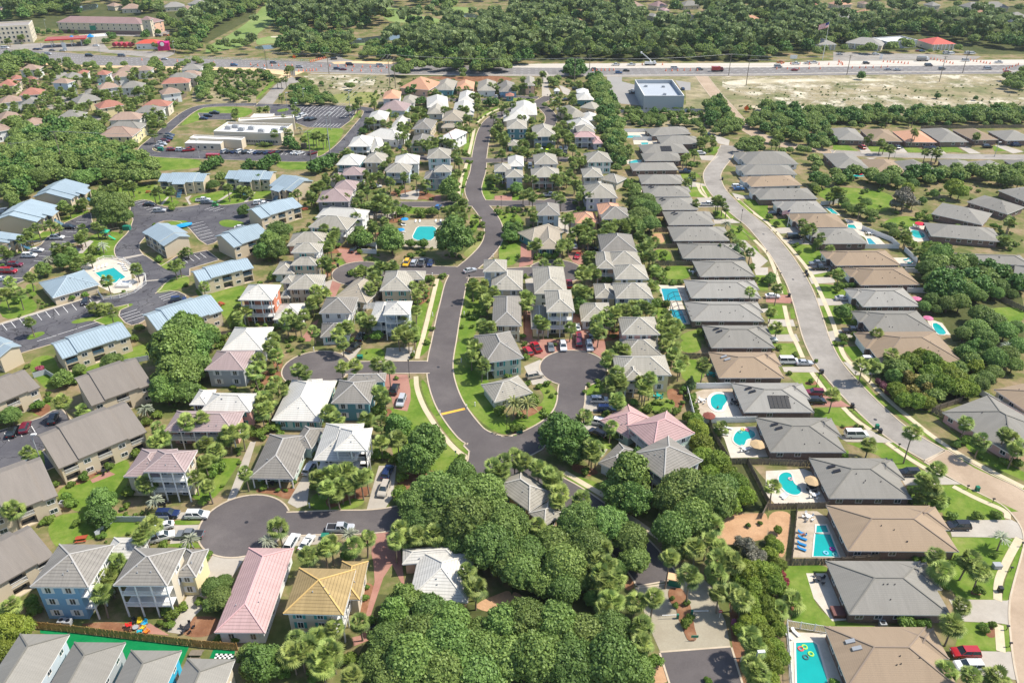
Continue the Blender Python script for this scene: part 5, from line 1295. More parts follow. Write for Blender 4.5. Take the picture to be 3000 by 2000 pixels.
# big grey shop and the white flat-roofed school-like building
def flatb(nm,t,FL,FR,T_,ze,wall,label,par=1.0,roofc=None,cat='building'):
    B,root,fr,rng=onehouse(nm,t,FL,FR,T_,ze,'X',wall); flatblock(B,root,fr,wall,par,roofc); tag(root,label,cat); return B,root,fr
SG=flat('shop_roof',(.40,.43,.46),.6,.08,.1)
B,root,fr=flatb('shop_building','02','1215,880','1585,880','1165,733',8.0,'grey','large grey flat roofed shop with raised parapet beside the highway',2.2,SG,'shop')
def hvac(B,u,v,z,root,fr,s=1.5):
    m=MB(); m.prism([B.pt(u,v,0)[:2],B.pt(u+s,v,0)[:2],B.pt(u+s,v+s*.7,0)[:2],B.pt(u,v+s*.7,0)[:2]],z,z+s*.55); m.tube([B.pt(u+s*.5,v+s*.35,z+s*.55),B.pt(u+s*.5,v+s*.35,z+s*.62)],s*.25,8); m.build('roof_unit',[GREYM],root,fr)
for u,v in ((.2,.75),(.65,.72),(.55,.25)): hvac(B,B.W*u,B.D*v,B.ze-2.2,root,fr,1.8)
B,root,fr=flatb('commercial_building','00','1960,1205','225,1225@01','1800,1110',6.2,'sand','long white roofed commercial building with parapets and roof machinery',1.2)
for u,v in ((.08,.4),(.16,.55),(.3,.3),(.42,.45),(.62,.2),(.8,.3),(.9,.5)): hvac(B,B.W*u,B.D*v,B.ze-1.2,root,fr,3)
for k in range(14):
    window(B,'F',B.W*(.45+.036*k),1,1.6,1.4,0,0,root,fr,False)
B,root,fr=flatb('commercial_building','00','1740,1265','2215,1285','1585,1232',4.6,'sand','low white roofed annexe in front of the long commercial building',.5)
B,root,fr=flatb('commercial_building','00','1695,1315','2025,1320','1715,1280',3.6,'sand','smallest white flat roofed block before the commercial annexe',.3)
for k in range(4): window(B,'F',B.W*(.15+.2*k),1,1.4,1.3,0,0,root,fr,False)
B,root,fr=flatb('commercial_building','00','2190,1110','2700,1080','2205,1085',7.0,'sand','raised rear block of the long commercial building',.8)
B,root,fr=flatb('storage_building','01','-60,1085','130,1085','D9',4.5,'sand','small white roofed store behind the commercial building',.3)
# hotel, offices, filling station, restaurant, banks along the highway
B,root,fr,rng=onehouse('hotel','00','515,207','1290,222','D17',8.6,'m','beige'); cottage(B,root,fr,'m','cream','N',rng,.45)
B2=Block(g('00',1385,215,8.6),g('00',1508,188,8.6),16,8.6); cottage(B2,root,fr,'m','peach','N',rng,.45)
B3=Block(g('00',1290,185,13),g('00',1380,185,13),7,13); cottage(B3,root,fr,'m','cream','N',rng,.7)
bm=MB(); bm.prism([B.pt(.4,.4,0)[:2],B.pt(B.W-.4,.4,0)[:2],B.pt(B.W-.4,.75,0)[:2],B.pt(.4,.75,0)[:2]],0,2.9); bm.build('brick_plinth',[BRICKM],root,fr)
tag(root,'long four storey hotel with mauve brown roof and a tower','hotel')
B,root,fr=flatb('office_building','00','-60,245','262,228','D22',13.5,'cream','cream four storey office building at the top left edge',1,flat('office_roof',(.3,.27,.25),.8,.1))
for k in range(4):
    for i in range(7): window(B,'F',B.W*(.1+.13*i),1+3.2*k,1.5,1.7,0,0,root,fr,False)
    for i in range(3): window(B,'R',B.D*(.2+.3*i),1+3.2*k,1.5,1.7,0,0,root,fr,False)
B,root,fr=flatb('filling_station_shop','00','740,350','985,330','D14',5,'cream','cream filling station shop behind the red canopy',.6)
for u in (0,.62):
    m=MB(); a=B.W*(.02+u*.4) if u else -8; 
    c=B.pt(a+2,2,0); 
    for k in range(4):
        q=[(c[0]-2.6,c[1]-2.6),(c[0]+2.6,c[1]-2.6),(c[0]+2.6,c[1]+2.6),(c[0]-2.6,c[1]+2.6)]; m.face([(*q[k],5),(*q[(k+1)%4],5),(c[0],c[1],7.2)])
    m.build('blue_turret',[flat('turret_blue',(.02,.22,.5),.5,.05)],root,fr)
root=empty('station_canopy',*g('00',600,420)); fr=frame_of(*g('00',600,420),0,0)
B=Block(g('00',410,380,5.2),g('00',780,362,5.2),13,5.2); m=MB(); m.prism([B.pt(*q,0)[:2] for q in ((0,0),(B.W,0),(B.W,B.D),(0,B.D))],5.2,6.1,0,1); m.build('canopy',[flat('canopy_top',(.34,.10,.09),.7,.2,.3),flat('canopy_red',(.62,.03,.04),.5,.05)],root,fr)
for k in range(4):
    for v in (.25,.75): m=MB(); m.bar(B.pt(B.W*(.12+.25*k),B.D*v,0),B.pt(B.W*(.12+.25*k),B.D*v,5.2),.5,.5); m.build('pillar',[WHITE],root,fr)
for k in range(4): m=MB(); c=B.pt(B.W*(.12+.25*k)+1.5,B.D*.5,0); m.prism([(c[0]-.4,c[1]-.3),(c[0]+.4,c[1]-.3),(c[0]+.4,c[1]+.3),(c[0]-.4,c[1]+.3)],0,1.7); m.build('fuel_pump',[WHITE],root,fr)
tag(root,'wide red edged filling station canopy beside the highway','canopy')
B,root,fr,rng=onehouse('restaurant','00','1240,405','1470,400','D12',4.2,'N','white'); ranch(B,root,fr,'N','white','',rng)
C=Block(g('00',1440,400,5.5),g('00',1560,470,0) if 0 else g('00',1545,395,5.5),9,5.5); m=MB(); boxwall(m,C,0,0,5.5); m.tube([C.pt(C.W*.45,-.4,4.6),C.pt(C.W*.45,.4,4.6)],2.4,16); m.build('facade',[flat('magenta_paint',(.55,.01,.16),.5,.1)],root,fr)
m=MB(); m.tube([C.pt(C.W*.45,-.55,4.8),C.pt(C.W*.45,-.45,4.8)],1.5,14); m.build('round_sign',[WHITE],root,fr)
C=Block(g('00',1020,400,3.6),g('00',1215,402,3.6),6,3.6); m=MB()
for k in range(4): m.tube([C.pt(C.W*(.12+.25*k),0,2.6),C.pt(C.W*(.12+.25*k),5,2.6)],1.6,10)
m.build('awning',[flat('awning_red',(.35,.05,.07),.6,.1)],root,fr)
tag(root,'restaurant with orange red roof, striped arches and magenta front','restaurant')
for a in (('t03','425,412','635,412','D18',4,'S','bank building with pale green grey roof behind the flagpole'),('t03','712,395','1050,425','D20',4,'S','pale grey roofed bank between two oaks by the highway'),('t03','1510,412','1730,405','D20',4.5,'N','bank building with scarlet hip roof and white columns')):
    B,root,fr,rng=onehouse('bank_building','03',*a[1:4],a[4],a[5],'cream'); ranch(B,root,fr,a[5],'cream','',rng)
    for k in range(6): m=MB(); m.bar(B.pt(B.W*(.1+.16*k),.15,0),B.pt(B.W*(.1+.16*k),.15,a[4]-.2),.6,.6); m.build('column',[WHITE],root,fr)
    tag(root,a[6],'bank')
flatb('office_building','03','1100,385','1375,368','D18',5.5,'grey','grey flat roofed office with arches left of the scarlet roofed bank',.8)
build_houses('''
02 955,48 1140,42 D14 4 r cream
02 1110,60 1215,52 D14 4 t cream
02 1335,62 1440,50 D14 4 m cream
02 1580,55 1740,48 D14 4 s cream
02 1395,100 1455,98 D12 4 k cream
02 2140,190 2300,185 D14 4 o cream
02 610,190 650,188 D10 4 o cream
02 1300,155 1360,150 D12 4 S cream
02 1470,175 1520,172 D12 4 k cream
02 1590,155 1680,150 D12 4 k cream
03 320,68 500,66 D14 4 r cream
03 545,165 655,150 D14 4 r cream
03 690,172 820,165 D14 4 S cream
03 870,130 985,128 D14 4 o cream
03 640,50 780,40 D14 4 o cream
03 880,40 935,38 D12 4 t cream
03 1480,150 1560,150 D12 4 t cream
03 1560,138 1660,135 D12 4 t cream
03 1350,60 1395,55 D12 4 t cream
03 1510,55 1590,50 D12 4 s cream
03 1860,70 1990,60 D14 4 s cream
03 1960,140 2110,130 D16 4 o cream
03 2020,185 2200,190 D16 4 s cream
03 1990,70 2220,70 D16 4 s cream
03 2250,165 2400,160 D14 4 s white
00 1110,85 1290,80 D14 4 t cream
00 1510,70 1700,60 D14 4 S cream
00 1650,100 1790,95 D14 4 t cream
00 1740,130 1850,135 D12 4 s cream
00 1720,38 1850,42 D14 6 S white
00 1050,62 1130,50 D12 4 t cream
00 -50,50 60,45 D14 4 t cream
00 0,95 60,90 D12 4 t cream
''','c','N')
# ---------------------------------------------------------------- palms: crown centres read from the photo
PALM_T='''
30 100,850 930,740,6.5 1080,470 1010,560 990,620 1400,110 1330,160 1290,220 1740,240,3.2s
31 200,140 480,390 630,320 690,290 860,200s 890,310 1020,230 1320,160 1380,230 1280,260 1480,210 1640,200 1940,540 1990,640 2020,690 720,1060 950,1010 360,1170 560,1150 480,1240 660,1250 600,1350 700,1300 620,1420 100,260s 880,1500 330,1300 420,1280
32 230,120 850,320 780,450 880,480 820,560 960,600 850,640 900,700 880,800 940,820 1140,820 1300,790 1450,420,8 1680,320 1630,580,7.5 1780,60 1850,110 1800,260 1900,330 1900,480 1980,400 2030,450 1880,560 1900,740 2030,740 2110,800 2180,1130 2230,1230 2200,1400 2260,1480 1190,1040 1200,1200 1870,430 850,880
33 1540,400 1850,430 1950,540 2150,230s 1590,540 1780,860,4.5 1700,1030 1860,1500 220,820,2 2110,1510,2 1640,1460,3 100,900,2
20 570,550 760,630 1330,610s 1450,790 1480,880 1430,920 1720,730,7.5 1850,700,7.5 2100,840 2220,820 1880,950 1980,1010 1880,1110 1350,1300 1790,1250 1910,1330 2250,1200 260,1020 1420,1450s 120,1540 2060,900,4 2330,280,6
21 380,260 450,280 790,230 910,220 1120,200 1220,240 180,370 140,430 230,430 60,520 100,600 50,640 30,230 140,50 180,120 660,650 740,710 1130,470 1180,510 1010,720,3.5 1140,750 1150,920 1300,890 700,1270 620,1230 820,1200 780,1320 900,1280 960,1260 1010,1230 650,1350 840,1340 560,1250 740,1400 860,1180 2050,80 1980,130 2080,220 2280,1100 2180,1150 2250,1190 790,10 720,1200 120,540 20,170 2000,40 2110,180 40,560
22 20,560,5d 140,560,5d 970,290,7 1270,340,7 930,350 890,400 1200,400 970,540 660,690 910,780 720,960 730,1030 780,980 100,1110 20,1070 240,1160 340,1220 370,1290 440,1400 640,1440 900,140 870,180 1040,80 1760,210,7 1530,230 1480,110 990,380 1230,440 1190,370 1560,180 980,60 1400,30 1500,60 380,1240 420,1470 300,1180 1930,790,3
23 870,220 980,220 1130,120 600,490 930,950,4 1330,830,9 1430,1260 1550,1180 1500,1320 1820,750 1960,910 2230,880 2330,960 2200,40s 40,1330 1480,1420,3 1560,1450,3 1360,1400,3 2280,990 2180,850
10 270,570 190,630 340,520 450,500 20,730 510,710 760,530 760,590 880,510 1110,120 1210,140 1170,150 1560,190 1450,180 2090,160 2200,180,3 2270,180,3 1020,170 940,180 620,700 940,680s 440,810s 1250,900 980,1010 1600,880 1870,1060 280,980 90,1020 170,1120 40,1130 270,1390 1010,1280 860,1260,2.5 1720,740,3 2190,1270 2260,1290 720,830,3.5 830,810,3.5 740,300,4 630,350,4 730,620 2180,1340 930,1270,2 1040,160,4
11 640,60 740,70,6.5 600,130 570,150 380,210 500,230 1010,40 1080,60 1140,40 1230,100 1360,50,8 1470,60,8 1560,120 640,270 820,250 960,220 910,290 1160,200 1100,270 1080,320 1150,330 1200,300 1240,330 1200,370 960,150 1000,120,6.5 620,530 730,560 700,610 1180,460 1090,510 1060,490 920,430 1830,350 1890,330 1830,430 1900,430 1860,490 1900,300 650,700 680,670 640,830 600,850 680,860 960,910 1000,920 1080,930 1180,890 1260,870 1060,980 1120,960 1050,1080 1110,1040 550,1100 610,1100 540,1180 570,1180 640,1130 510,1210 300,1320 350,1370 440,1320 280,1390 530,1470 780,1440 840,1430 750,1500 1000,1390 1060,1380 1450,1060 1530,1060 1470,1280 1350,1390 1430,1440 1300,1500 1450,1500 1990,1060 2100,1040 2080,1110 2190,1110 2120,1190 2080,1420 2160,1430 2220,70 2160,70 1820,60 1850,30 150,1540 400,1390 970,1350 1350,1480 1480,1130 1400,1530 940,940 1130,880 1220,270 1140,260 1280,310
12 130,70 200,80 390,70 430,110 530,20 610,120 620,160 190,240 400,230 450,260 620,230 710,240 190,380 200,430 530,430 490,450 230,670 450,680 520,670 620,540 660,540 650,600 740,600 700,640 850,490 950,490 1020,490 1110,480 830,570 1180,590 1230,640 1240,700 1270,760 1220,800 690,780 740,780 640,920 700,930 680,960 300,860,4 430,860,4 610,1100 660,1110 120,1150 150,1170 130,1230 250,1370,6.5 290,1410 540,1440 780,1380,6.5 840,1340 950,1310,6.5 1040,1280 1110,1240 1190,1230 1270,1280 880,1290 1320,920 1290,1070 1420,1370 1450,1420 1480,1480 1400,1430 1440,1530 1690,300,4 1880,280 1940,290 1970,480s 1600,100,5 1660,50,6 2010,590,3 2060,670,3 2190,750 2190,1110 700,480 160,200 460,60 640,180 570,560 720,560 830,600 880,530 760,1450 800,1480 900,1370 980,1280 1140,1290 1240,1250 740,900 620,960 640,1150 700,1130 1260,670 1180,720 1300,650 1370,1480 1500,1420 1090,450 920,520
13 620,190 670,200 320,480 350,550 400,530 490,610 570,730,3 650,950 1000,1490 90,1080,6 80,1440,4 30,1300,4 1270,590 1400,750 2230,480 850,330 2190,650,3
02 280,680 100,730 120,790 20,810 200,780 240,740 70,930 180,940 10,960 180,1110 70,1080 440,880 420,920 560,890 570,930 450,1010 480,1020 520,1080 430,1170 470,1140 530,1160 560,1150 440,1200 500,1220 420,1250 540,1260 380,1270 190,1180 150,1250 200,1250 90,1320 130,1320 560,1360 90,1400 200,1420 270,1410 380,1400 430,1400 550,1470 570,1520 630,1490 1090,1400 1610,1440 1680,1410 1730,1290 1780,1280 1840,1280 1740,1190 620,770 680,780 740,840 100,1380 400,1200 510,1270 470,1220 30,1370 240,1350 10,1450 610,1440 820,1390 1000,1400 660,1470 1070,1360
03 1340,1210,8 1920,1250 1040,1310 1130,1370 1520,1400 1570,1390 940,1260 1450,1400 90,1270 40,1310 170,1210 300,1200 60,1220 1100,1080 1310,1080
01 190,740 270,730 300,630 330,630 230,890 100,1000 30,1010 340,990 350,1050 250,1080 170,1230 270,1210 440,1280 400,1180,3s 520,1250 570,1240 610,1270 850,1000 900,980 930,920 1020,1110 1070,1110 1170,1130 1220,1150 1080,950 1220,1030 1280,1060 1320,1190 1350,1170 1400,1150 1370,1240 1400,1320 1390,1060 1430,1000 1480,1010 1540,1020 1450,1060 1730,1010 1880,1000 1930,1010 2030,990 2040,930 2030,890 1930,1080 1960,1090 1860,1160 1930,1170 1700,1280 1780,1260 1640,1300 1560,1330 1530,1310 1590,1360 1200,1380 1230,1410 1220,1470 1180,1520 1110,1390 840,1400 1360,1410 1820,1430 1840,1380 1860,1480 1460,740,7 1570,770 1600,860 1650,850 1860,820 1930,820 2150,780 2200,800 2250,750 2300,970 2180,1060 2220,1120 2180,1210 2280,1250 2300,1290 2260,1410 2250,1170 870,1410 1380,1190 1330,1150 1300,1250 1460,1080 1520,1060 1610,1290 1750,1300 1200,1340 2200,1180 2300,1040 1960,1200 1880,1200 1810,1320
00 540,560 480,560 330,580 410,640 350,660 270,690 230,740 150,770 50,810 30,850 330,790 400,790 420,870 380,920 340,940 300,980 250,1040 130,960 20,1030 700,620 620,740 660,760 700,720 760,740 830,650 880,700 860,730 780,690 800,780 690,790 1250,640 1220,660 1280,650 1080,720 1160,690 1200,700 1100,830 1250,840 1350,840 980,880 880,830 940,850 1150,900 1250,930 1310,900 1090,1000 1200,960 1420,1020 1500,1080 1480,1040 1380,1120 1400,1100,3s 1440,1080,3s 1500,1060,3s 1310,1200,3s 1340,1180,3s 1270,1220,3s 1230,1290,3s 1180,1320,3s 1410,1230 820,940 600,980 660,960 700,1000 740,980 640,890 680,880 540,860 460,900 570,1170 600,1060 700,1050 790,1080 860,1190 900,1170 950,1110 840,1150 2160,1030 1620,620 1560,650 1500,700 1640,600 1420,1000 450,1080 280,1010 470,670 420,720 510,590 840,240 870,240 950,225 1030,230 1180,240 1210,250 1340,240 1150,240 80,370 200,340 540,225 1410,410 1230,380'''
_pl=[]
for ln in PALM_T.strip().splitlines():
    T=ln.split(); t=T[0]
    for tok in T[1:]:
        kd='palm'
        if tok[-1] in 'sd': kd={'s':'silver','d':'date'}[tok[-1]]; tok=tok[:-1]
        a=tok.split(','); h=float(a[2]) if len(a)>2 else (5.4+R.uniform(-.7,.7) if kd=='palm' else 3.4)
        x,y=g(t,float(a[0]),float(a[1]),h); _pl.append((y,kd,x,h))
_pl.sort(key=lambda q:q[0])
far=[]; cnt=0
for (y,kd,x,h) in _pl:
    if kd!='palm' or cnt<298:
        palm(kd,x,y,h,R.uniform(.95,1.3) if kd=='palm' else R.uniform(.9,1.05)); cnt+=kd=='palm'
    else: far.append((kd,x,y,h))
items=[];tr=MB()
for kd,x,y,h in far:
    _,V,Q,T=PALMV['palm',R.randrange(5)]; s=R.uniform(.95,1.3)
    items.append((V,Q,T,x,y,h,s,R.uniform(0,6))); tr.tube([(x,y,0),(x,y,h-.3)],[.22,.15],5)
    if R.random()<.55:
        a=R.uniform(0,6.28); d_=R.uniform(1.5,2.8); x2,y2=x+d_*math.cos(a),y+d_*math.sin(a); h2=h*R.uniform(.65,1.0)
        if not any(math.hypot(x2-q_[5][0],y2-q_[5][1])<q_[6]*.5 for q_ in HOUSES): items.append((V,Q,T,x2,y2,h2,s*R.uniform(.8,1.05),R.uniform(0,6))); tr.tube([(x2,y2,0),(x2,y2,h2-.3)],[.22,.15],5)
for k in range(190):   # more of them fill the gaps between the red roofed houses
    x,y=g('00',R.uniform(0,1500),R.uniform(640,1150),5); _,V,Q,T=PALMV['palm',R.randrange(5)]
    if any(math.hypot(x-h_[5][0],y-h_[5][1])<9 for h_ in HOUSES): continue
    items.append((V,Q,T,x,y,5.2,R.uniform(1,1.4),R.uniform(0,6)))
o=merge_stuff('distant_palm_trees',items,[LM_['palm']],'palms','mass of small distant sabal palms among the far houses')
tr.build('distant_palm_trunks',[PBARK],o)
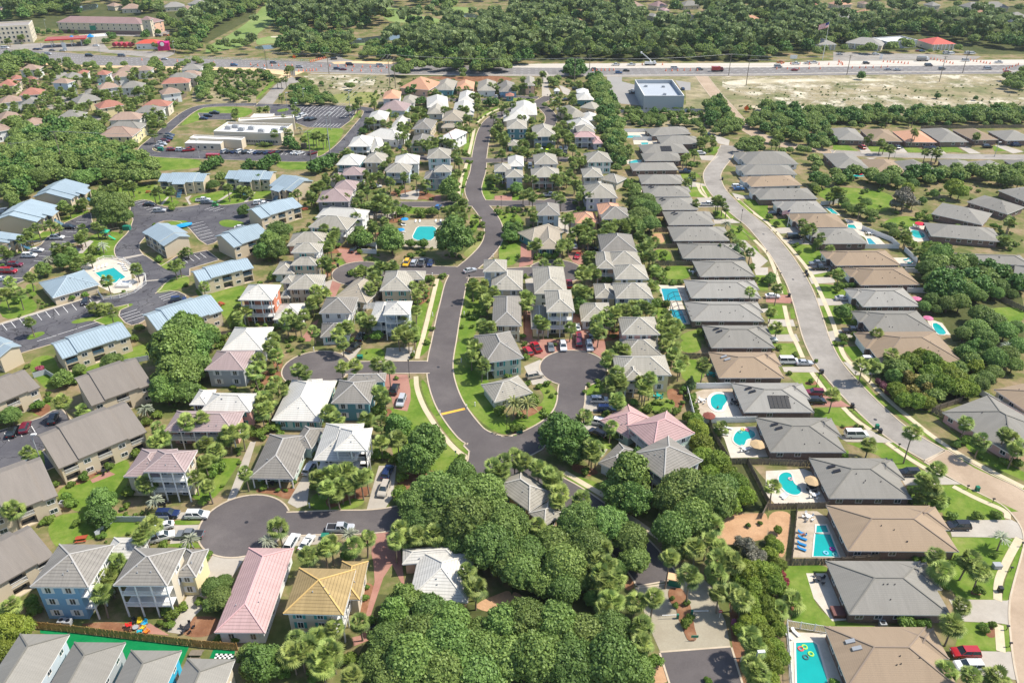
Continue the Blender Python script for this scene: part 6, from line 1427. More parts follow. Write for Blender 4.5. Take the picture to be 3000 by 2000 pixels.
# ---------------------------------------------------------------- broadleaf trees: centre x,y and crown half width, all in photo units
TREE_T='''
31 o 1500,120,180 1700,60,210 1950,120,240 2150,330,250 2270,150,240 1850,260,170 2330,480,180
31 m 1380,840,170 1280,960,150
31 o 1600,920,200 1780,1050,200 2060,1130,180 1500,1180,230 1230,1220,200 1130,1400,200 1450,1420,260 1750,1260,250 2080,1270,260 1700,1510,270 2030,1500,270 2310,1080,220 2330,1340,250 1250,1560,220
31 m 60,1400,200
31 h 1060,1000,60 560,1500,90 1700,560,40 860,1350,80 850,400,80 1000,780,45 1020,690,30 260,1480,60
21 o 1650,1360,240 1880,1260,150 2080,1400,240 1480,1500,190 2180,1540,110 1780,1500,220
21 m 1560,960,190 1480,1120,160
21 h 1360,1080,75 1335,1250,68 1330,1350,50 1340,1430,80 1880,1100,60 1140,630,75 1210,540,45 110,800,60 20,850,60 200,775,60 300,390,40 1300,830,130 550,1230,60 2230,640,70 1120,1050,60 1190,1060,50 1260,1080,50 560,1330,60 150,280,40 60,330,40 700,1460,50 1440,130,30 1290,340,20 205,1365,26 270,1362,20
22 m 450,900,210 400,790,120 560,1010,150 1080,1260,220 1150,1130,120 960,1360,150 1120,1490,170 1000,1480,150
22 o 1620,1380,240 1830,1480,230 1470,1470,190 1520,1280,110 1950,1350,150
22 h 190,530,75 670,1190,55 1580,440,40 1650,520,40 1680,600,35 1690,650,35 1250,620,60 1400,640,60 1500,640,50 1120,90,30 830,890,30 10,800,55 80,800,50 870,660,30 930,870,60 1660,500,30 1120,560,40 1570,560,30 60,430,60
22 c 1640,390,55
22 b 1700,830,110 1740,950,110 1760,1060,120 1880,1120,120 1830,1220,110 1980,1230,110 2060,1330,120 2140,1440,110 1950,1400,110 2000,1500,110 1690,720,80 1620,700,60
32 o 40,210,150 150,380,200 80,550,190 390,300,170 470,520,200 620,130,210 870,140,200 700,340,190 1080,260,170 1130,440,140 470,720,170 300,640,180 640,620,130 450,860,100 120,1050,230 380,1080,230 650,1120,240 900,1080,210 1120,1290,150 220,1370,260 560,1420,260 900,1420,260 1150,1480,150 1460,200,180 1650,100,190 1560,40,140 1500,330,130 980,520,90 740,800,90
32 b 2150,560,110 2220,700,110 2290,560,100 2330,700,100 2200,880,100 2330,860,100 2240,1000,100 2160,1020,90 2300,1100,110 2100,1080,70 2330,1250,110 2260,1350,100 2200,850,100 2090,620,90
32 g 2160,330,100 2100,280,70 2260,440,90
32 h 1475,790,28 1505,855,30 1610,830,45 1640,970,40 1590,1020,60 1300,1370,80 1790,560,40 1800,1550,40 2170,120,30 2280,100,25
33 b 30,560,90 100,480,80 60,700,100 170,760,70 30,950,90 100,1080,80 60,1250,90 130,1350,80 40,1430,100 30,1540,90 60,330,80 20,250,60 90,170,40 20,380,70
33 p 110,570,55 150,640,45
33 h 1290,1010,95 1390,1030,60 1460,1010,55 1930,720,60 2000,1085,50 1970,1035,40 2070,1035,45 1700,35,55 1915,35,55 2100,25,50 1680,480,45 1740,430,50 1350,430,40 1430,430,35 1560,640,40 1610,330,30 2090,400,30 600,1560,60 1640,690,45
20 m 1600,120,220 1780,80,170 1620,330,220 1530,480,150 1720,480,130 1800,250,150 1680,-20,180 1900,-10,130 940,1480,130
20 h 590,370,90 690,360,50 500,360,50 1180,1380,75 650,1480,70 600,1420,60 350,590,62 440,530,40 440,490,30 770,1250,50 650,1310,40 1005,1150,38 1990,1140,90 1350,740,60 1450,670,50 500,1310,50 1160,1510,40 1120,1540,30 1880,1460,60 1960,1220,60 250,225,30 2140,420,30 2310,820,60 2200,1000,30 1250,1030,60 1310,760,40
20 o 1040,230,110 730,260,60 110,700,90 40,700,80
20 p 375,255,40
30 b 100,1100,150 60,1010,120 200,1080,130 40,1250,130
30 m 950,60,110 870,40,90
30 o 1960,700,110 2030,800,120 1950,860,80 2060,650,80
30 h 1600,930,90 1680,870,60 1480,1020,40 1560,1030,50 1840,820,50 2010,1155,50 2160,1165,55 1910,380,45 1900,430,40 1870,560,30 1850,600,25 1820,640,30 460,70,45 400,90,45 940,220,40 1500,310,50 700,100,40 1540,910,60 300,820,70 320,900,70
30 o 2290,1300,120 2320,1450,110
10 o 1030,380,150 950,300,110 1120,320,110 1000,440,110 1130,430,90
10 m 1700,1500,150 1850,1540,150 1600,1540,120
10 b 1780,1450,110
10 m 2245,375,60 650,780,70 570,860,70 700,850,60 400,920,70 510,800,45
10 h 590,370,60 860,740,50 1280,1440,50 150,1190,50 70,780,40 120,760,35 860,240,50 690,340,40 750,350,40 1580,340,40 1460,820,35 1920,150,45 2260,180,40 1850,170,30 1985,700,25 1240,1540,40 360,1195,18 390,1215,18 430,1235,22 480,1225,18 660,1170,40 780,1140,40 830,250,40 2200,1440,60 2060,1540,50 20,870,20
10 k 160,90,120 60,50,100 380,80,90 620,50,100 760,80,100 860,60,80 1060,50,80 1180,50,80 1300,50,90 1420,50,70 500,30,80 100,260,60 150,330,60 230,200,70 330,130,60 1960,130,60 2030,60,60
11 m 1820,660,170 1250,690,120 1220,600,100 960,590,85 1000,640,80 900,640,60 1780,180,95 1820,260,60 1780,90,60 130,700,110 60,760,90 200,760,90 40,120,60 90,80,50
11 o 200,560,100 120,620,80 280,540,60 250,620,60
11 h 1425,680,58 1540,685,60 1330,380,60 1520,385,58 1620,385,55 2080,490,38 1990,490,42 2070,580,40 2060,620,35 1120,1520,72 150,985,45 950,745,34 1600,990,40 1560,1000,35 870,940,40 1000,345,50 1420,780,40 1540,765,35 1080,140,40 1570,200,18 2200,180,35 2150,150,35 10,1420,26 85,1420,26 180,1435,45 2230,380,40 2310,370,30 1570,1110,25 1560,1155,35 30,1030,30 1500,1200,30 1430,70,40 760,690,30 580,350,30 200,650,40 2080,1310,50 330,1540,40 1750,350,40
11 m 2320,540,60 2320,620,60 550,-10,50
12 o 1200,330,110 1180,420,120 1270,380,90 1160,520,80 1270,500,90 1120,300,70 1240,270,80
12 m 40,560,75 10,620,50 620,1230,80 600,1280,60 40,170,60
12 h 870,1005,50 1310,900,70 1360,960,50 1060,110,50 1050,150,40 640,480,45 20,360,35 60,362,35 10,460,30 230,780,40 320,790,40 400,785,35 1330,1220,60 1420,1220,50 1560,1440,35 1730,1490,50 830,430,45 610,350,30 580,300,30 1880,390,30 2090,550,25 2100,520,20 2200,880,40 1330,1025,30 1400,1025,30 1480,1025,30 1550,1025,30 1270,1020,30 400,1600,20 100,1520,30 1400,1440,40 2230,1000,40 2310,1000,35 120,970,25 1850,680,30
12 c 1900,740,55 1960,750,50 2060,750,55 2110,780,50 2000,740,45
12 y 1370,460,25
13 k 440,80,70 500,110,70 420,150,50 650,80,70 720,60,70 620,20,60 960,60,70 1040,100,70 1130,60,80 1200,110,60 1280,60,60 1330,120,60 720,330,50 780,360,60 860,370,60 950,400,60 700,290,50 900,300,50 650,250,40 950,460,40 1130,520,60 1160,580,50 1480,80,60 1550,30,70 1620,30,70 1950,20,80 1800,50,60 2050,60,80 2250,50,80 2150,90,70 1740,70,60 1400,30,60 2300,110,70
13 b 1700,170,90 1760,210,70 1280,180,60 450,180,40
13 g 1250,270,110 1180,320,60 1330,310,60 1650,950,70
13 m 1520,220,45 1420,280,35 1240,480,30 1270,520,30 20,1010,50 260,680,25 2060,60,30 40,10,0
13 o 1470,820,90 1560,800,100 1450,920,90 1570,900,90 1500,1010,80 1640,1020,80 1830,850,90 1850,940,80 1960,960,90 2050,930,80 2150,960,80 2130,1060,90 2230,1050,80 2000,1050,80 1570,1100,90 1680,1120,100 1760,1080,90 1850,1130,90 1930,1150,80 1650,1230,90 1760,1230,90 1500,1200,80 1430,1260,60 2100,1140,70 2240,1140,60 1960,1330,110 2080,1400,120 2180,1480,110 1920,1450,110 1800,1500,90 2280,1440,80 2000,1540,110 1550,1270,60 2330,1060,70
13 h 670,1330,80 730,1290,60 830,1360,55 790,1400,40 690,1530,50 820,1530,55 660,1050,50 710,1055,40 780,1055,40 640,1100,35 290,755,28 80,490,35 180,460,30 10,430,40 1330,690,50 1450,690,50 1560,690,50 1640,700,40 1380,420,50 1470,440,40 1900,1190,30 560,950,30 1750,510,30 2080,510,40 2180,610,40 540,810,40 960,1470,30
23 m 1130,250,90 1160,330,80
23 b 1300,200,100 1400,170,90 1480,200,100 1240,280,90 1500,300,110 1640,280,100 1700,350,110 1600,420,110 1750,430,110 1820,380,90 1850,470,80 1350,560,90 1250,560,80 1460,560,80 1180,440,90 1230,500,80 1750,250,90 1900,250,80
23 y 1290,370,80 1400,400,90 1470,450,90 1430,520,60 1530,460,80 1330,470,70
23 m 1800,120,100 1900,60,90 2000,90,90 1960,160,80
23 o 2080,180,110 2200,150,110 2000,330,90 2080,280,90 1950,400,80 2300,50,100 2250,220,90
23 h 200,290,25 390,370,30 810,775,22 860,780,22 440,180,25 250,120,30 100,60,30 1730,940,50 1800,920,45 1850,890,45 1700,950,30 1900,1010,35 1960,1060,35 1640,1460,40 700,1040,30 1310,1470,30 2290,1130,60 2180,1100,50 640,20,30 690,20,30 1300,1350,30 690,780,20 30,70,30
23 u 1010,380,45 1050,420,45 1090,470,40 1050,390,30
02 k 760,780,60 800,830,60 850,830,50 780,890,60 840,900,60 880,960,60 800,960,60 830,1030,60 900,1020,60 930,1080,50 800,1100,60 860,1120,60 930,1160,60 980,1130,50 820,1180,50 900,1220,60 870,1280,60 950,1260,60 900,1330,60 980,1330,50 960,1400,50 930,1460,50 960,1540,50 850,1260,40 1010,1230,40 1140,1020,30 1100,1030,35 1180,1040,25 1310,1020,35 1400,1020,30 1050,1035,25 1450,1040,25 1560,1035,25 1120,1110,40 1300,1110,35 1350,1140,30 1400,1100,25 1490,1110,40 1540,1120,40 1600,1130,40 1660,1130,40 1720,1150,40 1240,1130,30 1180,1140,30 1800,960,60 1860,930,50 1900,980,60 1840,1020,60 1930,1030,50 1880,1060,50 1990,1090,50 1940,1130,60 2020,1140,60 2070,1180,50 1990,1190,50 1900,1160,50 1820,1130,50 1860,900,30 1950,1210,40 1790,1080,40 1870,1200,40 2100,1150,30
02 k 2180,1120,50 2230,1100,50 2280,1130,60 2320,1180,50 2340,1010,50 2290,980,40 2240,1060,50 2340,1080,60 2210,1150,40 2180,1000,30
02 b 2180,1320,60 2240,1300,70 2100,1350,60 2200,1380,60 2130,1300,50 2280,1360,50 2290,1290,40
02 m 540,600,60 600,620,70 520,650,60 640,650,60 580,680,50
02 o 380,750,50 420,720,40 350,730,35 400,780,30
02 h 540,960,25 590,800,25 300,975,30 350,1000,0 180,890,30 1780,1390,30 1820,1380,25 1650,1520,50 1700,1510,30 350,1350,35 520,760,30 560,780,25 1300,700,0
03 m 250,820,12 500,800,12 640,780,15 700,920,22 900,970,25 1560,880,35 1910,900,30 1640,830,15 1360,830,12 1700,880,15 2060,900,15 1530,960,20 1390,960,12 270,880,12 190,890,10 75,880,10 630,870,12 2060,850,10 1740,960,10 1060,810,8 860,700,40 800,820,10 1930,945,12
03 k 80,1080,60 160,1070,50 120,1140,60 200,1130,50 50,1150,50 280,1120,50 400,1090,60 360,1130,60 470,1130,60 430,1190,60 520,1180,60 560,1100,45 620,1090,50 690,1100,45 550,1220,50 480,1240,50 720,1080,40 840,1100,45 900,1110,45 960,1090,45 1030,1100,40 1090,1110,45 1160,1090,45 1220,1100,45 1290,1110,40 1360,1090,45 1420,1110,45 1490,1100,45 1560,1100,40 1620,1090,40 1700,1100,45 1780,1110,40 1850,1090,45 1930,1100,40 2030,1100,45 2100,1090,50 2180,1090,45 2250,1070,50 2330,1090,50 780,1140,40 860,1160,30 2000,1140,30 2120,1130,35 2280,1120,40 1050,1150,30 1500,1145,30 1650,1140,30 500,1290,60 540,1330,50 600,1290,40 450,1270,50 300,1370,45 360,1380,45 200,1380,40 130,1390,40 430,1340,50 420,1460,60 460,1510,50 430,1550,40 660,1490,40 680,1540,30 1120,1540,50 1080,1560,40 1010,1560,30 1850,1560,40 2050,1550,40 1600,1560,50 1700,1560,40 2200,1540,30
03 o 2200,700,50 2250,740,60 2310,700,60 2200,770,50 2290,790,60 2340,640,40 2340,760,60 1290,410,60 1240,390,50 1140,430,60 940,440,60 450,470,50 520,450,40 850,450,40 700,440,40 1490,470,25 1750,440,40 1560,470,15 130,440,50 1110,440,35 1640,470,20
01 o 170,640,0 100,670,35 300,400,55 270,450,50 370,480,45 480,440,55 540,470,45 420,400,40 770,440,55 830,470,50 730,460,40 640,420,45 700,340,40 760,310,40 840,380,45 1100,390,30 1020,480,45 980,500,40 1220,430,50 1180,480,45 1260,480,45 1470,250,55 1550,220,50 1600,290,60 1500,330,60 1700,330,50 1560,370,60 1450,300,50 1650,380,50 1780,260,45 1850,370,45 1820,350,40 1750,200,45 2000,220,50 2130,150,60 2180,100,60 2100,230,40 2060,370,60 2120,400,60 1970,420,60 2200,260,55 2290,220,50 2280,330,60 2330,130,50 2240,400,60 1400,450,50 1480,460,50 1560,460,60 1650,450,60 1740,450,60 1850,460,60 2180,450,60 2300,450,60
01 o 1300,640,60 1350,600,50 1370,660,50 1400,620,50 1460,590,60 1520,600,50 1600,580,60 1680,600,60 1760,590,60 1840,610,50 1900,650,40 2010,610,50 2060,580,60 2130,610,50 2200,600,50 2250,580,60 2310,610,50 1950,540,50 1850,530,60 2050,520,60 2150,500,60 2250,510,60 1450,520,60 1560,520,60 1660,530,60 1330,560,40 1900,690,30 2330,550,50
01 g 2000,500,60 2100,470,50 2250,560,50
01 k 330,880,40 380,900,45 400,840,40 440,930,40 500,930,45 560,920,40 600,940,35 650,920,40 700,920,40 550,870,40 430,800,40 470,780,35 350,940,40 870,790,40 830,780,25 920,860,15 850,900,15 600,770,25 540,800,20 690,800,20 100,690,45 140,720,30 60,700,30 730,940,30 640,870,30 480,890,40 1080,950,25 960,910,20
01 m 540,1540,70 640,1510,70 700,1470,60 580,1500,50 110,1500,70 60,1530,60 180,1460,50 310,1310,60 350,1350,50 1490,940,35 1530,930,40 1080,1310,35 970,1200,30 1000,1210,30 970,1410,30 1010,1400,25 1680,1340,30 2150,940,45 2200,940,40 1450,830,50 1500,820,50 1400,840,40 2020,770,20 1780,840,20 1810,750,25 2110,950,30
01 h 60,1330,25 100,1335,25 140,1330,20 250,1340,15 10,1330,15 900,1000,20 1890,1380,12
00 k 570,1190,100 480,1160,90 640,1150,80 720,1180,80 620,1260,80 150,1220,70 230,1260,70 180,1340,90 260,1380,90 350,1370,80 130,1420,80 400,1440,80 690,1340,80 800,1310,90 760,1390,80 650,1400,70 870,1330,80 950,1370,90 1050,1390,80 900,1440,90 1000,1480,90 1100,1460,70 600,1450,60 700,1460,60 840,1500,70 940,1540,70 1060,1540,60 100,1520,60 180,1540,60 340,1520,70 420,1530,60 530,1540,50 720,1540,50 1180,1420,40 300,1470,60 460,1060,50 400,1080,50 60,1190,50 1140,1380,60 950,1290,60 
00 o 60,580,80 130,570,80 180,500,55 240,490,50 320,530,40 40,640,70 120,640,60 170,600,50 200,540,40 490,590,45 520,620,40 800,600,40 850,590,40 880,620,35 1010,590,25 1000,610,30 1390,620,50 1440,600,60 1420,550,40 1480,630,40 1400,580,40 1410,770,45 1380,820,45 1320,830,25 1140,590,35 1570,960,40 1600,950,30 1680,590,35 1720,570,35 1800,550,40 1840,570,35 1900,620,45 1950,600,35 1880,690,50 1920,720,50 1850,750,40 1960,680,40 1830,820,50 1880,860,50 1900,800,50 1840,890,40 1930,900,30 2030,640,30 2120,660,25 2200,650,30 2280,660,30 2020,840,25 2110,880,40 2130,820,30 2200,860,30 2080,860,30 2280,760,35 2220,790,40 2320,780,30 2200,770,30 2290,830,20 2060,720,15 2150,740,15 2090,710,15 2300,870,20 2150,900,40 2260,910,30
00 c 630,580,55 610,540,40
00 m 1960,1500,60 2010,1480,50 1900,1530,50 1870,1550,40 1280,1510,50 1320,1530,40 2290,1500,40 2320,1520,40 1430,1540,40 1230,1540,40 2250,1540,40 810,390,28 790,400,25 1120,360,20 960,380,25 990,380,25 1030,350,30 1040,330,30 1000,320,25 1330,330,40 1350,310,35 1450,300,30 1200,400,15 700,300,20 560,300,20 640,290,20 450,290,25 500,300,20 350,300,25 400,310,20 300,290,20 40,370,20 120,380,20 200,400,10
00 o 1610,390,50 1660,380,50 1720,370,45 1600,430,40 1650,440,40 1700,440,50 1780,400,45 1770,450,40 1830,430,40 1560,370,40 1620,330,40 1700,310,40
'''
KM={'o':'oak','m':'mag','b':'bright','h':'hedge','k':'scrubk','g':'bald','c':'cone','p':'pink','u':'purple','y':'yel'}
_tl=[]
for ln in TREE_T.strip().splitlines():
    T=ln.split(); t,kd=T[0],KM[T[1]]; cur=t
    for tok in T[2:]:
        x,y,r=[float(q) for q in tok.split(',')]
        if r<5: continue
        X,Y=P(t,x,y)
        # crown centre height follows the real radius
        z=1.0
        for _ in range(6):
            a=G(X,Y,z); b=G(X+r/3.136,Y,z); rad=abs(b[0]-a[0]); z=rad*SPEC[kd][4]
            if kd=='scrubk' and rad>1.6: z=rad*1.0
        a=G(X,Y,z); k2=kd
        if t=='03' and kd in('mag','scrubk') and 780<y<1000: rad*=.8
        if kd=='scrubk' and rad>1.6: k2='oak' if R.random()<.72 else 'bright' if R.random()<.15 else 'mag'; a=G(X,Y,rad*SPEC[k2][4])
        if kd=='hedge' and rad>2.6: k2='mag'
        if kd=='mag' and rad<1.3: k2='hedge'
        _tl.append((a[1],k2,a[0],rad))
_tl.sort(key=lambda q:q[0]); num={}; farT=[]
TALL={}
for (y,kd,x,rad) in _tl:
    grp='tree' if kd in('oak','mag','bright','bald','cone') else 'shrub'
    num[grp]=num.get(grp,0)+1
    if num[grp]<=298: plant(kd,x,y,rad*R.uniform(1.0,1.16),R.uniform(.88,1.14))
    else: farT.append((kd,x,y,rad))
_v={}
def farvar(kind,i):
    if (kind,i) not in _v:
        ca=dict(SPEC[kind][3]); ca['n']=260; ca['s']=ca['s']*2.0; V,Q,T=crown(900+i*7+len(kind),**ca); _v[kind,i]=(V,Q,T)
    return _v[kind,i]
fi={'oak':[],'mag':[],'pine':[]}
for kd,x,y,rad in farT:
    k3=kd if kd in fi else 'oak'
    V,Q,T=farvar(k3,R.randrange(3)); fi[k3].append((V,Q,T,x,y,SPEC[k3][4]*rad,rad*1.1,R.uniform(0,6)))
def bboxes(ps): return [(min(q[0] for q in p),max(q[0] for q in p),min(q[1] for q in p),max(q[1] for q in p),p) for p in ps]
PB=bboxes(PAVED)
def clear(x,y): return not any(a<x<b and c<y<d and inpoly(x,y,p) for a,b,c,d,p in PB)
def inbld(x,y,m=7): return any(math.hypot(x-h_[5][0],y-h_[5][1])<max(m,h_[6]*.55) or (h_[5][1]>600 and h_[5][1]-60<y<h_[5][1]+4 and abs(x-h_[5][0])<12) for h_ in HOUSES)
def wood(t,s,step,r0,r1,mix):
    p=pts(t,s); xs=[q[0] for q in p]; ys=[q[1] for q in p]
    y=min(ys); nearw=max(ys)<560
    while y<max(ys):
        x=min(xs)
        while x<max(xs):
            a,b=x+R.uniform(-.45,.45)*step,y+R.uniform(-.45,.45)*step
            if inpoly(a,b,p) and not inbld(a,b,8) and (not nearw or clear(a,b)):
                k3=R.choice(mix); V,Q,T=farvar(k3,R.randrange(3)); rad=R.uniform(r0,r1)
                fi[k3].append((V,Q,T,a,b,SPEC[k3][4]*rad*(1.25 if k3=='pine' else 1.1),rad,R.uniform(0,6)))
            x+=step
        y+=step
wood('01','1900,700 2352,700 02:0,640 260,560 02:300,545 1000,560 2352,560 03:420,480 600,440 1000,400 1100,340 1500,330 1900,430 2352,470 3100,470 3300,180 2352,170 1500,150 700,165 0,130 02:2352,120 1500,75 900,70 300,95 0,110 01:2352,200 2200,300 1900,430 1450,470 1350,560 1420,600 1800,600',8,4,6,['pine','oak','oak','pine','mag'])
wood('03','-800,10 3400,10 3400,-150 -1500,-150 02:0,60 250,70 1000,30 1500,40 2352,60',12,4,6.5,['pine','oak','oak'])
wood('03','0,165 300,170 1500,160 2352,175 2352,60 1500,60 600,80 0,60',15,4,6,['pine','pine','oak'])
wood('00','0,215 250,200 500,150 1300,150 1420,200 1520,270 1620,300 1750,440 1850,430 1900,330 2150,190 2352,120 2352,-40 1850,-40 1900,100 1600,110 1400,60 900,130 700,110 500,60 400,-60 0,-60',8,4,6,['pine','oak','mag','oak'])
wood('01','230,290 500,310 900,270 1150,270 1250,230 1160,150 1100,110 1050,20 1000,-60 250,-60 230,30 280,150 130,200 180,260',7.5,4,6.5,['pine','pine','oak','mag'])
wood('01','1000,-60 2352,-60 2352,60 2100,10 1900,40 1700,130 1500,130 1350,90 1300,30',13,4,6.5,['pine','pine','mag'])
wood('01','-20,100 100,70 60,-60 -20,-60',9,4,6,['oak']); wood('00','1900,-160 3300,-160 3300,-60 1900,-60',15,5,7,['pine','oak']); wood('01','1700,60 1850,40 1800,160 1700,150',12,4,6,['oak'])
wood('01','0,270 60,250 60,320 0,320',9,4,5,['pine']); wood('01','880,330 1040,360 1040,420 960,420',14,3.5,4.5,['pine']); wood('00','2000,440 2352,440 2352,400 2000,400',14,3,4.5,['pine','oak'])
wood('02','210,545 1000,565 2352,560 2352,540 1000,530 220,480',6,2.2,3.2,['oak','pine'])
wood('03','-20,1000 300,1050 700,1060 1400,1060 2000,1050 2700,1020 2700,1110 2000,1150 1400,1150 800,1150 600,1130 560,1230 420,1250 250,1220 100,1190 -60,1150',5,2.6,4,['oak','oak','mag'])
wood('03','-60,1160 100,1200 300,1290 560,1300 560,1390 430,1400 200,1310 0,1260',6,2.5,3.8,['oak','mag']); wood('02','700,760 840,760 960,1000 1010,1250 1040,1560 900,1600 870,1350 800,1050',5,2.6,4,['oak','oak','mag'])
wood('00','430,1150 700,1140 820,1180 1000,1330 1230,1400 1180,1560 300,1568 60,1480 120,1200',6.5,3.2,5,['oak','oak','mag']); wood('10','0,-120 1100,-120 1450,-20 1450,90 1000,110 880,60 600,30 350,120 150,330 0,300',6,3,4.6,['oak','oak','mag'])
wood('02','1780,980 1900,900 2060,1130 2100,1200 1900,1230 1790,1130',6,2.8,4,['oak','mag']); wood('02','1020,1080 1700,1110 1780,1180 1240,1165 1040,1150',5.5,1.6,2.6,['oak']); wood('13','600,60 1400,20 2400,30 2400,110 1900,90 1500,130 1300,110 1000,150 700,90',6,2.8,4.2,['oak','oak','mag'])
wood('13','1450,830 1700,780 1900,850 2200,900 2352,1060 2300,1180 1950,1130 1900,1250 1700,1290 1500,1230 1550,1050 1450,1000',6,3,4.4,['oak','oak','mag']); wood('23','1180,230 1500,150 1900,200 1900,470 1800,500 1500,580 1250,570 1180,430',5,2,3.2,['oak','oak'])
wood('00','0,540 330,540 500,600 420,640 200,620 60,700 0,700',6,3,4.2,['oak','mag']); wood('00','1830,640 1990,640 1950,900 1830,900',6.5,2.6,3.6,['oak','mag']); wood('01','330,830 480,780 720,930 700,960 350,955',6,2.2,3.2,['oak','mag'])
wood('01','180,330 480,320 900,390 920,520 700,540 480,530 230,500',8.5,3.2,5,['oak','oak','pine','mag']); wood('01','600,280 900,270 900,360 620,360',9,3,4.6,['pine','oak'])
wood('01','1350,230 2352,240 2352,540 1000,560 960,470 1340,400',8,3.6,5.4,['oak','oak','pine','mag']); wood('00','1880,440 2352,410 2352,520 1950,520',13,3,4.6,['pine','oak']); wood('00','380,30 900,-20 1300,-40 1500,30 1400,60 1100,50 900,20 640,110 420,110',9,4,5.5,['oak','pine'])
wood('12','1100,250 1110,200 1330,340 1330,520 1200,540 1080,420',6,2.5,3.6,['oak','mag'])
wood('00','0,330 380,330 400,300 0,310',12,2,3,['oak'])
def inhouse(x,y,m=.4):
    for h_ in HOUSES:
        c=h_[5]
        if abs(x-c[0])<14 and abs(y-c[1])<14 and math.hypot(x-c[0],y-c[1])<h_[6]*.62+m: return True
    return False
cov=[]; SV=[]
for k in range(5):
    V,Q,T=crown(70+k,lobes=5,n=110,s=.13,hz=.7); SV.append((V,Q,T))
WK=bboxes([pts('11','1665,995 1725,1000 1590,1568 1480,1568'),pts('21','1430,320 1500,320 1980,1080 1840,1080'),pts('21','1000,720 1420,650 1800,900 1500,850')])
for (t,s,n,r0,r1) in (('01','1150,760 2352,760 02:760,760 1000,1568 700,1568 12:1000,500 1200,800 1350,1500 22:1500,300 1500,640 700,700 0,700 -200,-100 21:1400,100 0,1300 20:1400,1250 1300,900 10:2100,1300 2352,900 11:300,500 700,0 01:700,1500',2600,.45,1.25),
  ('00','0,640 1800,640 1700,900 1250,1350 0,1250',700,.7,1.7),('21','-700,1300 900,1500 1000,200 -900,-100',350,.4,.95),('13','600,20 2352,60 2352,1100 1500,1000 1100,600 700,400',260,.5,1.4),('30','900,0 1500,0 1400,300 900,300',30,.3,.7),('12','1150,0 1700,1568 1350,1568 1000,300',260,.5,1.2),('22','500,300 1650,400 1800,700 600,700',120,.4,1.0),('10','0,150 2352,0 2352,1500 0,1500',220,.45,1.1)):
    p=pts(t,s); xs=[q[0] for q in p]; ys=[q[1] for q in p]
    for k in range(n):
        x,y=R.uniform(min(xs),max(xs)),R.uniform(min(ys),max(ys))
        if not inpoly(x,y,p) or inhouse(x,y) or not clear(x,y) or any(a<x<b and c<y<d and inpoly(x,y,q) for a,b,c,d,q in WK): continue
        V,Q,T=SV[R.randrange(5)]; r=R.uniform(r0,r1); cov.append((V,Q,T,x,y,r*.45,r,R.uniform(0,6)))
for (t,s,n,r0,r1) in (('03','-420,820 2352,780 2700,900 2700,1060 0,1030 -300,1000',110,.3,.8),('03','-420,960 2352,1000 2700,1060 0,1060',60,.4,1.1),('01','440,700 1300,720 1150,950 600,960',50,.4,1.0),('02','980,1000 1700,1010 2000,1150 1100,1160',160,.5,1.5),('00','2000,650 2352,650 2352,940 1980,930',160,.6,1.8),('01','0,650 200,700 100,800 0,900',50,.6,1.6)):
    p=pts(t,s); xs=[q[0] for q in p]; ys=[q[1] for q in p]
    for k in range(n*2):
        x,y=R.uniform(min(xs),max(xs)),R.uniform(min(ys),max(ys))
        if inpoly(x,y,p) and clear(x,y): V,Q,T=SV[R.randrange(5)]; r=R.uniform(r0,r1)**1.2; cov.append((V,Q,T*.4,x,y,r*.45,r,R.uniform(0,6)))
merge_stuff('low_shrubs',cov,[LM_['hedge']],'shrubs','low green shrubs and ground cover planted between the houses'); print('COVER',len(cov))
for k3,it in fi.items():
    if it:
        merge_stuff({'oak':'distant_oak_wood','mag':'distant_evergreen_wood','pine':'distant_pine_wood'}[k3],it,[LM_[k3]],'wood',{'oak':'far off mass of green oak crowns beyond the highway','mag':'far off mass of dark evergreen crowns beyond the highway','pine':'far off mass of pine crowns beyond the highway'}[k3])
# trunks of the pines one sees at the wood edge
print('PALMS',len(PALMS),'PLANTS',len(PLANTS),num,'far',{k:len(v) for k,v in fi.items()})
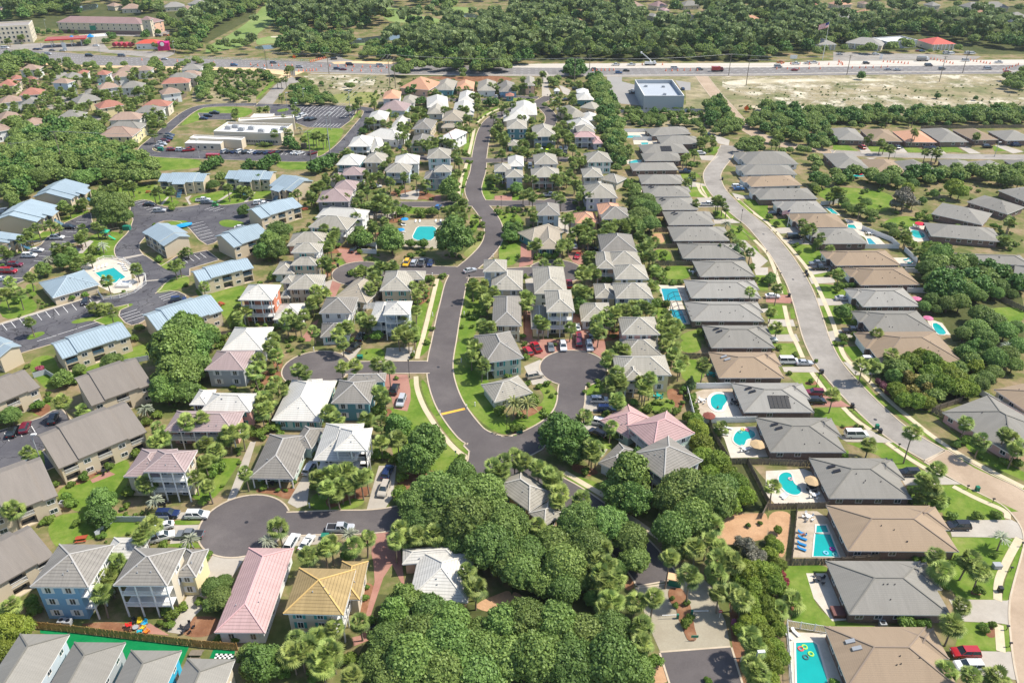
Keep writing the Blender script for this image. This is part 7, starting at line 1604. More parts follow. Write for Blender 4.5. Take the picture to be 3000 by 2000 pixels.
# ---------------------------------------------------------------- cars
CAR_T='''
30 su,navy,1540,12,0 su,white,1812,22,0 se,white,1492,125,200 su,white,1492,222,22 pi,grey,1745,205,180
31 pi,silver,775,145,0 su,white,330,272,80 se,white,466,276,75
21 su,black,1275,435,85 su,silver,1335,545,-95 su,navy,1208,1198,80 su,champagne,1176,1352,-98 su,silver,492,1162,80 pi,black,900,52,62
11 su,black,958,1525,85 su,yellow,1383,848,-95 su,silver,1452,846,85 pi,grey,1522,842,85 se,navy,1603,845,-95 se,silver,1965,912,30 su,blue,1672,335,80 se,white,1108,142,20 se,black,898,722,70 su,white,30,292,15 se,white,80,300,15
22 su,champagne,208,312,20 su,silver,803,535,0 su,navy,868,618,0 su,white,770,733,160 su,black,785,842,140 pi,red,220,52,110 se,grey,356,48,-85 su,white,470,42,-88 su,white,711,42,-88 su,red,147,88,110 su,maroon,612,4,90
12 se,white,600,1432,90 su,red,612,1522,90 se,red,604,778,-105 pi,red,528,1040,90 pi,silver,352,222,0 pi,white,1800,308,0 pi,navy,1588,10,0 se,navy,1645,82,0 se,black,720,1520,95 se,silver,562,645,95 su,black,730,722,0 su,white,2070,145,0 se,blue,2085,165,0 se,silver,575,690,95
13 se,white,42,1148,0 se,black,55,392,0 va,black,240,608,0 pi,grey,455,852,180 pi,black,475,892,0 se,silver,685,1168,0 pi,black,770,1468,0 su,white,10,1550,0
23 va,white,190,178,0 se,silver,335,192,0 su,white,938,167,0 su,maroon,430,468,175 su,black,446,543,0 va,white,812,852,0 su,black,1295,1203,180
33 su,black,1750,122,180 su,red,1815,1288,180 su,white,1848,1410,180
20 su,black,490,705,105 su,maroon,230,787,105 su,black,115,825,105 ca,grey,250,1125,95
10 su,black,635,518,0 su,white,525,612,3 se,white,335,727,2 su,white,270,777,2 su,maroon,140,862,0 va,red,75,922,0 se,white,15,992,0 se,black,1370,308,0 su,silver,1465,365,5 pi,white,1865,268,5 su,grey,1900,288,5 ca,green,1975,312,5 se,white,2210,517,10 se,black,783,1195,-75 su,navy,1640,1182,10 su,black,30,395,30 su,grey,62,365,30
00 su,silver,440,495,0 va,black,820,512,0 va,grey,1120,512,0 se,silver,1510,542,0 su,blue,2150,597,0 pi,black,1970,1037,0 su,black,1912,1064,0 se,navy,1870,1087,0 su,navy,1560,1243,5 su,grey,1548,1258,5 se,navy,1542,1275,5 su,maroon,1518,1297,5 se,silver,1478,1310,5 se,silver,1490,1325,5 se,silver,1455,1342,5 su,red,1580,1374,0 su,white,1660,1376,0 pi,red,1733,1378,15 su,silver,2070,1388,60 se,black,2110,1390,60 se,navy,2160,1390,60 su,white,2208,1388,60 su,black,2260,1394,60 se,white,2312,1390,60 su,black,1455,332,0 su,orange,1525,325,0 su,black,1355,697,0 va,white,45,440,0 se,grey,480,462,0 se,navy,330,452,0 se,grey,365,450,0 se,silver,575,465,0 su,black,1130,300,0 se,white,880,418,0
01 se,navy,10,1397,60 se,black,55,1397,60 se,navy,105,1397,60 se,maroon,152,1393,60 se,black,213,1393,60 se,white,358,1400,50 se,white,405,1403,50 su,maroon,520,1405,50 su,white,395,1087,60 su,white,432,1057,60 su,black,476,1094,50 su,black,520,1095,50 su,grey,160,575,0 su,silver,400,614,0 su,navy,745,630,0 se,maroon,802,637,0 va,black,860,592,0 va,silver,1140,602,0 se,white,60,634,0 su,silver,2210,888,80 su,black,2255,893,80 su,white,1705,882,90 se,navy,1325,1352,90 su,black,715,540,20
02 pi,white,955,594,180 pi,white,1098,594,180 su,grey,760,637,0 su,blue,980,667,0 se,black,1050,648,0 va,white,1495,627,0 su,grey,1725,636,0 se,silver,1105,832,150 se,black,1108,852,165 se,navy,1570,814,90 su,black,585,818,10 su,navy,503,1035,0 se,white,445,1357,90 su,silver,492,1357,90 pi,grey,488,1395,90 su,lime,322,1388,90 su,white,268,1380,90 va,white,166,1525,90 su,black,1805,1238,0 su,white,1735,1408,0 se,black,500,915,10 su,silver,400,945,10
03 pi,orange,115,574,0 pi,white,255,584,0 pi,white,368,580,0 pi,white,422,574,0 va,silver,92,612,0 se,red,245,642,0 su,black,903,580,0 se,silver,1105,635,0 se,silver,1190,640,0 va,grey,1475,600,0 su,grey,1600,632,0 va,silver,2020,630,0 pi,white,2122,572,0 va,white,1818,556,0 se,silver,660,497,0 va,white,1640,488,20 va,white,1685,492,20 va,white,1835,490,20 va,white,1875,492,20 se,maroon,1385,466,0 se,blue,1415,468,0 su,red,865,1352,100 su,black,1178,1352,100 se,black,1467,1358,0 se,navy,1527,1357,0 su,black,2015,1347,0 su,navy,2285,1332,0 se,maroon,543,1432,80 se,red,2200,657,0 su,white,990,497,0'''
KK={'su':'suv','se':'sedan','pi':'pickup','va':'van','ca':'cart'}
for ln in CAR_T.strip().splitlines():
    T=ln.split()
    for tok in T[1:]:
        k,c,x,y,a=tok.split(','); X,Y=g(T[0],float(x),float(y),.75); car(KK[k],c,X,Y,float(a))
OTH=[]  # (obj, look, category)
def thing(name,look,cat,x,y,z=0,rz=0): 
    e=empty(name,x,y,z,rz); OTH.append((e,look,cat,x,y)); return e
# bucket truck and fire-red lorry on the highway
def lorry(t,x,y,cabc,boxc,boom,look,nm):
    X,Y=g(t,x,y,1); e=thing(nm,look,'truck',X,Y)
    m=MB(); m.prism([(-4,-1.2),(4,-1.2),(4,1.2),(-4,1.2)],.6,1.1); m.build('chassis',[DARK],e)
    m=MB(); m.prism([(2.2,-1.15),(4.1,-1.15),(4.1,1.15),(2.2,1.15)],1.1,2.0); m.prism([(2.2,-1.1),(3.6,-1.1),(3.6,1.1),(2.2,1.1)],2.0,2.9); m.build('cab',[paint(cabc)],e)
    m=MB(); m.prism([(-4,-1.25),(1.9,-1.25),(1.9,1.25),(-4,1.25)],1.1,2.4 if boom else 3.4); m.build('load_box',[paint(boxc)],e)
    m=MB(); m.face([(3.62,-.9,2.1),(3.62,.9,2.1),(3.62,.9,2.75),(3.62,-.9,2.75)]); m.build('windscreen',[GLASS],e)
    for sx in (-3,-1.8,3):
        for sy in (-1,1): w_=MB(); w_.tube([(sx,sy*1.2-.13,.5),(sx,sy*1.2+.13,.5)],.5,10); w_.build('wheel',[RUBBER],e)
    if boom:
        m=MB(); m.tube([(0,0,2.4),(0,0,3.6)],.5,8); m.bar((0,0,3.5),(-6.5,0,8.5),.5,.5); m.build('boom',[WHITE],e)
        m=MB(); m.prism([(-7.3,-.6),(-6.3,-.6),(-6.3,.6),(-7.3,.6)],8,9.1); m.build('bucket',[WHITE],e)
lorry('02',1270,588,'white','white',True,'white bucket truck with raised boom working on the highway shoulder','bucket_truck')
lorry('02',1885,645,'maroon','red',False,'red and maroon lorry driving on the highway','box_truck')
lorry('03',1420,550,'white','grey',False,'dump truck parked on the pale construction strip by the banks','dump_truck')
# ---------------------------------------------------------------- pools
def pool(t,s,look,deep=False,it=0,cop=.35):
    p=pts(t,s); 
    if it: p=smooth(p,True,it)
    cx=sum(q[0] for q in p)/len(p); cy=sum(q[1] for q in p)/len(p)
    e=thing('swimming_pool',look,'pool',cx,cy); fr=frame_of(cx,cy,0,0)
    n=len(p); a=sum(p[i][0]*p[(i+1)%n][1]-p[(i+1)%n][0]*p[i][1] for i in range(n)); sg=1 if a>0 else -1
    if sg<0: p=p[::-1]
    m=MB(); m.face([(x,y,.07) for x,y in p]); m.build('water',[POOLW2 if deep else POOLW],e,fr)
    o=[]
    for i in range(n):
        A,B_,C_=p[i-1],p[i],p[(i+1)%n]; dx,dy=C_[0]-A[0],C_[1]-A[1]; l=math.hypot(dx,dy) or 1; o.append((B_[0]+dy/l*cop,B_[1]-dx/l*cop))
    m=MB()
    for i in range(n):
        a_,b_,c_,d_=p[i],p[(i+1)%n],o[(i+1)%n],o[i]
        m.face([(*a_,.14),(*d_,.14),(*c_,.14),(*b_,.14)]); m.face([(*a_,.05),(*a_,.14),(*b_,.14),(*b_,.05)]); m.face([(*d_,.03),(*c_,.03),(*c_,.14),(*d_,.14)])
    m.build('coping',[flat('pool_coping',(.66,.60,.52),.7,.06)],e,fr)
    if not deep:   # steps under the water at one end
        q=p[0]; m=MB(); r=p[1]; 
    return e
pool('11','1478,528 1500,515 1625,515 1652,530 1655,560 1632,620 1605,641 1482,641 1446,625 1441,602','octagonal turquoise pool on grey paving beside the main road')
pool('10','875,940 1045,893 1155,980 1060,1030 1000,1035 945,1000','rectangular turquoise pool inside the white ring fence')
pool('22','1830,510 1880,480 1960,490 1985,530 1960,570 1935,600 1930,630 1880,637 1832,600 1822,550','bean shaped pool with white surround behind the white vinyl fence',it=2,cop=.9)
pool('22','2030,890 2060,830 2120,805 2200,810 2240,850 2220,890 2150,900 2140,950 2100,965 2040,930','rounded pool beside a straw parasol and white loungers',it=2)
pool('23','100,1230 150,1200 210,1210 225,1260 240,1310 300,1340 305,1390 260,1415 190,1400 130,1350 97,1290','kidney shaped pool on a bright white deck',it=2)
pool('33','435,200 570,205 650,410 415,408','rectangular pool beside four blue loungers'); pool('33','447,125 530,122 556,185 440,190','small square spa at the head of the rectangular pool',cop=.5)
pool('33','255,1200 420,1195 450,1220 548,1560 575,1640 265,1640','long pool with coloured rings floating at the bottom edge')
pool('12','1370,1085 1520,1085 1560,1195 1400,1195','square cornered pool with steps behind a clipped hedge',True); pool('12','1445,1275 1560,1285 1605,1400 1510,1412','pool under the dark screen enclosure',True)
pool('13','530,345 570,340 645,400 600,402','narrow pool behind a pale grey ranch house left of the open meadow'); pool('13','735,497 790,500 815,535 730,527','small pool behind the brown roofed house with the flagpole')
pool('13','905,625 940,625 1015,697 930,692','long narrow pool beside the white corner fence',True); pool('13','1500,1405 1560,1400 1635,1480 1630,1508 1550,1505','curved pool beside a pink parasol',it=1)
pool('13','1305,555 1350,545 1430,575 1445,610 1400,627 1330,610','round ended pool beside a red parasol',it=1); pool('13','770,42 870,37 882,56 790,60','tiny distant pool between shrubs below the far side street')
pool('02','1035,1247 1180,1250 1180,1267 1045,1270','small pool behind the northernmost ranch house'); pool('02','1185,1312 1255,1312 1250,1328 1190,1332','tiny pool on a red deck behind the second ranch house'); pool('02','1065,1492 1130,1472 1195,1472 1170,1497 1080,1502','small angular pool behind the solar panel roof',it=0)
pool('00','905,772 930,768 935,790 912,792','tiny plunge pool between the red roofed houses')
# screen enclosure
A=[g('12',1425,1205),g('12',1572,1200),g('12',1650,1412),g('12',1495,1418)]
cx,cy=sum(q[0] for q in A)/4,sum(q[1] for q in A)/4
e=thing('screen_enclosure','dark framed screen enclosure over a ranch house pool','screen enclosure',cx,cy); fr=frame_of(cx,cy,0,0); m=MB()
lerp=lambda a,b,t:(a[0]+(b[0]-a[0])*t,a[1]+(b[1]-a[1])*t)
for k in range(6):
    l=lerp(A[0],A[3],k/5); r=lerp(A[1],A[2],k/5); c1=lerp(l,r,.3); c2=lerp(l,r,.7)
    P5=[(*l,0),(*l,2.6),(*c1,3.5),(*c2,3.5),(*r,2.8)]
    for i in range(4): m.bar(P5[i],P5[i+1],.1,.1)
for t_,z in ((0,2.6),(.3,3.5),(.7,3.5),(1,2.8),(0,1.3)): a_=lerp(A[0],A[1],t_); b_=lerp(A[3],A[2],t_); m.bar((*a_,z),(*b_,z),.1,.1)
m.build('frame',[DARK],e,fr)
# ---------------------------------------------------------------- fences
def fence(t,s,h,kind,look):
    p=pts(t,s); e=thing('fence',look,'fence',*p[0]); fr=frame_of(*p[0],0,0)
    mat={'white':WHITE,'wood':WOOD,'new':WOODN,'rail':WHITE,'dark':DARK,'grey':flat('grey_fence',(.42,.45,.48),.7,.1)}[kind]; m=MB()
    for i in range(len(p)-1):
        a,b=p[i],p[i+1]; L=math.dist(a,b); n=max(1,round(L/2.4))
        if kind in('rail','dark'):
            for z in (h-.06,.15): m.bar((*a,z),(*b,z),.06,.08)
            k=int(L/(.28 if kind=='rail' else .6))
            for j in range(k): c=lerp(a,b,j/k); m.bar((*c,.1),(*c,h),.05,.05)
        elif kind=='new' or kind=='wood':
            k=int(L/.3)
            for j in range(k):
                c=lerp(a,b,(j+.08)/k); d=lerp(a,b,(j+.92)/k); m.bar((*c,h/2+.03+R.uniform(-.03,.03)),(*d,h/2+.03),.04,h-.06)
            for z in (.4,h-.4): m.bar((*a,z),(*b,z),.12,.08)
        else:
            m.bar((*a,h/2),(*b,h/2),.06,h-.1); m.bar((*a,h-.04),(*b,h-.04),.1,.1)
        for j in range(n+(i==len(p)-2)):
            if math.hypot(*a)>330 and j%2: continue
            c=lerp(a,b,j/n); q=MB(); q.bar((*c,0),(*c,h+.08),.13,.13); q.ball((c[0],c[1],h+.1),.09,0,6,3); q.build('post',[mat],e,fr)
    m.build('panel',[mat],e,fr)
for a in (('22','1690,435 2035,430',1.8,'white','white vinyl fence at the back of the bean shaped pool yard'),('22','1595,425 1680,752 2240,742',1.8,'white','white vinyl fence that turns the corner in front of the bean shaped pool'),
 ('22','1800,722 1870,905 2000,1125 2160,1125 2240,1280 2352,1500 32:2290,60',1.7,'wood','weathered wooden fence running down behind the pool yards'),('22','2165,1128 2352,1128 23:390,1150',1.8,'wood','wooden fence between the rounded pool and the kidney pool'),
 ('23','-10,1545 545,1530',1.8,'wood','wooden fence below the kidney shaped pool'),('33','262,-20 213,485 545,482 1015,442',1.8,'wood','wooden fence wrapping the yard with four blue loungers'),
 ('33','210,1640 165,1052 550,1112',1.8,'rail','white picket fence round the long pool at the bottom edge'),('30','345,1068 700,1105 1300,1175 1900,1245 2185,1268',1.9,'new','new golden wooden fence between the tall houses and green turf'),
 ('31','90,1300 245,1312',1.9,'new','short new wooden fence left of the palm clump'),('30','885,232 1040,88 1555,88',1.5,'grey','grey fence beside the lower cul-de-sac lawn'),
 ('12','1310,567 1450,567',1.8,'wood','short wooden fence above the bare sandy yard'),('12','1335,714 1515,714',1.8,'wood','dark wooden fence below the bare sandy yard'),('12','1310,872 1680,872',1.8,'wood','long wooden fence above the empty square lawn'),('22','1520,157 1810,157',1.8,'wood','wooden fence left of the tan roofed ranch house'),
 ('13','480,322 650,300',1.8,'white','white fence on the near edge of the open meadow'),('13','720,717 1200,717 1130,652 860,545',1.8,'white','white fence cornering round the narrow pool'),('13','1250,742 1370,852',1.8,'white','white fence slanting behind the teal loungers'),('13','1250,935 1390,940',1.8,'white','short white fence behind the pale brown roof'),('13','1270,1120 1490,1125',1.8,'white','white fence ending in the dense oak trees'),
 ('10','760,905 860,855 960,812 1040,812 1140,830 1210,885 1300,940 1340,975 1345,1040 1240,1120 1100,1170 950,1188 890,1110',1.3,'rail','white picket fence ringing the rectangular pool'),('02','945,1042 1730,1030',1.8,'grey','pale blue grey fence behind the large grey shop'),
 ('02','1000,1215 1255,1215',1.8,'white','white fence behind the northernmost small pool'),('02','1110,1288 1340,1288',1.8,'white','white fence between the two northern pools'),('03','1400,1187 2352,1177 2600,1175',1.8,'wood','dark wooden fence behind the far row of ranch houses'),
 ('00','1715,885 1590,975 1440,1070',2.2,'wood','long boundary fence beside the curved lane of the commercial site'),('20','315,335 430,302 510,352',1.6,'grey','pale fence behind the taupe apartment buildings'),('20','1100,222 1370,172',1.6,'grey','weathered fence below the blue roofed apartment block'),
 ('23','1620,702 1500,652 1775,560',1.8,'wood','wooden fence beside the yellow bamboo thicket'),('23','1930,482 2352,722',1.6,'white','low white wall between the two right hand houses'),('13','2000,1132 2352,1300',1.8,'wood','dark wooden fence under the trees at the right edge'),
 ('00','1700,535 2352,557 01:480,566',1.4,'rail','white railing between the highway and the golf course'),('11','1230,425 1390,440 1790,432',1.4,'dark','dark railing behind the octagonal pool terrace'),('11','975,760 1105,765 1112,700 975,690',1.8,'white','white fenced bin store beside the small parking loop')): fence(*a)
# ---------------------------------------------------------------- lamps, poles, wires
def lamp(t,x,y,h,look='black street lamp'):
    X,Y=g(t,x,y); e=thing('street_lamp',look,'street lamp',X,Y); r=.07 if h<7 else .13
    m=MB(); m.tube([(0,0,0),(0,0,.5),(0,0,.51),(0,0,h)],[r*1.8,r*1.8,r,r*.8],8); m.build('pole',[DARK if 'black' in look else GREYM],e)
    m=MB()
    if h<7: m.tube([(0,0,h-.05),(0,0,h+.1),(0,0,h+.5),(0,0,h+.7)],[.1,.18,.26,.05],8)
    else: m.bar((0,0,h),(1.2,0,h+.1),.5,.25)
    m.build('lamp_head',[DARK if h<7 else WHITE],e)
for a in ((('21',1410,332,5.2)),('21',2305,835,4.6),('11',2253,352,4.8),('11',2225,800,4.6),('02',323,955,5),('23',442,418,5),('12',1730,165,5),('12',2100,482,5),('13',60,1032,5),('22',1100,1530,4.5)): lamp(*a)
for a in (('20',412,1192,10.5),('01',445,960,9),('01',290,1000,9),('01',690,1192,9),('01',372,1062,7),('01',290,1118,6),('00',1832,1452,9),('00',1650,1155,6),('01',862,980,9),('01',925,1262,6),('01',820,1382,5),('01',1012,1112,5),('00',412,552,11),('00',910,475,11),('00',1612,528,11),('00',940,560,10),('00',740,290,9),('00',430,290,9),('03',2080,1440,7),('03',1160,1450,6),('32',2190,1568,8)): lamp(*a,'grey steel light pole')
POLES=[('01',680,1405,18.2),('01',510,1502,15),('01',1232,803,20),('01',1282,811,19),('01',672,682,14),('01',102,632,12),('00',582,1517,16),('00',152,1487,9),('02',572,788,17),('02',1990,697,14),('02',2150,787,16),('03',723,692,13),('03',1573,752,16),('03',1787,672,13),('02',712,640,10),('03',500,545,2)]
PT=[]
for k,(t,x,y,h) in enumerate(POLES[:-1]):
    X,Y=g(t,x,y); e=thing('utility_pole','tall wooden utility pole' if h<17 else 'very tall utility pole','utility pole',X,Y)
    m=MB(); m.tube([(0,0,-.2),(0,0,h)],[.26,.17],8); m.build('pole',[WOOD if k!=0 else GREYM],e)
    m=MB(); m.bar((-1.3,0,h-.5),(1.3,0,h-.5),.16,.16); m.bar((-.9,0,h-1.6),(.9,0,h-1.6),.14,.14); m.build('crossarm',[WOOD],e)
    for q in (-1.2,0,1.2): m=MB(); m.tube([(q,0,h-.4),(q,0,h-.1)],.09,6); m.build('insulator',[GREYM],e)
    PT.append((X,Y,h))
def wires(i,j):
    a,b=PT[i],PT[j]
    for q in (-1.2,1.2):
        m=MB(); path=[]
        for k in range(13):
            t_=k/12; path.append((a[0]+(b[0]-a[0])*t_+q,a[1]+(b[1]-a[1])*t_,a[2]-.1+(b[2]-a[2])*t_-4*1.6*t_*(1-t_)))
        m.tube(path,.035,4,0,False); o=m.build('power_line',[GREYM]); OTH.append((o,'thin sagging power line','power line',(a[0]+b[0])/2,(a[1]+b[1])/2))
for i,j in ((0,3),(1,2),(2,8),(8,9),(9,11),(11,13),(4,2),(5,4),(6,1),(7,6),(10,12)): wires(i,j)
# flags
def flag(t,x,y,h,s,look):
    X,Y=g(t,x,y); e=thing('flagpole',look,'flagpole',X,Y); m=MB(); m.tube([(0,0,0),(0,0,h)],[.14*s/2+.03,.04],8); m.ball((0,0,h),.12,0,6,4); m.build('pole',[WHITE],e)
    m=MB(); W=s*1.9; Hh=s
    for k in range(13):
        for i in range(8):
            x0,x1=-W*i/8,-W*(i+1)/8; wv=lambda q:math.sin(q*3/s)*.18*s; dr=lambda q:q*.35
            z0=h-.2-Hh*k/13; z1=h-.2-Hh*(k+1)/13; c=2 if (k<7 and i<3) else k%2
            m.face([(x0,wv(x0),z1+dr(x0)),(x1,wv(x1),z1+dr(x1)),(x1,wv(x1),z0+dr(x1)),(x0,wv(x0),z0+dr(x0))],c)
    m.build('flag',[flat('flag_red',(.5,.02,.03),.8,.05),WHITE,flat('flag_blue',(.02,.03,.15),.8,.05)],e)
flag('03',500,548,26,3.6,'very tall flagpole with a large striped flag by the pale bank'); flag('13',178,512,7.2,1.5,'white flagpole with striped flag on a ranch house lawn')
# ---------------------------------------------------------------- yard things
def parasol(t,x,y,c,look,r=1.5):
    X,Y=g(t,x,y,2.3); e=thing('parasol',look,'parasol',X,Y); m=MB(); m.tube([(0,0,0),(0,0,2.4)],.04,6); m.build('pole',[WHITE],e); m=MB()
    for k in range(8):
        a,b=k*math.pi/4,(k+1)*math.pi/4; m.face([(r*math.cos(a),r*math.sin(a),2.05),(r*math.cos(b),r*math.sin(b),2.05),(0,0,2.6)]); m.face([(r*math.cos(a),r*math.sin(a),1.9),(r*math.cos(b),r*math.sin(b),1.9),(r*math.cos(b),r*math.sin(b),2.05),(r*math.cos(a),r*math.sin(a),2.05)])
    m.build('canopy',[flat('canvas_'+c[0],c[1],.9,.08)],e)
BL=('blue',(.02,.25,.6));SW=('straw',(.48,.34,.19));RD=('red',(.6,.03,.06));PK=('pink',(.6,.18,.3))
for a in (('11',1365,438,BL,'bright blue parasol at the far left corner of the octagonal pool terrace'),('11',1330,535,BL,'bright blue parasol left of the octagonal pool'),('22',2260,935,SW,'straw parasol beside the rounded pool',1.9),('23',412,1270,SW,'straw parasol beside the kidney shaped pool',1.8),('13',1400,480,RD,'red parasol behind the round ended pool',2),('13',1475,1345,PK,'pink parasol above the curved pool',1.5),('13',1370,1168,PK,'pale pink parasol in the shade behind the pale grey roof',1.6),('13',830,22,RD,'tiny red parasol beside the distant pool',2),('22',1812,672,('brown',(.22,.07,.05)),'round brown parasol in the bean shaped pool yard',1.6)): parasol(*a)
def lounger(t,x,y,a,c,look):
    X,Y=g(t,x,y,.3); e=thing('sun_lounger',look,'sun lounger',X,Y,0,math.radians(a)); M_=flat('lounger_'+c,{'white':(.72,.72,.7),'blue':(.01,.18,.42),'teal':(.02,.4,.42)}[c],.7,.05)
    m=MB(); m.bar((-.95,0,.32),(.35,0,.32),.6,.1); m.build('seat',[M_],e); m=MB(); m.bar((.35,0,.32),(.95,0,.68),.6,.1); m.build('backrest',[M_],e)
    for sx in (-.8,.5):
        for sy in (-.25,.25): m=MB(); m.bar((sx,sy,.04),(sx,sy,.3),.05,.05); m.build('leg',[WHITE],e)
for k,(x,y) in enumerate(((315,190),(315,238),(310,290),(308,335))): lounger('33',x,y,150,'blue','blue sun lounger beside the rectangular pool')
for a in (('33',190,1132,120,'white'),('33',252,1102,120,'white'),('22',1990,792,155,'white'),('22',1965,822,155,'white'),('22',1955,852,170,'white'),('10',870,905,100,'white'),('10',905,892,100,'white'),('10',940,880,100,'white'),('10',975,870,100,'white'),('10',1130,862,-10,'white'),('10',1140,880,-10,'white'),('10',1150,896,-10,'white'),('10',1160,912,-10,'white'),('10',1105,850,-10,'white'),
  ('11',1467,464,90,'white'),('11',1505,464,90,'white'),('11',1652,462,90,'white'),('11',1697,462,90,'white'),('11',1355,500,170,'white'),('11',1352,560,170,'white'),('11',1335,582,170,'white'),('11',1330,602,170,'white'),('13',1270,815,10,'teal'),('13',1285,832,10,'white'),('13',1305,845,10,'teal'),('23',140,1405,40,'white'),('23',160,1425,40,'white')): lounger(*a,a[4]+' sun lounger')
def ring(t,x,y,c,col_):
    X,Y=g(t,x,y,.1); e=thing('pool_ring',c+' inflatable ring floating in the pool','pool ring',X,Y); m=MB(); n=14
    for i in range(n):
        for j in range(6):
            def q(i,j): A=2*math.pi*i/n; B_=2*math.pi*j/6; r=.42+.16*math.cos(B_); return (r*math.cos(A),r*math.sin(A),.12+.14*math.sin(B_))
            m.face([q(i,j),q(i+1,j),q(i+1,j+1),q(i,j+1)])
    m.build('ring',[flat('vinyl_'+c.replace(' ','_'),col_,.4,.05)],e); m=MB(); m.tube([(.42,0,.24),(.42,0,.30)],.04,6); m.build('valve',[WHITE],e)
for a in (('33',300,1252,'coral red',(.7,.12,.12)),('33',335,1236,'lime',(.4,.7,.1)),('33',393,1300,'lime green',(.4,.7,.1)),('33',346,1330,'dark grey',(.05,.15,.15)),('33',590,337,'purple',(.35,.02,.3)),('33',530,372,'blue and white',(.25,.55,.75)),('33',615,388,'pale teal',(.2,.6,.55)),('22',2120,808,'yellow',(.7,.5,.05)),('22',2095,828,'pale green',(.2,.5,.4)),('22',2160,812,'pink',(.6,.1,.25)),('23',205,1262,'pink and white',(.7,.4,.4))): ring(*a)
def adir(t,x,y,c,col_,a):
    X,Y=g(t,x,y,.4); e=thing('garden_chair',c+' slatted garden chair round the fire pit','chair',X,Y,0,math.radians(a)); M_=flat('chair_'+c,col_,.6,.05)
    m=MB(); m.bar((-.35,0,.35),(.35,0,.45),.6,.06); m.build('seat',[M_],e); m=MB(); m.bar((-.35,0,.35),(-.65,0,1.0),.6,.06); m.build('backrest',[M_],e)
    for sy in (-.38,.38): m=MB(); m.bar((-.45,sy,.6),(.4,sy,.6),.14,.04); m.bar((.3,sy,0),(.3,sy,.6),.08,.08); m.bar((-.35,sy,0),(-.35,sy,.6),.08,.08); m.build('armrest',[M_],e)
for a in (('30',1190,1035,'red',(.6,.02,.02),20),('30',1285,1003,'yellow',(.7,.5,.02),-70),('30',1325,1022,'sky blue',(.02,.35,.6),-110),('30',1312,1058,'golden',(.7,.45,.02),170),('30',1283,1092,'turquoise',(.02,.4,.5),110),('30',1347,1092,'orange',(.75,.2,.02),150),('30',1235,1000,'black',(.02,.02,.02),-50),('30',1175,1075,'dark brown',(.05,.03,.02),40)): adir(*a)
X,Y=g('30',1247,1060,.2); e=thing('fire_pit','round dark fire pit between the coloured garden chairs','fire pit',X,Y); m=MB(); m.tube([(0,0,0),(0,0,.4)],[.45,.5],12); m.build('bowl',[DARK],e); m=MB(); m.tube([(0,0,.4),(0,0,.46)],[.55,.55],12); m.build('rim',[GREYM],e)
def boxt(nm,look,cat,t,x,y,w,d,h,mat,extra=None,lid=None,rz=0):
    X,Y=g(t,x,y,h/2); e=thing(nm,look,cat,X,Y,0,math.radians(rz)); m=MB(); m.prism([(-w/2,-d/2),(w/2,-d/2),(w/2,d/2),(-w/2,d/2)],0,h); m.build('body',[mat],e)
    m=MB(); m.prism([(-w/2-.04,-d/2-.04),(w/2+.04,-d/2-.04),(w/2+.04,d/2+.04),(-w/2-.04,d/2+.04)],h,h+.08); m.build('lid',[lid or mat],e)
    if nm=='wheelie_bin':
        for s_ in (-1,1): m=MB(); m.tube([(s_*w/2-.03,-d/2,.12),(s_*w/2+.03,-d/2,.12)],.12,8); m.build('wheel',[RUBBER],e)
    if nm=='air_conditioner': m=MB(); m.tube([(0,0,h+.08),(0,0,h+.12)],w*.36,10); m.build('fan_grille',[DARK],e)
    return e
GB=flat('bin_green',(.01,.16,.09),.5,.08); UB=flat('utility_green',(.02,.18,.12),.5,.08)
for a in (('23',1003,782,'large green wheelie bin on the kerb',GB),('23',1032,822,'small dark bin on the kerb',DARK),('23',1925,1352,'bright green wheelie bin beside the tan paved street',GB),('33',2135,708,'black wheelie bin on the curved pavement',DARK),('13',195,1145,'black wheelie bin beside the red paved drive',DARK),('12',1932,75,'black wheelie bin beside the far drive',DARK),('13',350,930,'dark wheelie bin by the far verge',DARK),('13',360,958,'dark lidded bin by the far verge',DARK),('11',752,872,'dark green bin beside the small cul-de-sac',DARK),('23',497,278,'black wheelie bin on the street corner by the silver car',DARK),('23',775,590,'black wheelie bin by the paved drive',DARK)): boxt('wheelie_bin',a[3],'bin',a[0],a[1],a[2],.7,.8,1.1,a[4])
for a in (('22',70,818,'green utility cabinet in the hedge by the curve'),('21',1318,1430,'green utility cabinet in the round hedge'),('21',955,142,'green utility cabinet beside the lawn'),('33',2105,492,'pale utility cabinet on the front lawn'),('31',635,222,'green utility cabinet beside the white cars')): boxt('utility_cabinet',a[3],'utility cabinet',a[0],a[1],a[2],1.5,1.1,.9,UB if 'green' in a[3] else GREYM)
for a in (('30',568,1005,'white air conditioner on the left below the blue house'),('30',628,1010,'white air conditioner on the right below the blue house'),('33',1052,1027,'air conditioner beside the grey roofed ranch wall'),('20',575,1490,'air conditioner beside the round hedge')): boxt('air_conditioner',a[3],'air conditioner',a[0],a[1],a[2],1.1,1.1,.9,GREYM)
boxt('dumpster','green dumpster beside the red and white cars','dumpster','00',1475,1372,2.4,1.6,1.5,UB); boxt('dumpster','green dumpster beside the playground','dumpster','10',1165,525,2.6,1.8,1.6,UB); boxt('dumpster','long red dumpster behind the parked cars','dumpster','00',1955,1432,6,2.3,1.8,paint('red')); boxt('dumpster','brown container behind the commercial building','dumpster','01',440,1340,2.5,2,2.2,WOOD)
boxt('hot_tub','brown covered hot tub on the grey roofed house patio','hot tub','33',640,918,2.2,2.2,.8,flat('tub_brown',(.16,.07,.06),.6,.1))
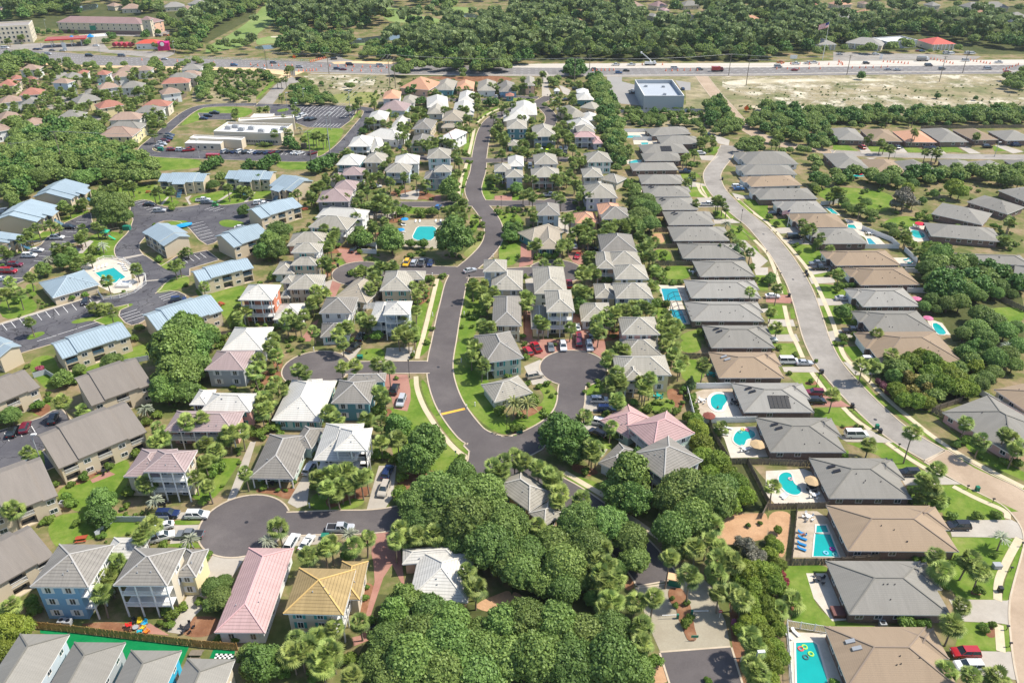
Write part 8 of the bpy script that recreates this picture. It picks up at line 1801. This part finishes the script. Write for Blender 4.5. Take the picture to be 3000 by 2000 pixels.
def mailbox(t,x,y):
    X,Y=g(t,x,y,.9); e=thing('mailbox','black post mailbox on the verge','mailbox',X,Y); m=MB(); m.bar((0,0,0),(0,0,1.0),.1,.1); m.build('post',[DARK],e); m=MB(); m.bar((-.28,0,1.12),(.28,0,1.12),.24,.26); m.build('box',[DARK],e)
for a in (('23',1208,948),('23',1840,1330),('23',2075,1450),('23',790,612),('23',475,295),('33',2205,1050),('33',2230,1205),('23',805,290),('13',215,1215),('13',115,945),('13',75,570),('13',455,1135),('12',1990,180),('12',2070,255),('12',2340,740),('33',2345,285),('33',2240,512),('13',262,1440)): mailbox(*a)
def bollard(t,x,y):
    X,Y=g(t,x,y,.6); e=thing('bollard','white marker bollard on the grass','bollard',X,Y); m=MB(); m.tube([(0,0,0),(0,0,1.2)],.12,8); m.build('post',[WHITE],e); m=MB(); m.tube([(0,0,1.2),(0,0,1.3),(0,0,1.36)],[.15,.15,.04],8); m.build('cap',[WHITE],e)
for a in (('21',1690,655),('21',1935,600),('21',2012,578),('21',1885,175),('21',1903,1060),('21',1452,105),('11',1620,955),('11',2178,780),('11',1895,225),('11',1622,1320),('11',1912,1312),('21',490,1505),('21',530,70)): bollard(*a)
def picnic(t,x,y,a,look,c):
    X,Y=g(t,x,y,.6); e=thing('picnic_table',look,'picnic table',X,Y,0,math.radians(a)); m=MB(); m.bar((-1.1,0,.75),(1.1,0,.75),.85,.07); m.build('table_top',[c],e)
    for s_ in (-1,1): m=MB(); m.bar((-1.1,s_*.8,.45),(1.1,s_*.8,.45),.3,.06); m.build('bench',[c],e)
    for s_ in (-.8,.8): m=MB(); m.bar((s_,-.8,.4),(s_,.8,.4),.08,.08); m.bar((s_,-.6,0),(s_,-.25,.72),.08,.08); m.bar((s_,.6,0),(s_,.25,.72),.08,.08); m.build('leg',[c],e)
RW=flat('red_wood',(.35,.07,.03),.8,.2)
for a in (('30',745,237,12,'red brown picnic table on the lawn below the taupe apartments',RW),('11',450,348,30,'red picnic table in the shade beside the blue roofed block',RW),('10',2030,1218,-40,'red picnic table on its concrete pad',RW),('10',1365,190,0,'red topped picnic table on a pale pad near the palms',RW),('10',735,690,15,'red picnic table beside the small patio',RW),('30',1800,1300,0,'wooden picnic bench beside the checkered game court',WOOD)): picnic(*a)
# playground
X,Y=g('10',985,625); e=thing('playground','wooden playground tower with green roof and slide','playground',X,Y)
for sx in (-1,1):
    for sy in (-1,1): m=MB(); m.bar((sx,sy,0),(sx,sy,3),.15,.15); m.build('post',[WOOD],e)
m=MB(); m.prism([(-1.1,-1.1),(1.1,-1.1),(1.1,1.1),(-1.1,1.1)],1.4,1.55); m.build('platform',[WOOD],e)
m=MB(); q=[(-1.3,-1.3),(1.3,-1.3),(1.3,1.3),(-1.3,1.3)]
for k in range(4): m.face([(*q[k],2.9),(*q[(k+1)%4],2.9),(0,0,4)])
m.build('canopy',[flat('play_green',(.02,.35,.22),.6,.05)],e); m=MB(); m.bar((1.1,-.5,1.5),(3.6,-1.2,.2),.7,.08); m.build('slide',[flat('play_green2',(.02,.4,.2),.4,.05)],e)
m=MB(); m.bar((-1,1,3),(3.5,3.5,3),.12,.12); m.bar((3.5,3.5,3),(3.2,4.2,0),.1,.1); m.bar((3.5,3.5,3),(4.0,2.8,0),.1,.1); m.build('swing_frame',[WOOD],e)
# covered boat
X,Y=g('10',1685,500,.9); e=thing('covered_boat','boat under a bright blue cover in the car park','boat',X,Y,0,math.radians(35)); V_=[]
m=MB()
def hull(u,v): w=1.2*math.sqrt(max(0,1-u*u))*(1 if u<0 else 1-.25*u); return (u*3.3,v*w,.6+1.0*math.sqrt(max(0,1-v*v))*(1-.35*u*u))
for i in range(12):
    for j in range(8):
        u0,u1=-1+i/6,-1+(i+1)/6; v0,v1=-1+j/4,-1+(j+1)/4; m.face([hull(u0,v0),hull(u1,v0),hull(u1,v1),hull(u0,v1)])
m.build('cover',[flat('tarp_blue',(.01,.30,.62),.5,.1,2)],e); m=MB(); m.bar((-2.6,0,.35),(3.9,0,.35),.3,.15); m.build('trailer',[GREYM],e)
for s_ in (-1,1): m=MB(); m.tube([(-.6,s_*.95-.1,.33),(-.6,s_*.95+.1,.33)],.33,10); m.build('wheel',[RUBBER],e)
# hot-tub terrace in the ring fence
X,Y=g('10',1150,1040,.5); e=thing('spa_terrace','white railed raised spa terrace beside the rectangular pool','spa',X,Y); m=MB(); m.prism([(-2.2,-2),(2.2,-2),(2.2,2),(-2.2,2)],0,.7); m.build('platform',[WHITE],e); m=MB(); m.tube([(0,0,.7),(0,0,.85)],1.2,14); m.build('tub',[WHITE],e)
m=MB(); 
for p,q in (((-2.2,-2),(2.2,-2)),((2.2,-2),(2.2,2)),((-2.2,2),(-2.2,-2))): rail(m,(*p,0),(*q,0),.7,True)
m.build('railing',[WHITE],e)
# pergola
X,Y=g('11',1058,1245,2.4); e=thing('pergola','white slatted pergola between the beige and white houses','pergola',X,Y)
for sx in (-2,2):
    for sy in (-1.8,1.8): m=MB(); m.bar((sx,sy,0),(sx,sy,2.5),.14,.14); m.build('post',[WHITE],e)
for k in range(8): m=MB(); m.bar((-2.3,-1.9+k*.54,2.6),(2.3,-1.9+k*.54,2.6),.1,.16); m.build('rafter',[WHITE],e)
def patio(t,x,y,c,n,where):
    X,Y=g(t,x,y,.5); e=thing('patio_table','round patio table '+where,'table',X,Y); M_={'w':WHITE,'d':DARK,'t':flat('teal_plastic',(.02,.35,.30),.5,.05)}[c]; W_={'w':'white','d':'dark','t':'teal'}[c]
    m=MB(); m.tube([(0,0,.70),(0,0,.75)],.6,12); m.build('table_top',[M_],e); m=MB(); m.tube([(0,0,0),(0,0,.7)],[.25,.05],8); m.build('pedestal',[M_],e)
    for k in range(n):
        a=2*math.pi*k/n+.4; q=thing('patio_chair',W_+' patio chair '+where,'chair',X+1.05*math.cos(a),Y+1.05*math.sin(a),0,a)
        m=MB(); m.prism([(-.25,-.25),(.25,-.25),(.25,.25),(-.25,.25)],.4,.46); m.build('seat',[M_],q); m=MB(); m.bar((.24,0,.46),(.32,0,.95),.5,.05); m.build('backrest',[M_],q)
        for sx in (-.2,.2):
            for sy in (-.2,.2): m=MB(); m.bar((sx,sy,0),(sx,sy,.4),.04,.04); m.build('leg',[M_],q)
for a in (('33',370,40,'w',5,'above the four blue loungers'),('33',470,610,'d',4,'on the grey roofed house patio'),('22',1830,295,'t',4,'behind the tan roofed house'),('22',1745,540,'w',4,'left of the bean shaped pool'),('22',2050,560,'d',4,'right of the bean shaped pool'),('22',2140,990,'w',4,'below the rounded pool'),('22',1345,500,'t',5,'beside the yellow house'),('23',400,1345,'d',4,'under the straw parasol'),('23',425,1410,'w',4,'below the straw parasol'),('12',1110,175,'w',4,'behind the second grey ranch row'),('13',930,575,'w',5,'beside the narrow pool fence'),('31',1060,1050,'d',3,'right of the ochre roofed house'),('20',950,1190,'d',4,'on the small brick patio'),('20',1510,1480,'d',4,'under the dusty pink house'),('30',1720,1060,'d',5,'right of the fire pit'),('21',150,1300,'d',2,'in the porch of the grey house'),('12',1660,930,'w',3,'at the empty square lawn'),('13',1360,510,'w',4,'beside the round ended pool')): patio(*a)
# gate furniture at the paved entrance
for (x,y,x2,look) in ((1525,940,1380,'left barrier arm lowered across the paved lane'),(1655,905,1805,'right barrier arm lowered across the paved lane')):
    A=g('32',x,y,1); B_=g('32',x2,y+(5 if x2<x else -2),1); e=thing('barrier_gate',look,'barrier',*A); m=MB(); m.prism([(-.2,-.2),(.2,-.2),(.2,.2),(-.2,.2)],0,1.15); m.build('housing',[UB],e)
    m=MB(); m.bar((0,0,1.0),(B_[0]-A[0],B_[1]-A[1],1.0),.1,.1); m.build('arm',[WHITE],e)
def sign(t,x,y,h,w,hh,c,look,shape='rect',c2=None,rz=0,nm='road_sign'):
    X,Y=g(t,x,y); e=thing(nm,look,'sign',X,Y,0,math.radians(rz)); m=MB(); m.bar((0,0,0),(0,0,h),.09,.09); m.build('post',[WHITE if w<1.3 else GREYM],e); m=MB()
    if shape=='rect': m.bar((-w/2,-.07,h-hh/2),(w/2,-.07,h-hh/2),.05,hh)
    elif shape=='round': m.tube([(0,-.07,h-hh/2),(0,-.11,h-hh/2)],w/2,16)
    else: m.face([(0,-.08,h-hh),(w/2,-.08,h-hh/2),(0,-.08,h),(-w/2,-.08,h-hh/2)]); m.face([(0,-.06,h-hh),(-w/2,-.06,h-hh/2),(0,-.06,h),(w/2,-.06,h-hh/2)])
    m.build('sign_plate',[c],e)
    if c2: m=MB(); m.bar((-w*.35,-.13,h-hh/2),(w*.35,-.13,h-hh/2),.02,hh*.16); m.build('white_bar',[c2],e)
SR=flat('sign_red',(.5,.02,.03),.5,.05); SO=flat('sign_orange',(.85,.16,.03),.5,.05); SGn=flat('sign_green',(.02,.22,.14),.5,.05); SP=flat('sign_purple',(.30,.10,.22),.5,.05)
sign('32',1905,965,2.1,.75,.75,SR,'round red no entry sign with white bar right of the paved entrance','round',WHITE); sign('32',2030,1030,1.6,.8,1.3,SP,'mauve notice board in the planting right of the entrance'); sign('32',1672,1178,1.5,1.3,.6,SGn,'green sign at the near tip of the planted island')
sign('32',2100,1370,1.3,.3,.3,WHITE,'small white marker sign beside the lower asphalt'); sign('21',1835,1050,1.6,.4,.5,SGn,'small green street sign beside the pavement end'); sign('11',1960,1010,2.2,.6,.6,DARK,'dark stop sign back at the road junction'); sign('02',2145,1050,5,3.2,3.2,SO,'large orange diamond warning sign beside the paved lane','dia')
sign('01',397,775,4.5,4,2.2,DARK,'dark electronic message board on the side road'); sign('01',342,698,5,3,5,WHITE,'white pylon sign at the highway side road'); sign('03',230,560,4,5,2.6,WHITE,'white billboard on the verge before the pale bank'); sign('00',602,470,6,3,6,WHITE,'white pylon price sign of the filling station'); sign('00',1165,492,7,2.5,2.5,SR,'red pylon sign of the restaurant',nm='pylon_sign'); sign('01',355,555,4,3,3,SO,'orange warning sign on the far side of the highway','dia'); sign('00',875,345,9,5,3.5,SGn,'green pylon sign above the filling station shop'); sign('03',1035,545,3.5,2,3.5,WHITE,'white sign column beside the bank drive'); sign('02',2245,545,7,3,2,flat('sign_blue',(.05,.2,.5),.5,.05),'blue sign at the edge of the pine wood')
# gate guard booth with orange top, in the shade at the entrance
X,Y=g('32',1500,625,1.2); e=thing('guard_booth','small dark kiosk with pale orange top at the head of the island','kiosk',X,Y,0,math.radians(-15)); m=MB(); m.prism([(-1.2,-.6),(1.2,-.6),(1.2,.6),(-1.2,.6)],0,1.9); m.build('body',[UB],e); m=MB(); m.prism([(-1.5,-.9),(1.5,-.9),(1.5,.9),(-1.5,.9)],1.9,2.1); m.build('roof',[flat('kiosk_top',(.7,.45,.25),.7,.05)],e)
# orange barrels along the road works
BAR=MB(); BAR.tube([(0,0,0),(0,0,.35),(0,0,.36),(0,0,.55),(0,0,.56),(0,0,1.1)],[.4,.36,.36,.34,.34,.26],8)
bm=BAR.mesh('drum',[SO]); sm=MB(); sm.tube([(0,0,.6),(0,0,.78)],[.345,.325],8); sb=sm.mesh('stripe',[WHITE]); BARR=[]
def barrels(t,x0,y0,x1,y1,n,look):
    for k in range(n):
        X,Y=g(t,x0+(x1-x0)*k/max(1,n-1)+R.uniform(-6,6),y0+(y1-y0)*k/max(1,n-1)+R.uniform(-2,2)); e=empty('traffic_barrel',X,Y,.06)
        for nme,me in (('drum',bm),('stripe',sb)): o=bpy.data.objects.new(nme,me); COL.objects.link(o); o.parent=e; o.scale=(1.15,1.15,1.25)
        tag(e,look,'traffic barrel','orange traffic barrels along the road works')
for a in (('00',1300,555,2300,600,7,'orange traffic barrel on the left stretch of the highway before the golf course'),('01',20,610,330,608,6,'orange traffic barrel where the pale side road meets the highway'),('01',400,660,560,650,6,'orange traffic barrel on the orange soil beside the pylon sign'),('01',500,575,640,535,9,'orange traffic barrel along the golf course turning'),('01',600,612,1200,625,9,'orange traffic barrel in the middle of the highway before the oaks'),('01',880,655,1150,660,4,'orange traffic barrel on the near kerb before the oaks'),
  ('02',745,655,930,650,6,'orange traffic barrel in the median near the dark cars'),('02',1200,600,1380,600,4,'orange traffic barrel beside the bucket truck'),('02',1410,655,1700,650,6,'orange traffic barrel in the median beyond the grey shop'),('03',80,640,480,635,5,'orange traffic barrel in the median before the white pickups'),('03',120,590,640,600,7,'orange traffic barrel beside the white pickups'),('03',650,570,690,600,5,'orange traffic barrel across the first bank drive'),('03',770,630,1100,625,6,'orange traffic barrel in the median opposite the banks'),('03',1060,570,1290,590,8,'orange traffic barrel at the second bank drive'),('03',1490,545,1700,590,8,'orange traffic barrel near the dump truck'),('03',1860,560,2040,590,7,'orange traffic barrel near the right hand works'),('03',2160,650,2300,600,6,'orange traffic barrel at the right edge of the highway')): barrels(*a)
# ---------------------------------------------------------------- people
def person(X,Y,z,joints,rad,skin,suit,look,hairc=(.05,.03,.02)):
    e=thing('person',look,'person',X,Y,z); me=bpy.data.meshes.new('body'); ns=list(joints); me.from_pydata([joints[k][0] for k in ns],[(ns.index(joints[k][1]),i) for i,k in enumerate(ns) if joints[k][1]],[])
    o=bpy.data.objects.new('body',me); COL.objects.link(o); o.parent=e; md=o.modifiers.new('skin','SKIN'); me.skin_vertices[0].data
    for i,k in enumerate(ns): r=rad[k]; me.skin_vertices[0].data[i].radius=(r,r)
    me.skin_vertices[0].data[0].use_root=True; s_=o.modifiers.new('sub','SUBSURF'); s_.levels=1; s_.render_levels=1; me.materials.append(flat('skin',skin,.6,.05))
    h=joints['head'][0]; m=MB(); m.ball((h[0],h[1]+.01,h[2]+.05),.115,0,10,6); m.build('hair',[flat('hair',hairc,.8,.1)],e)
    p=joints['pelvis'][0]; c=joints['waist'][0]; m=MB(); m.tube([p,c],[.165,.14],10); m.build('swimsuit',[flat('swimsuit_'+suit[0],suit[1],.7,.05)],e)
RAD=dict(pelvis=.14,waist=.12,chest=.15,neck=.055,head=.10,sl=.055,el=.042,hl=.03,sr=.055,er=.042,hr=.03,kl=.065,al=.045,kr=.065,ar=.045,tl=.035,tr=.035)
def joints_stand(): return dict(pelvis=((0,0,.95),None),waist=((0,0,1.12),'pelvis'),chest=((0,0,1.36),'waist'),neck=((0,0,1.5),'chest'),head=((0,-.01,1.66),'neck'),sl=((.2,0,1.42),'chest'),el=((.3,-.05,1.15),'sl'),hl=((.38,-.2,.98),'el'),sr=((-.2,0,1.42),'chest'),er=((-.3,-.05,1.15),'sr'),hr=((-.38,-.2,.98),'er'),kl=((.11,-.02,.5),'pelvis'),al=((.12,0,.08),'kl'),tl=((.13,-.16,.03),'al'),kr=((-.11,-.02,.5),'pelvis'),ar=((-.12,0,.08),'kr'),tr=((-.13,-.16,.03),'ar'))
X,Y=g('22',1890,608,.3); person(X,Y,-.75,joints_stand(),RAD,(.42,.25,.18),('black',(.02,.02,.03)),'person standing waist deep in the bean shaped pool')
J={k:((v[0][2]-.95,v[0][0],.52+max(0,(v[0][2]-1.0))*.45-v[0][1]*.3),v[1]) for k,v in joints_stand().items()}
X,Y=g('33',318,205,.4); person(X,Y,0,J,RAD,(.45,.27,.2),('red',(.5,.03,.05)),'person in a red swimsuit lying on a blue lounger by the rectangular pool')
# ---------------------------------------------------------------- labels: look + nearest landmark, then order along the picture
LM=[(n,x,y) for n,x,y in (('the octagonal pool',1245,672),('the left middle cul-de-sac',927,1080),('the lower left cul-de-sac',700,1530),('the right hand turning circle',1680,1085),('the pool side cul-de-sac',1050,800),
 ('the brick drive cul-de-sac',1630,795),('the yellow speed hump',1328,1205),('the paved entrance',2010,1800),('the ochre roofed house',940,1720),('the long pink roofed house',780,1700),('the blue walled tall house',200,1700),
 ('the pink roofed twin roofs',1900,1240),('the white fenced ring pool',320,810),('the clubhouse',190,820),('the playground',310,690),('the covered boat',537,655),('the taupe apartments',130,1200),('the green turf',440,1880),('the bean shaped pool',2110,1170),
 ('the kidney shaped pool',2315,1420),('the rounded pool',2180,1285),('the four blue loungers',2350,1580),('the long pool with rings',2380,1930),('the screen enclosure',1990,915),('the open meadow',2540,580),('the grey shop',1940,265),('the scarlet roofed bank',2750,130),
 ('the pale bank',2415,125),('the sandy field',2600,290),('the commercial building',660,380),('the striped car park',950,345),('the hotel',330,75),('the filling station',200,125),('the magenta restaurant',440,130),('the gatehouse',1630,268),('the brown paved lane',2120,330),
 ('the ranch street bend',2090,470),('the tan paved street',2900,1500),('the red lawn shrubs',2380,1690),('the bamboo thicket',2700,1130),('the golf course pond',1100,110),('the lilac walled house',1700,410),('the red walled house',775,885),('the teal walled house',1030,1200),
 ('the white balcony house',1020,1290),('the grey shaded pool terrace',1250,560),('the upper main road bend',1430,380),('the message board',880,235),('the orange roofed houses',1170,270),('the far ranch row',2650,400),('the far side street',2700,450),('the curved commercial lane',560,330),
 ('the red roofed quarter',240,260),('the leftmost houses',30,330),('the tall power pole',185,440),('the curved drive',400,700),('the lower car park',230,930),('the upper apartments',700,520),('the blue roofed row',700,620),('the main road straight',1340,950),('the central palm lawn',1430,1000),
 ('the large magnolia',1330,710),('the diagonal pavement',1700,1450),('the bare planting bed',2170,1540),('the lowest right lawn',2850,1950),('the upper right lawn',2850,1420),('the right hand driveway row',2400,900),('the middle driveway row',2330,750),('the left apartment lawn',380,1430),
 ('the picnic table lawn',260,1560),('the brick courtyard',1650,1005),('the three storey yellow house',1640,950),('the walled garden',1790,780),('the white triangular roof',1210,1680),('the oak canopy',1350,1500),('the lower canopy',1500,1850),('the golf course',800,60),('the round turning hedge',1555,1230))]
def near_lm(X,Y,skip=None):
    px,py=proj(X,Y,0); b=min(((px-l[1])**2+((py-l[2])*1.3)**2,l) for l in LM); l=b[1]; dx,dy=px-l[1],py-l[2]
    d=math.sqrt(b[0])
    if d<28: r='beside'
    elif abs(dx)>abs(dy)*1.2: r='right of' if dx>0 else 'left of'
    else: r='below' if dy>0 else 'above'
    return r,l[0],px,py
ORD=['','second','third','fourth','fifth','sixth','seventh','eighth','ninth','tenth','eleventh','twelfth','thirteenth','fourteenth','fifteenth','sixteenth','seventeenth','eighteenth','nineteenth','twentieth']
LST=[]
def addl(o,look,cat,X,Y,group=None):
    r,n,px,py=near_lm(X,Y); LST.append([o,look,cat,r,n,px,py,group])
WD={'c':'house','h':'ranch house','a':'apartment block'}
for (root,kind,roof,wall,ze,c,W) in HOUSES:
    if kind=='a': look=('blue metal roofed' if roof=='M' else 'taupe roofed')+' beige apartment block'; cat='apartment building'; gp='apartment blocks'
    else:
        st='single storey' if ze<4.2 else 'two storey' if ze<7 else 'three storey'
        rw=ROOFS[roof][1].replace(' roof','').replace('tiled','').replace('shingle','').replace('weathered ','').strip()
        wl=(WALLS[wall][1] if wall in WALLS else 'brick')
        look=(f'{rw} roofed {wl} walled '+('ranch house' if kind=='h' else st+' house')); cat='house'; gp='ranch houses' if kind=='h' else 'cottages'
    if c[1]>640: gp='houses in the far woods'
    addl(root,look,cat,c[0],c[1],gp)
for (e,kind,x,y,h,s) in PALMS:
    look={'palm':'sabal palm','date':'feather leaved date palm','silver':'silvery pindo palm'}[kind]
    if kind=='palm': look=('tall ' if h>6.0 else 'low ' if h<4.4 else '')+look+(' with broad crown' if s>1.16 else '')
    addl(e,look,'palm',x,y,'sabal palms through the estate' if kind=='palm' else look+'s')
for (e,w_,nm,x,y,h,r) in PLANTS: addl(e,w_,'tree' if 'tree' in nm or nm in('live_oak','conical_tree') else 'shrub',x,y,nm.replace('_',' ')+'s')
for (e,kind,colr,x,y) in CARS:
    kk={'suv':'SUV','sedan':'car','pickup':'pickup truck','van':'van','cart':'golf cart'}[kind]
    hw=y>500 and 560<0; addl(e,f'{colr} {kk}',{'suv':'car','sedan':'car','pickup':'pickup truck','van':'van','cart':'golf cart'}[kind],x,y,'cars in view')
done=set()
cnts={}
for (e,look,cat,x,y) in OTH: cnts[look]=cnts.get(look,0)+1
for (e,look,cat,x,y) in OTH:
    if cnts[look]==1 and 5<=len(look.split())<=16: tag(e,look,cat); continue
    addl(e,look,cat,x,y,look+'s' if cnts[look]>1 else None)
from collections import defaultdict
D=defaultdict(list)
for q in LST: D[(q[1],q[3],q[4])].append(q)
for key,qs in D.items():
    qs.sort(key=lambda q:q[5]); n=len(qs)
    for i,q in enumerate(qs):
        b=f'{q[1]} {q[3]} {q[4]}'
        if n==1: lab=b
        elif n==2: lab=('left ' if i==0 else 'right ')+b
        elif i==0: lab='leftmost '+b
        elif i==n-1: lab='rightmost '+b
        else: lab=(ORD[i] if i<len(ORD) else str(i+1)+'th')+' from left, '+b
        for a_,b_ in ((' from left,',','),(' walled',''),(' patio',''),('single storey ',''),('with mid green crown ',''),('with broad crown ',''),(' covered in pink blossom',''),('with bright yellow green crown ','')):
            if len(lab.split())>16: lab=lab.replace(a_,b_)
        tag(q[0],lab,q[2],q[7])
mx=max(len(o['label'].split()) for o in bpy.data.objects if 'label' in o)
print('LABELS',len(LST),'max words',mx)

# ---------------------------------------------------------------- haze
hz=MB(); hz.prism([(-1500,-120),(1500,-120),(1500,1500),(-1500,1500)],-1.0,124.0)
HM=bpy.data.materials.new('haze_air'); HM.use_nodes=True; hn=HM.node_tree; hn.nodes.remove(hn.nodes['Principled BSDF'])
pv=hn.nodes.new('ShaderNodeVolumePrincipled'); pv.inputs['Color'].default_value=(.80,.87,.95,1); pv.inputs['Density'].default_value=.00006; pv.inputs['Anisotropy'].default_value=.2
hn.links.new(pv.outputs[0],hn.nodes['Material Output'].inputs['Volume'])
ho=hz.build('haze',[HM]); ho['kind']='stuff'; ho['label']='thin pale summer haze filling the air over the whole estate'
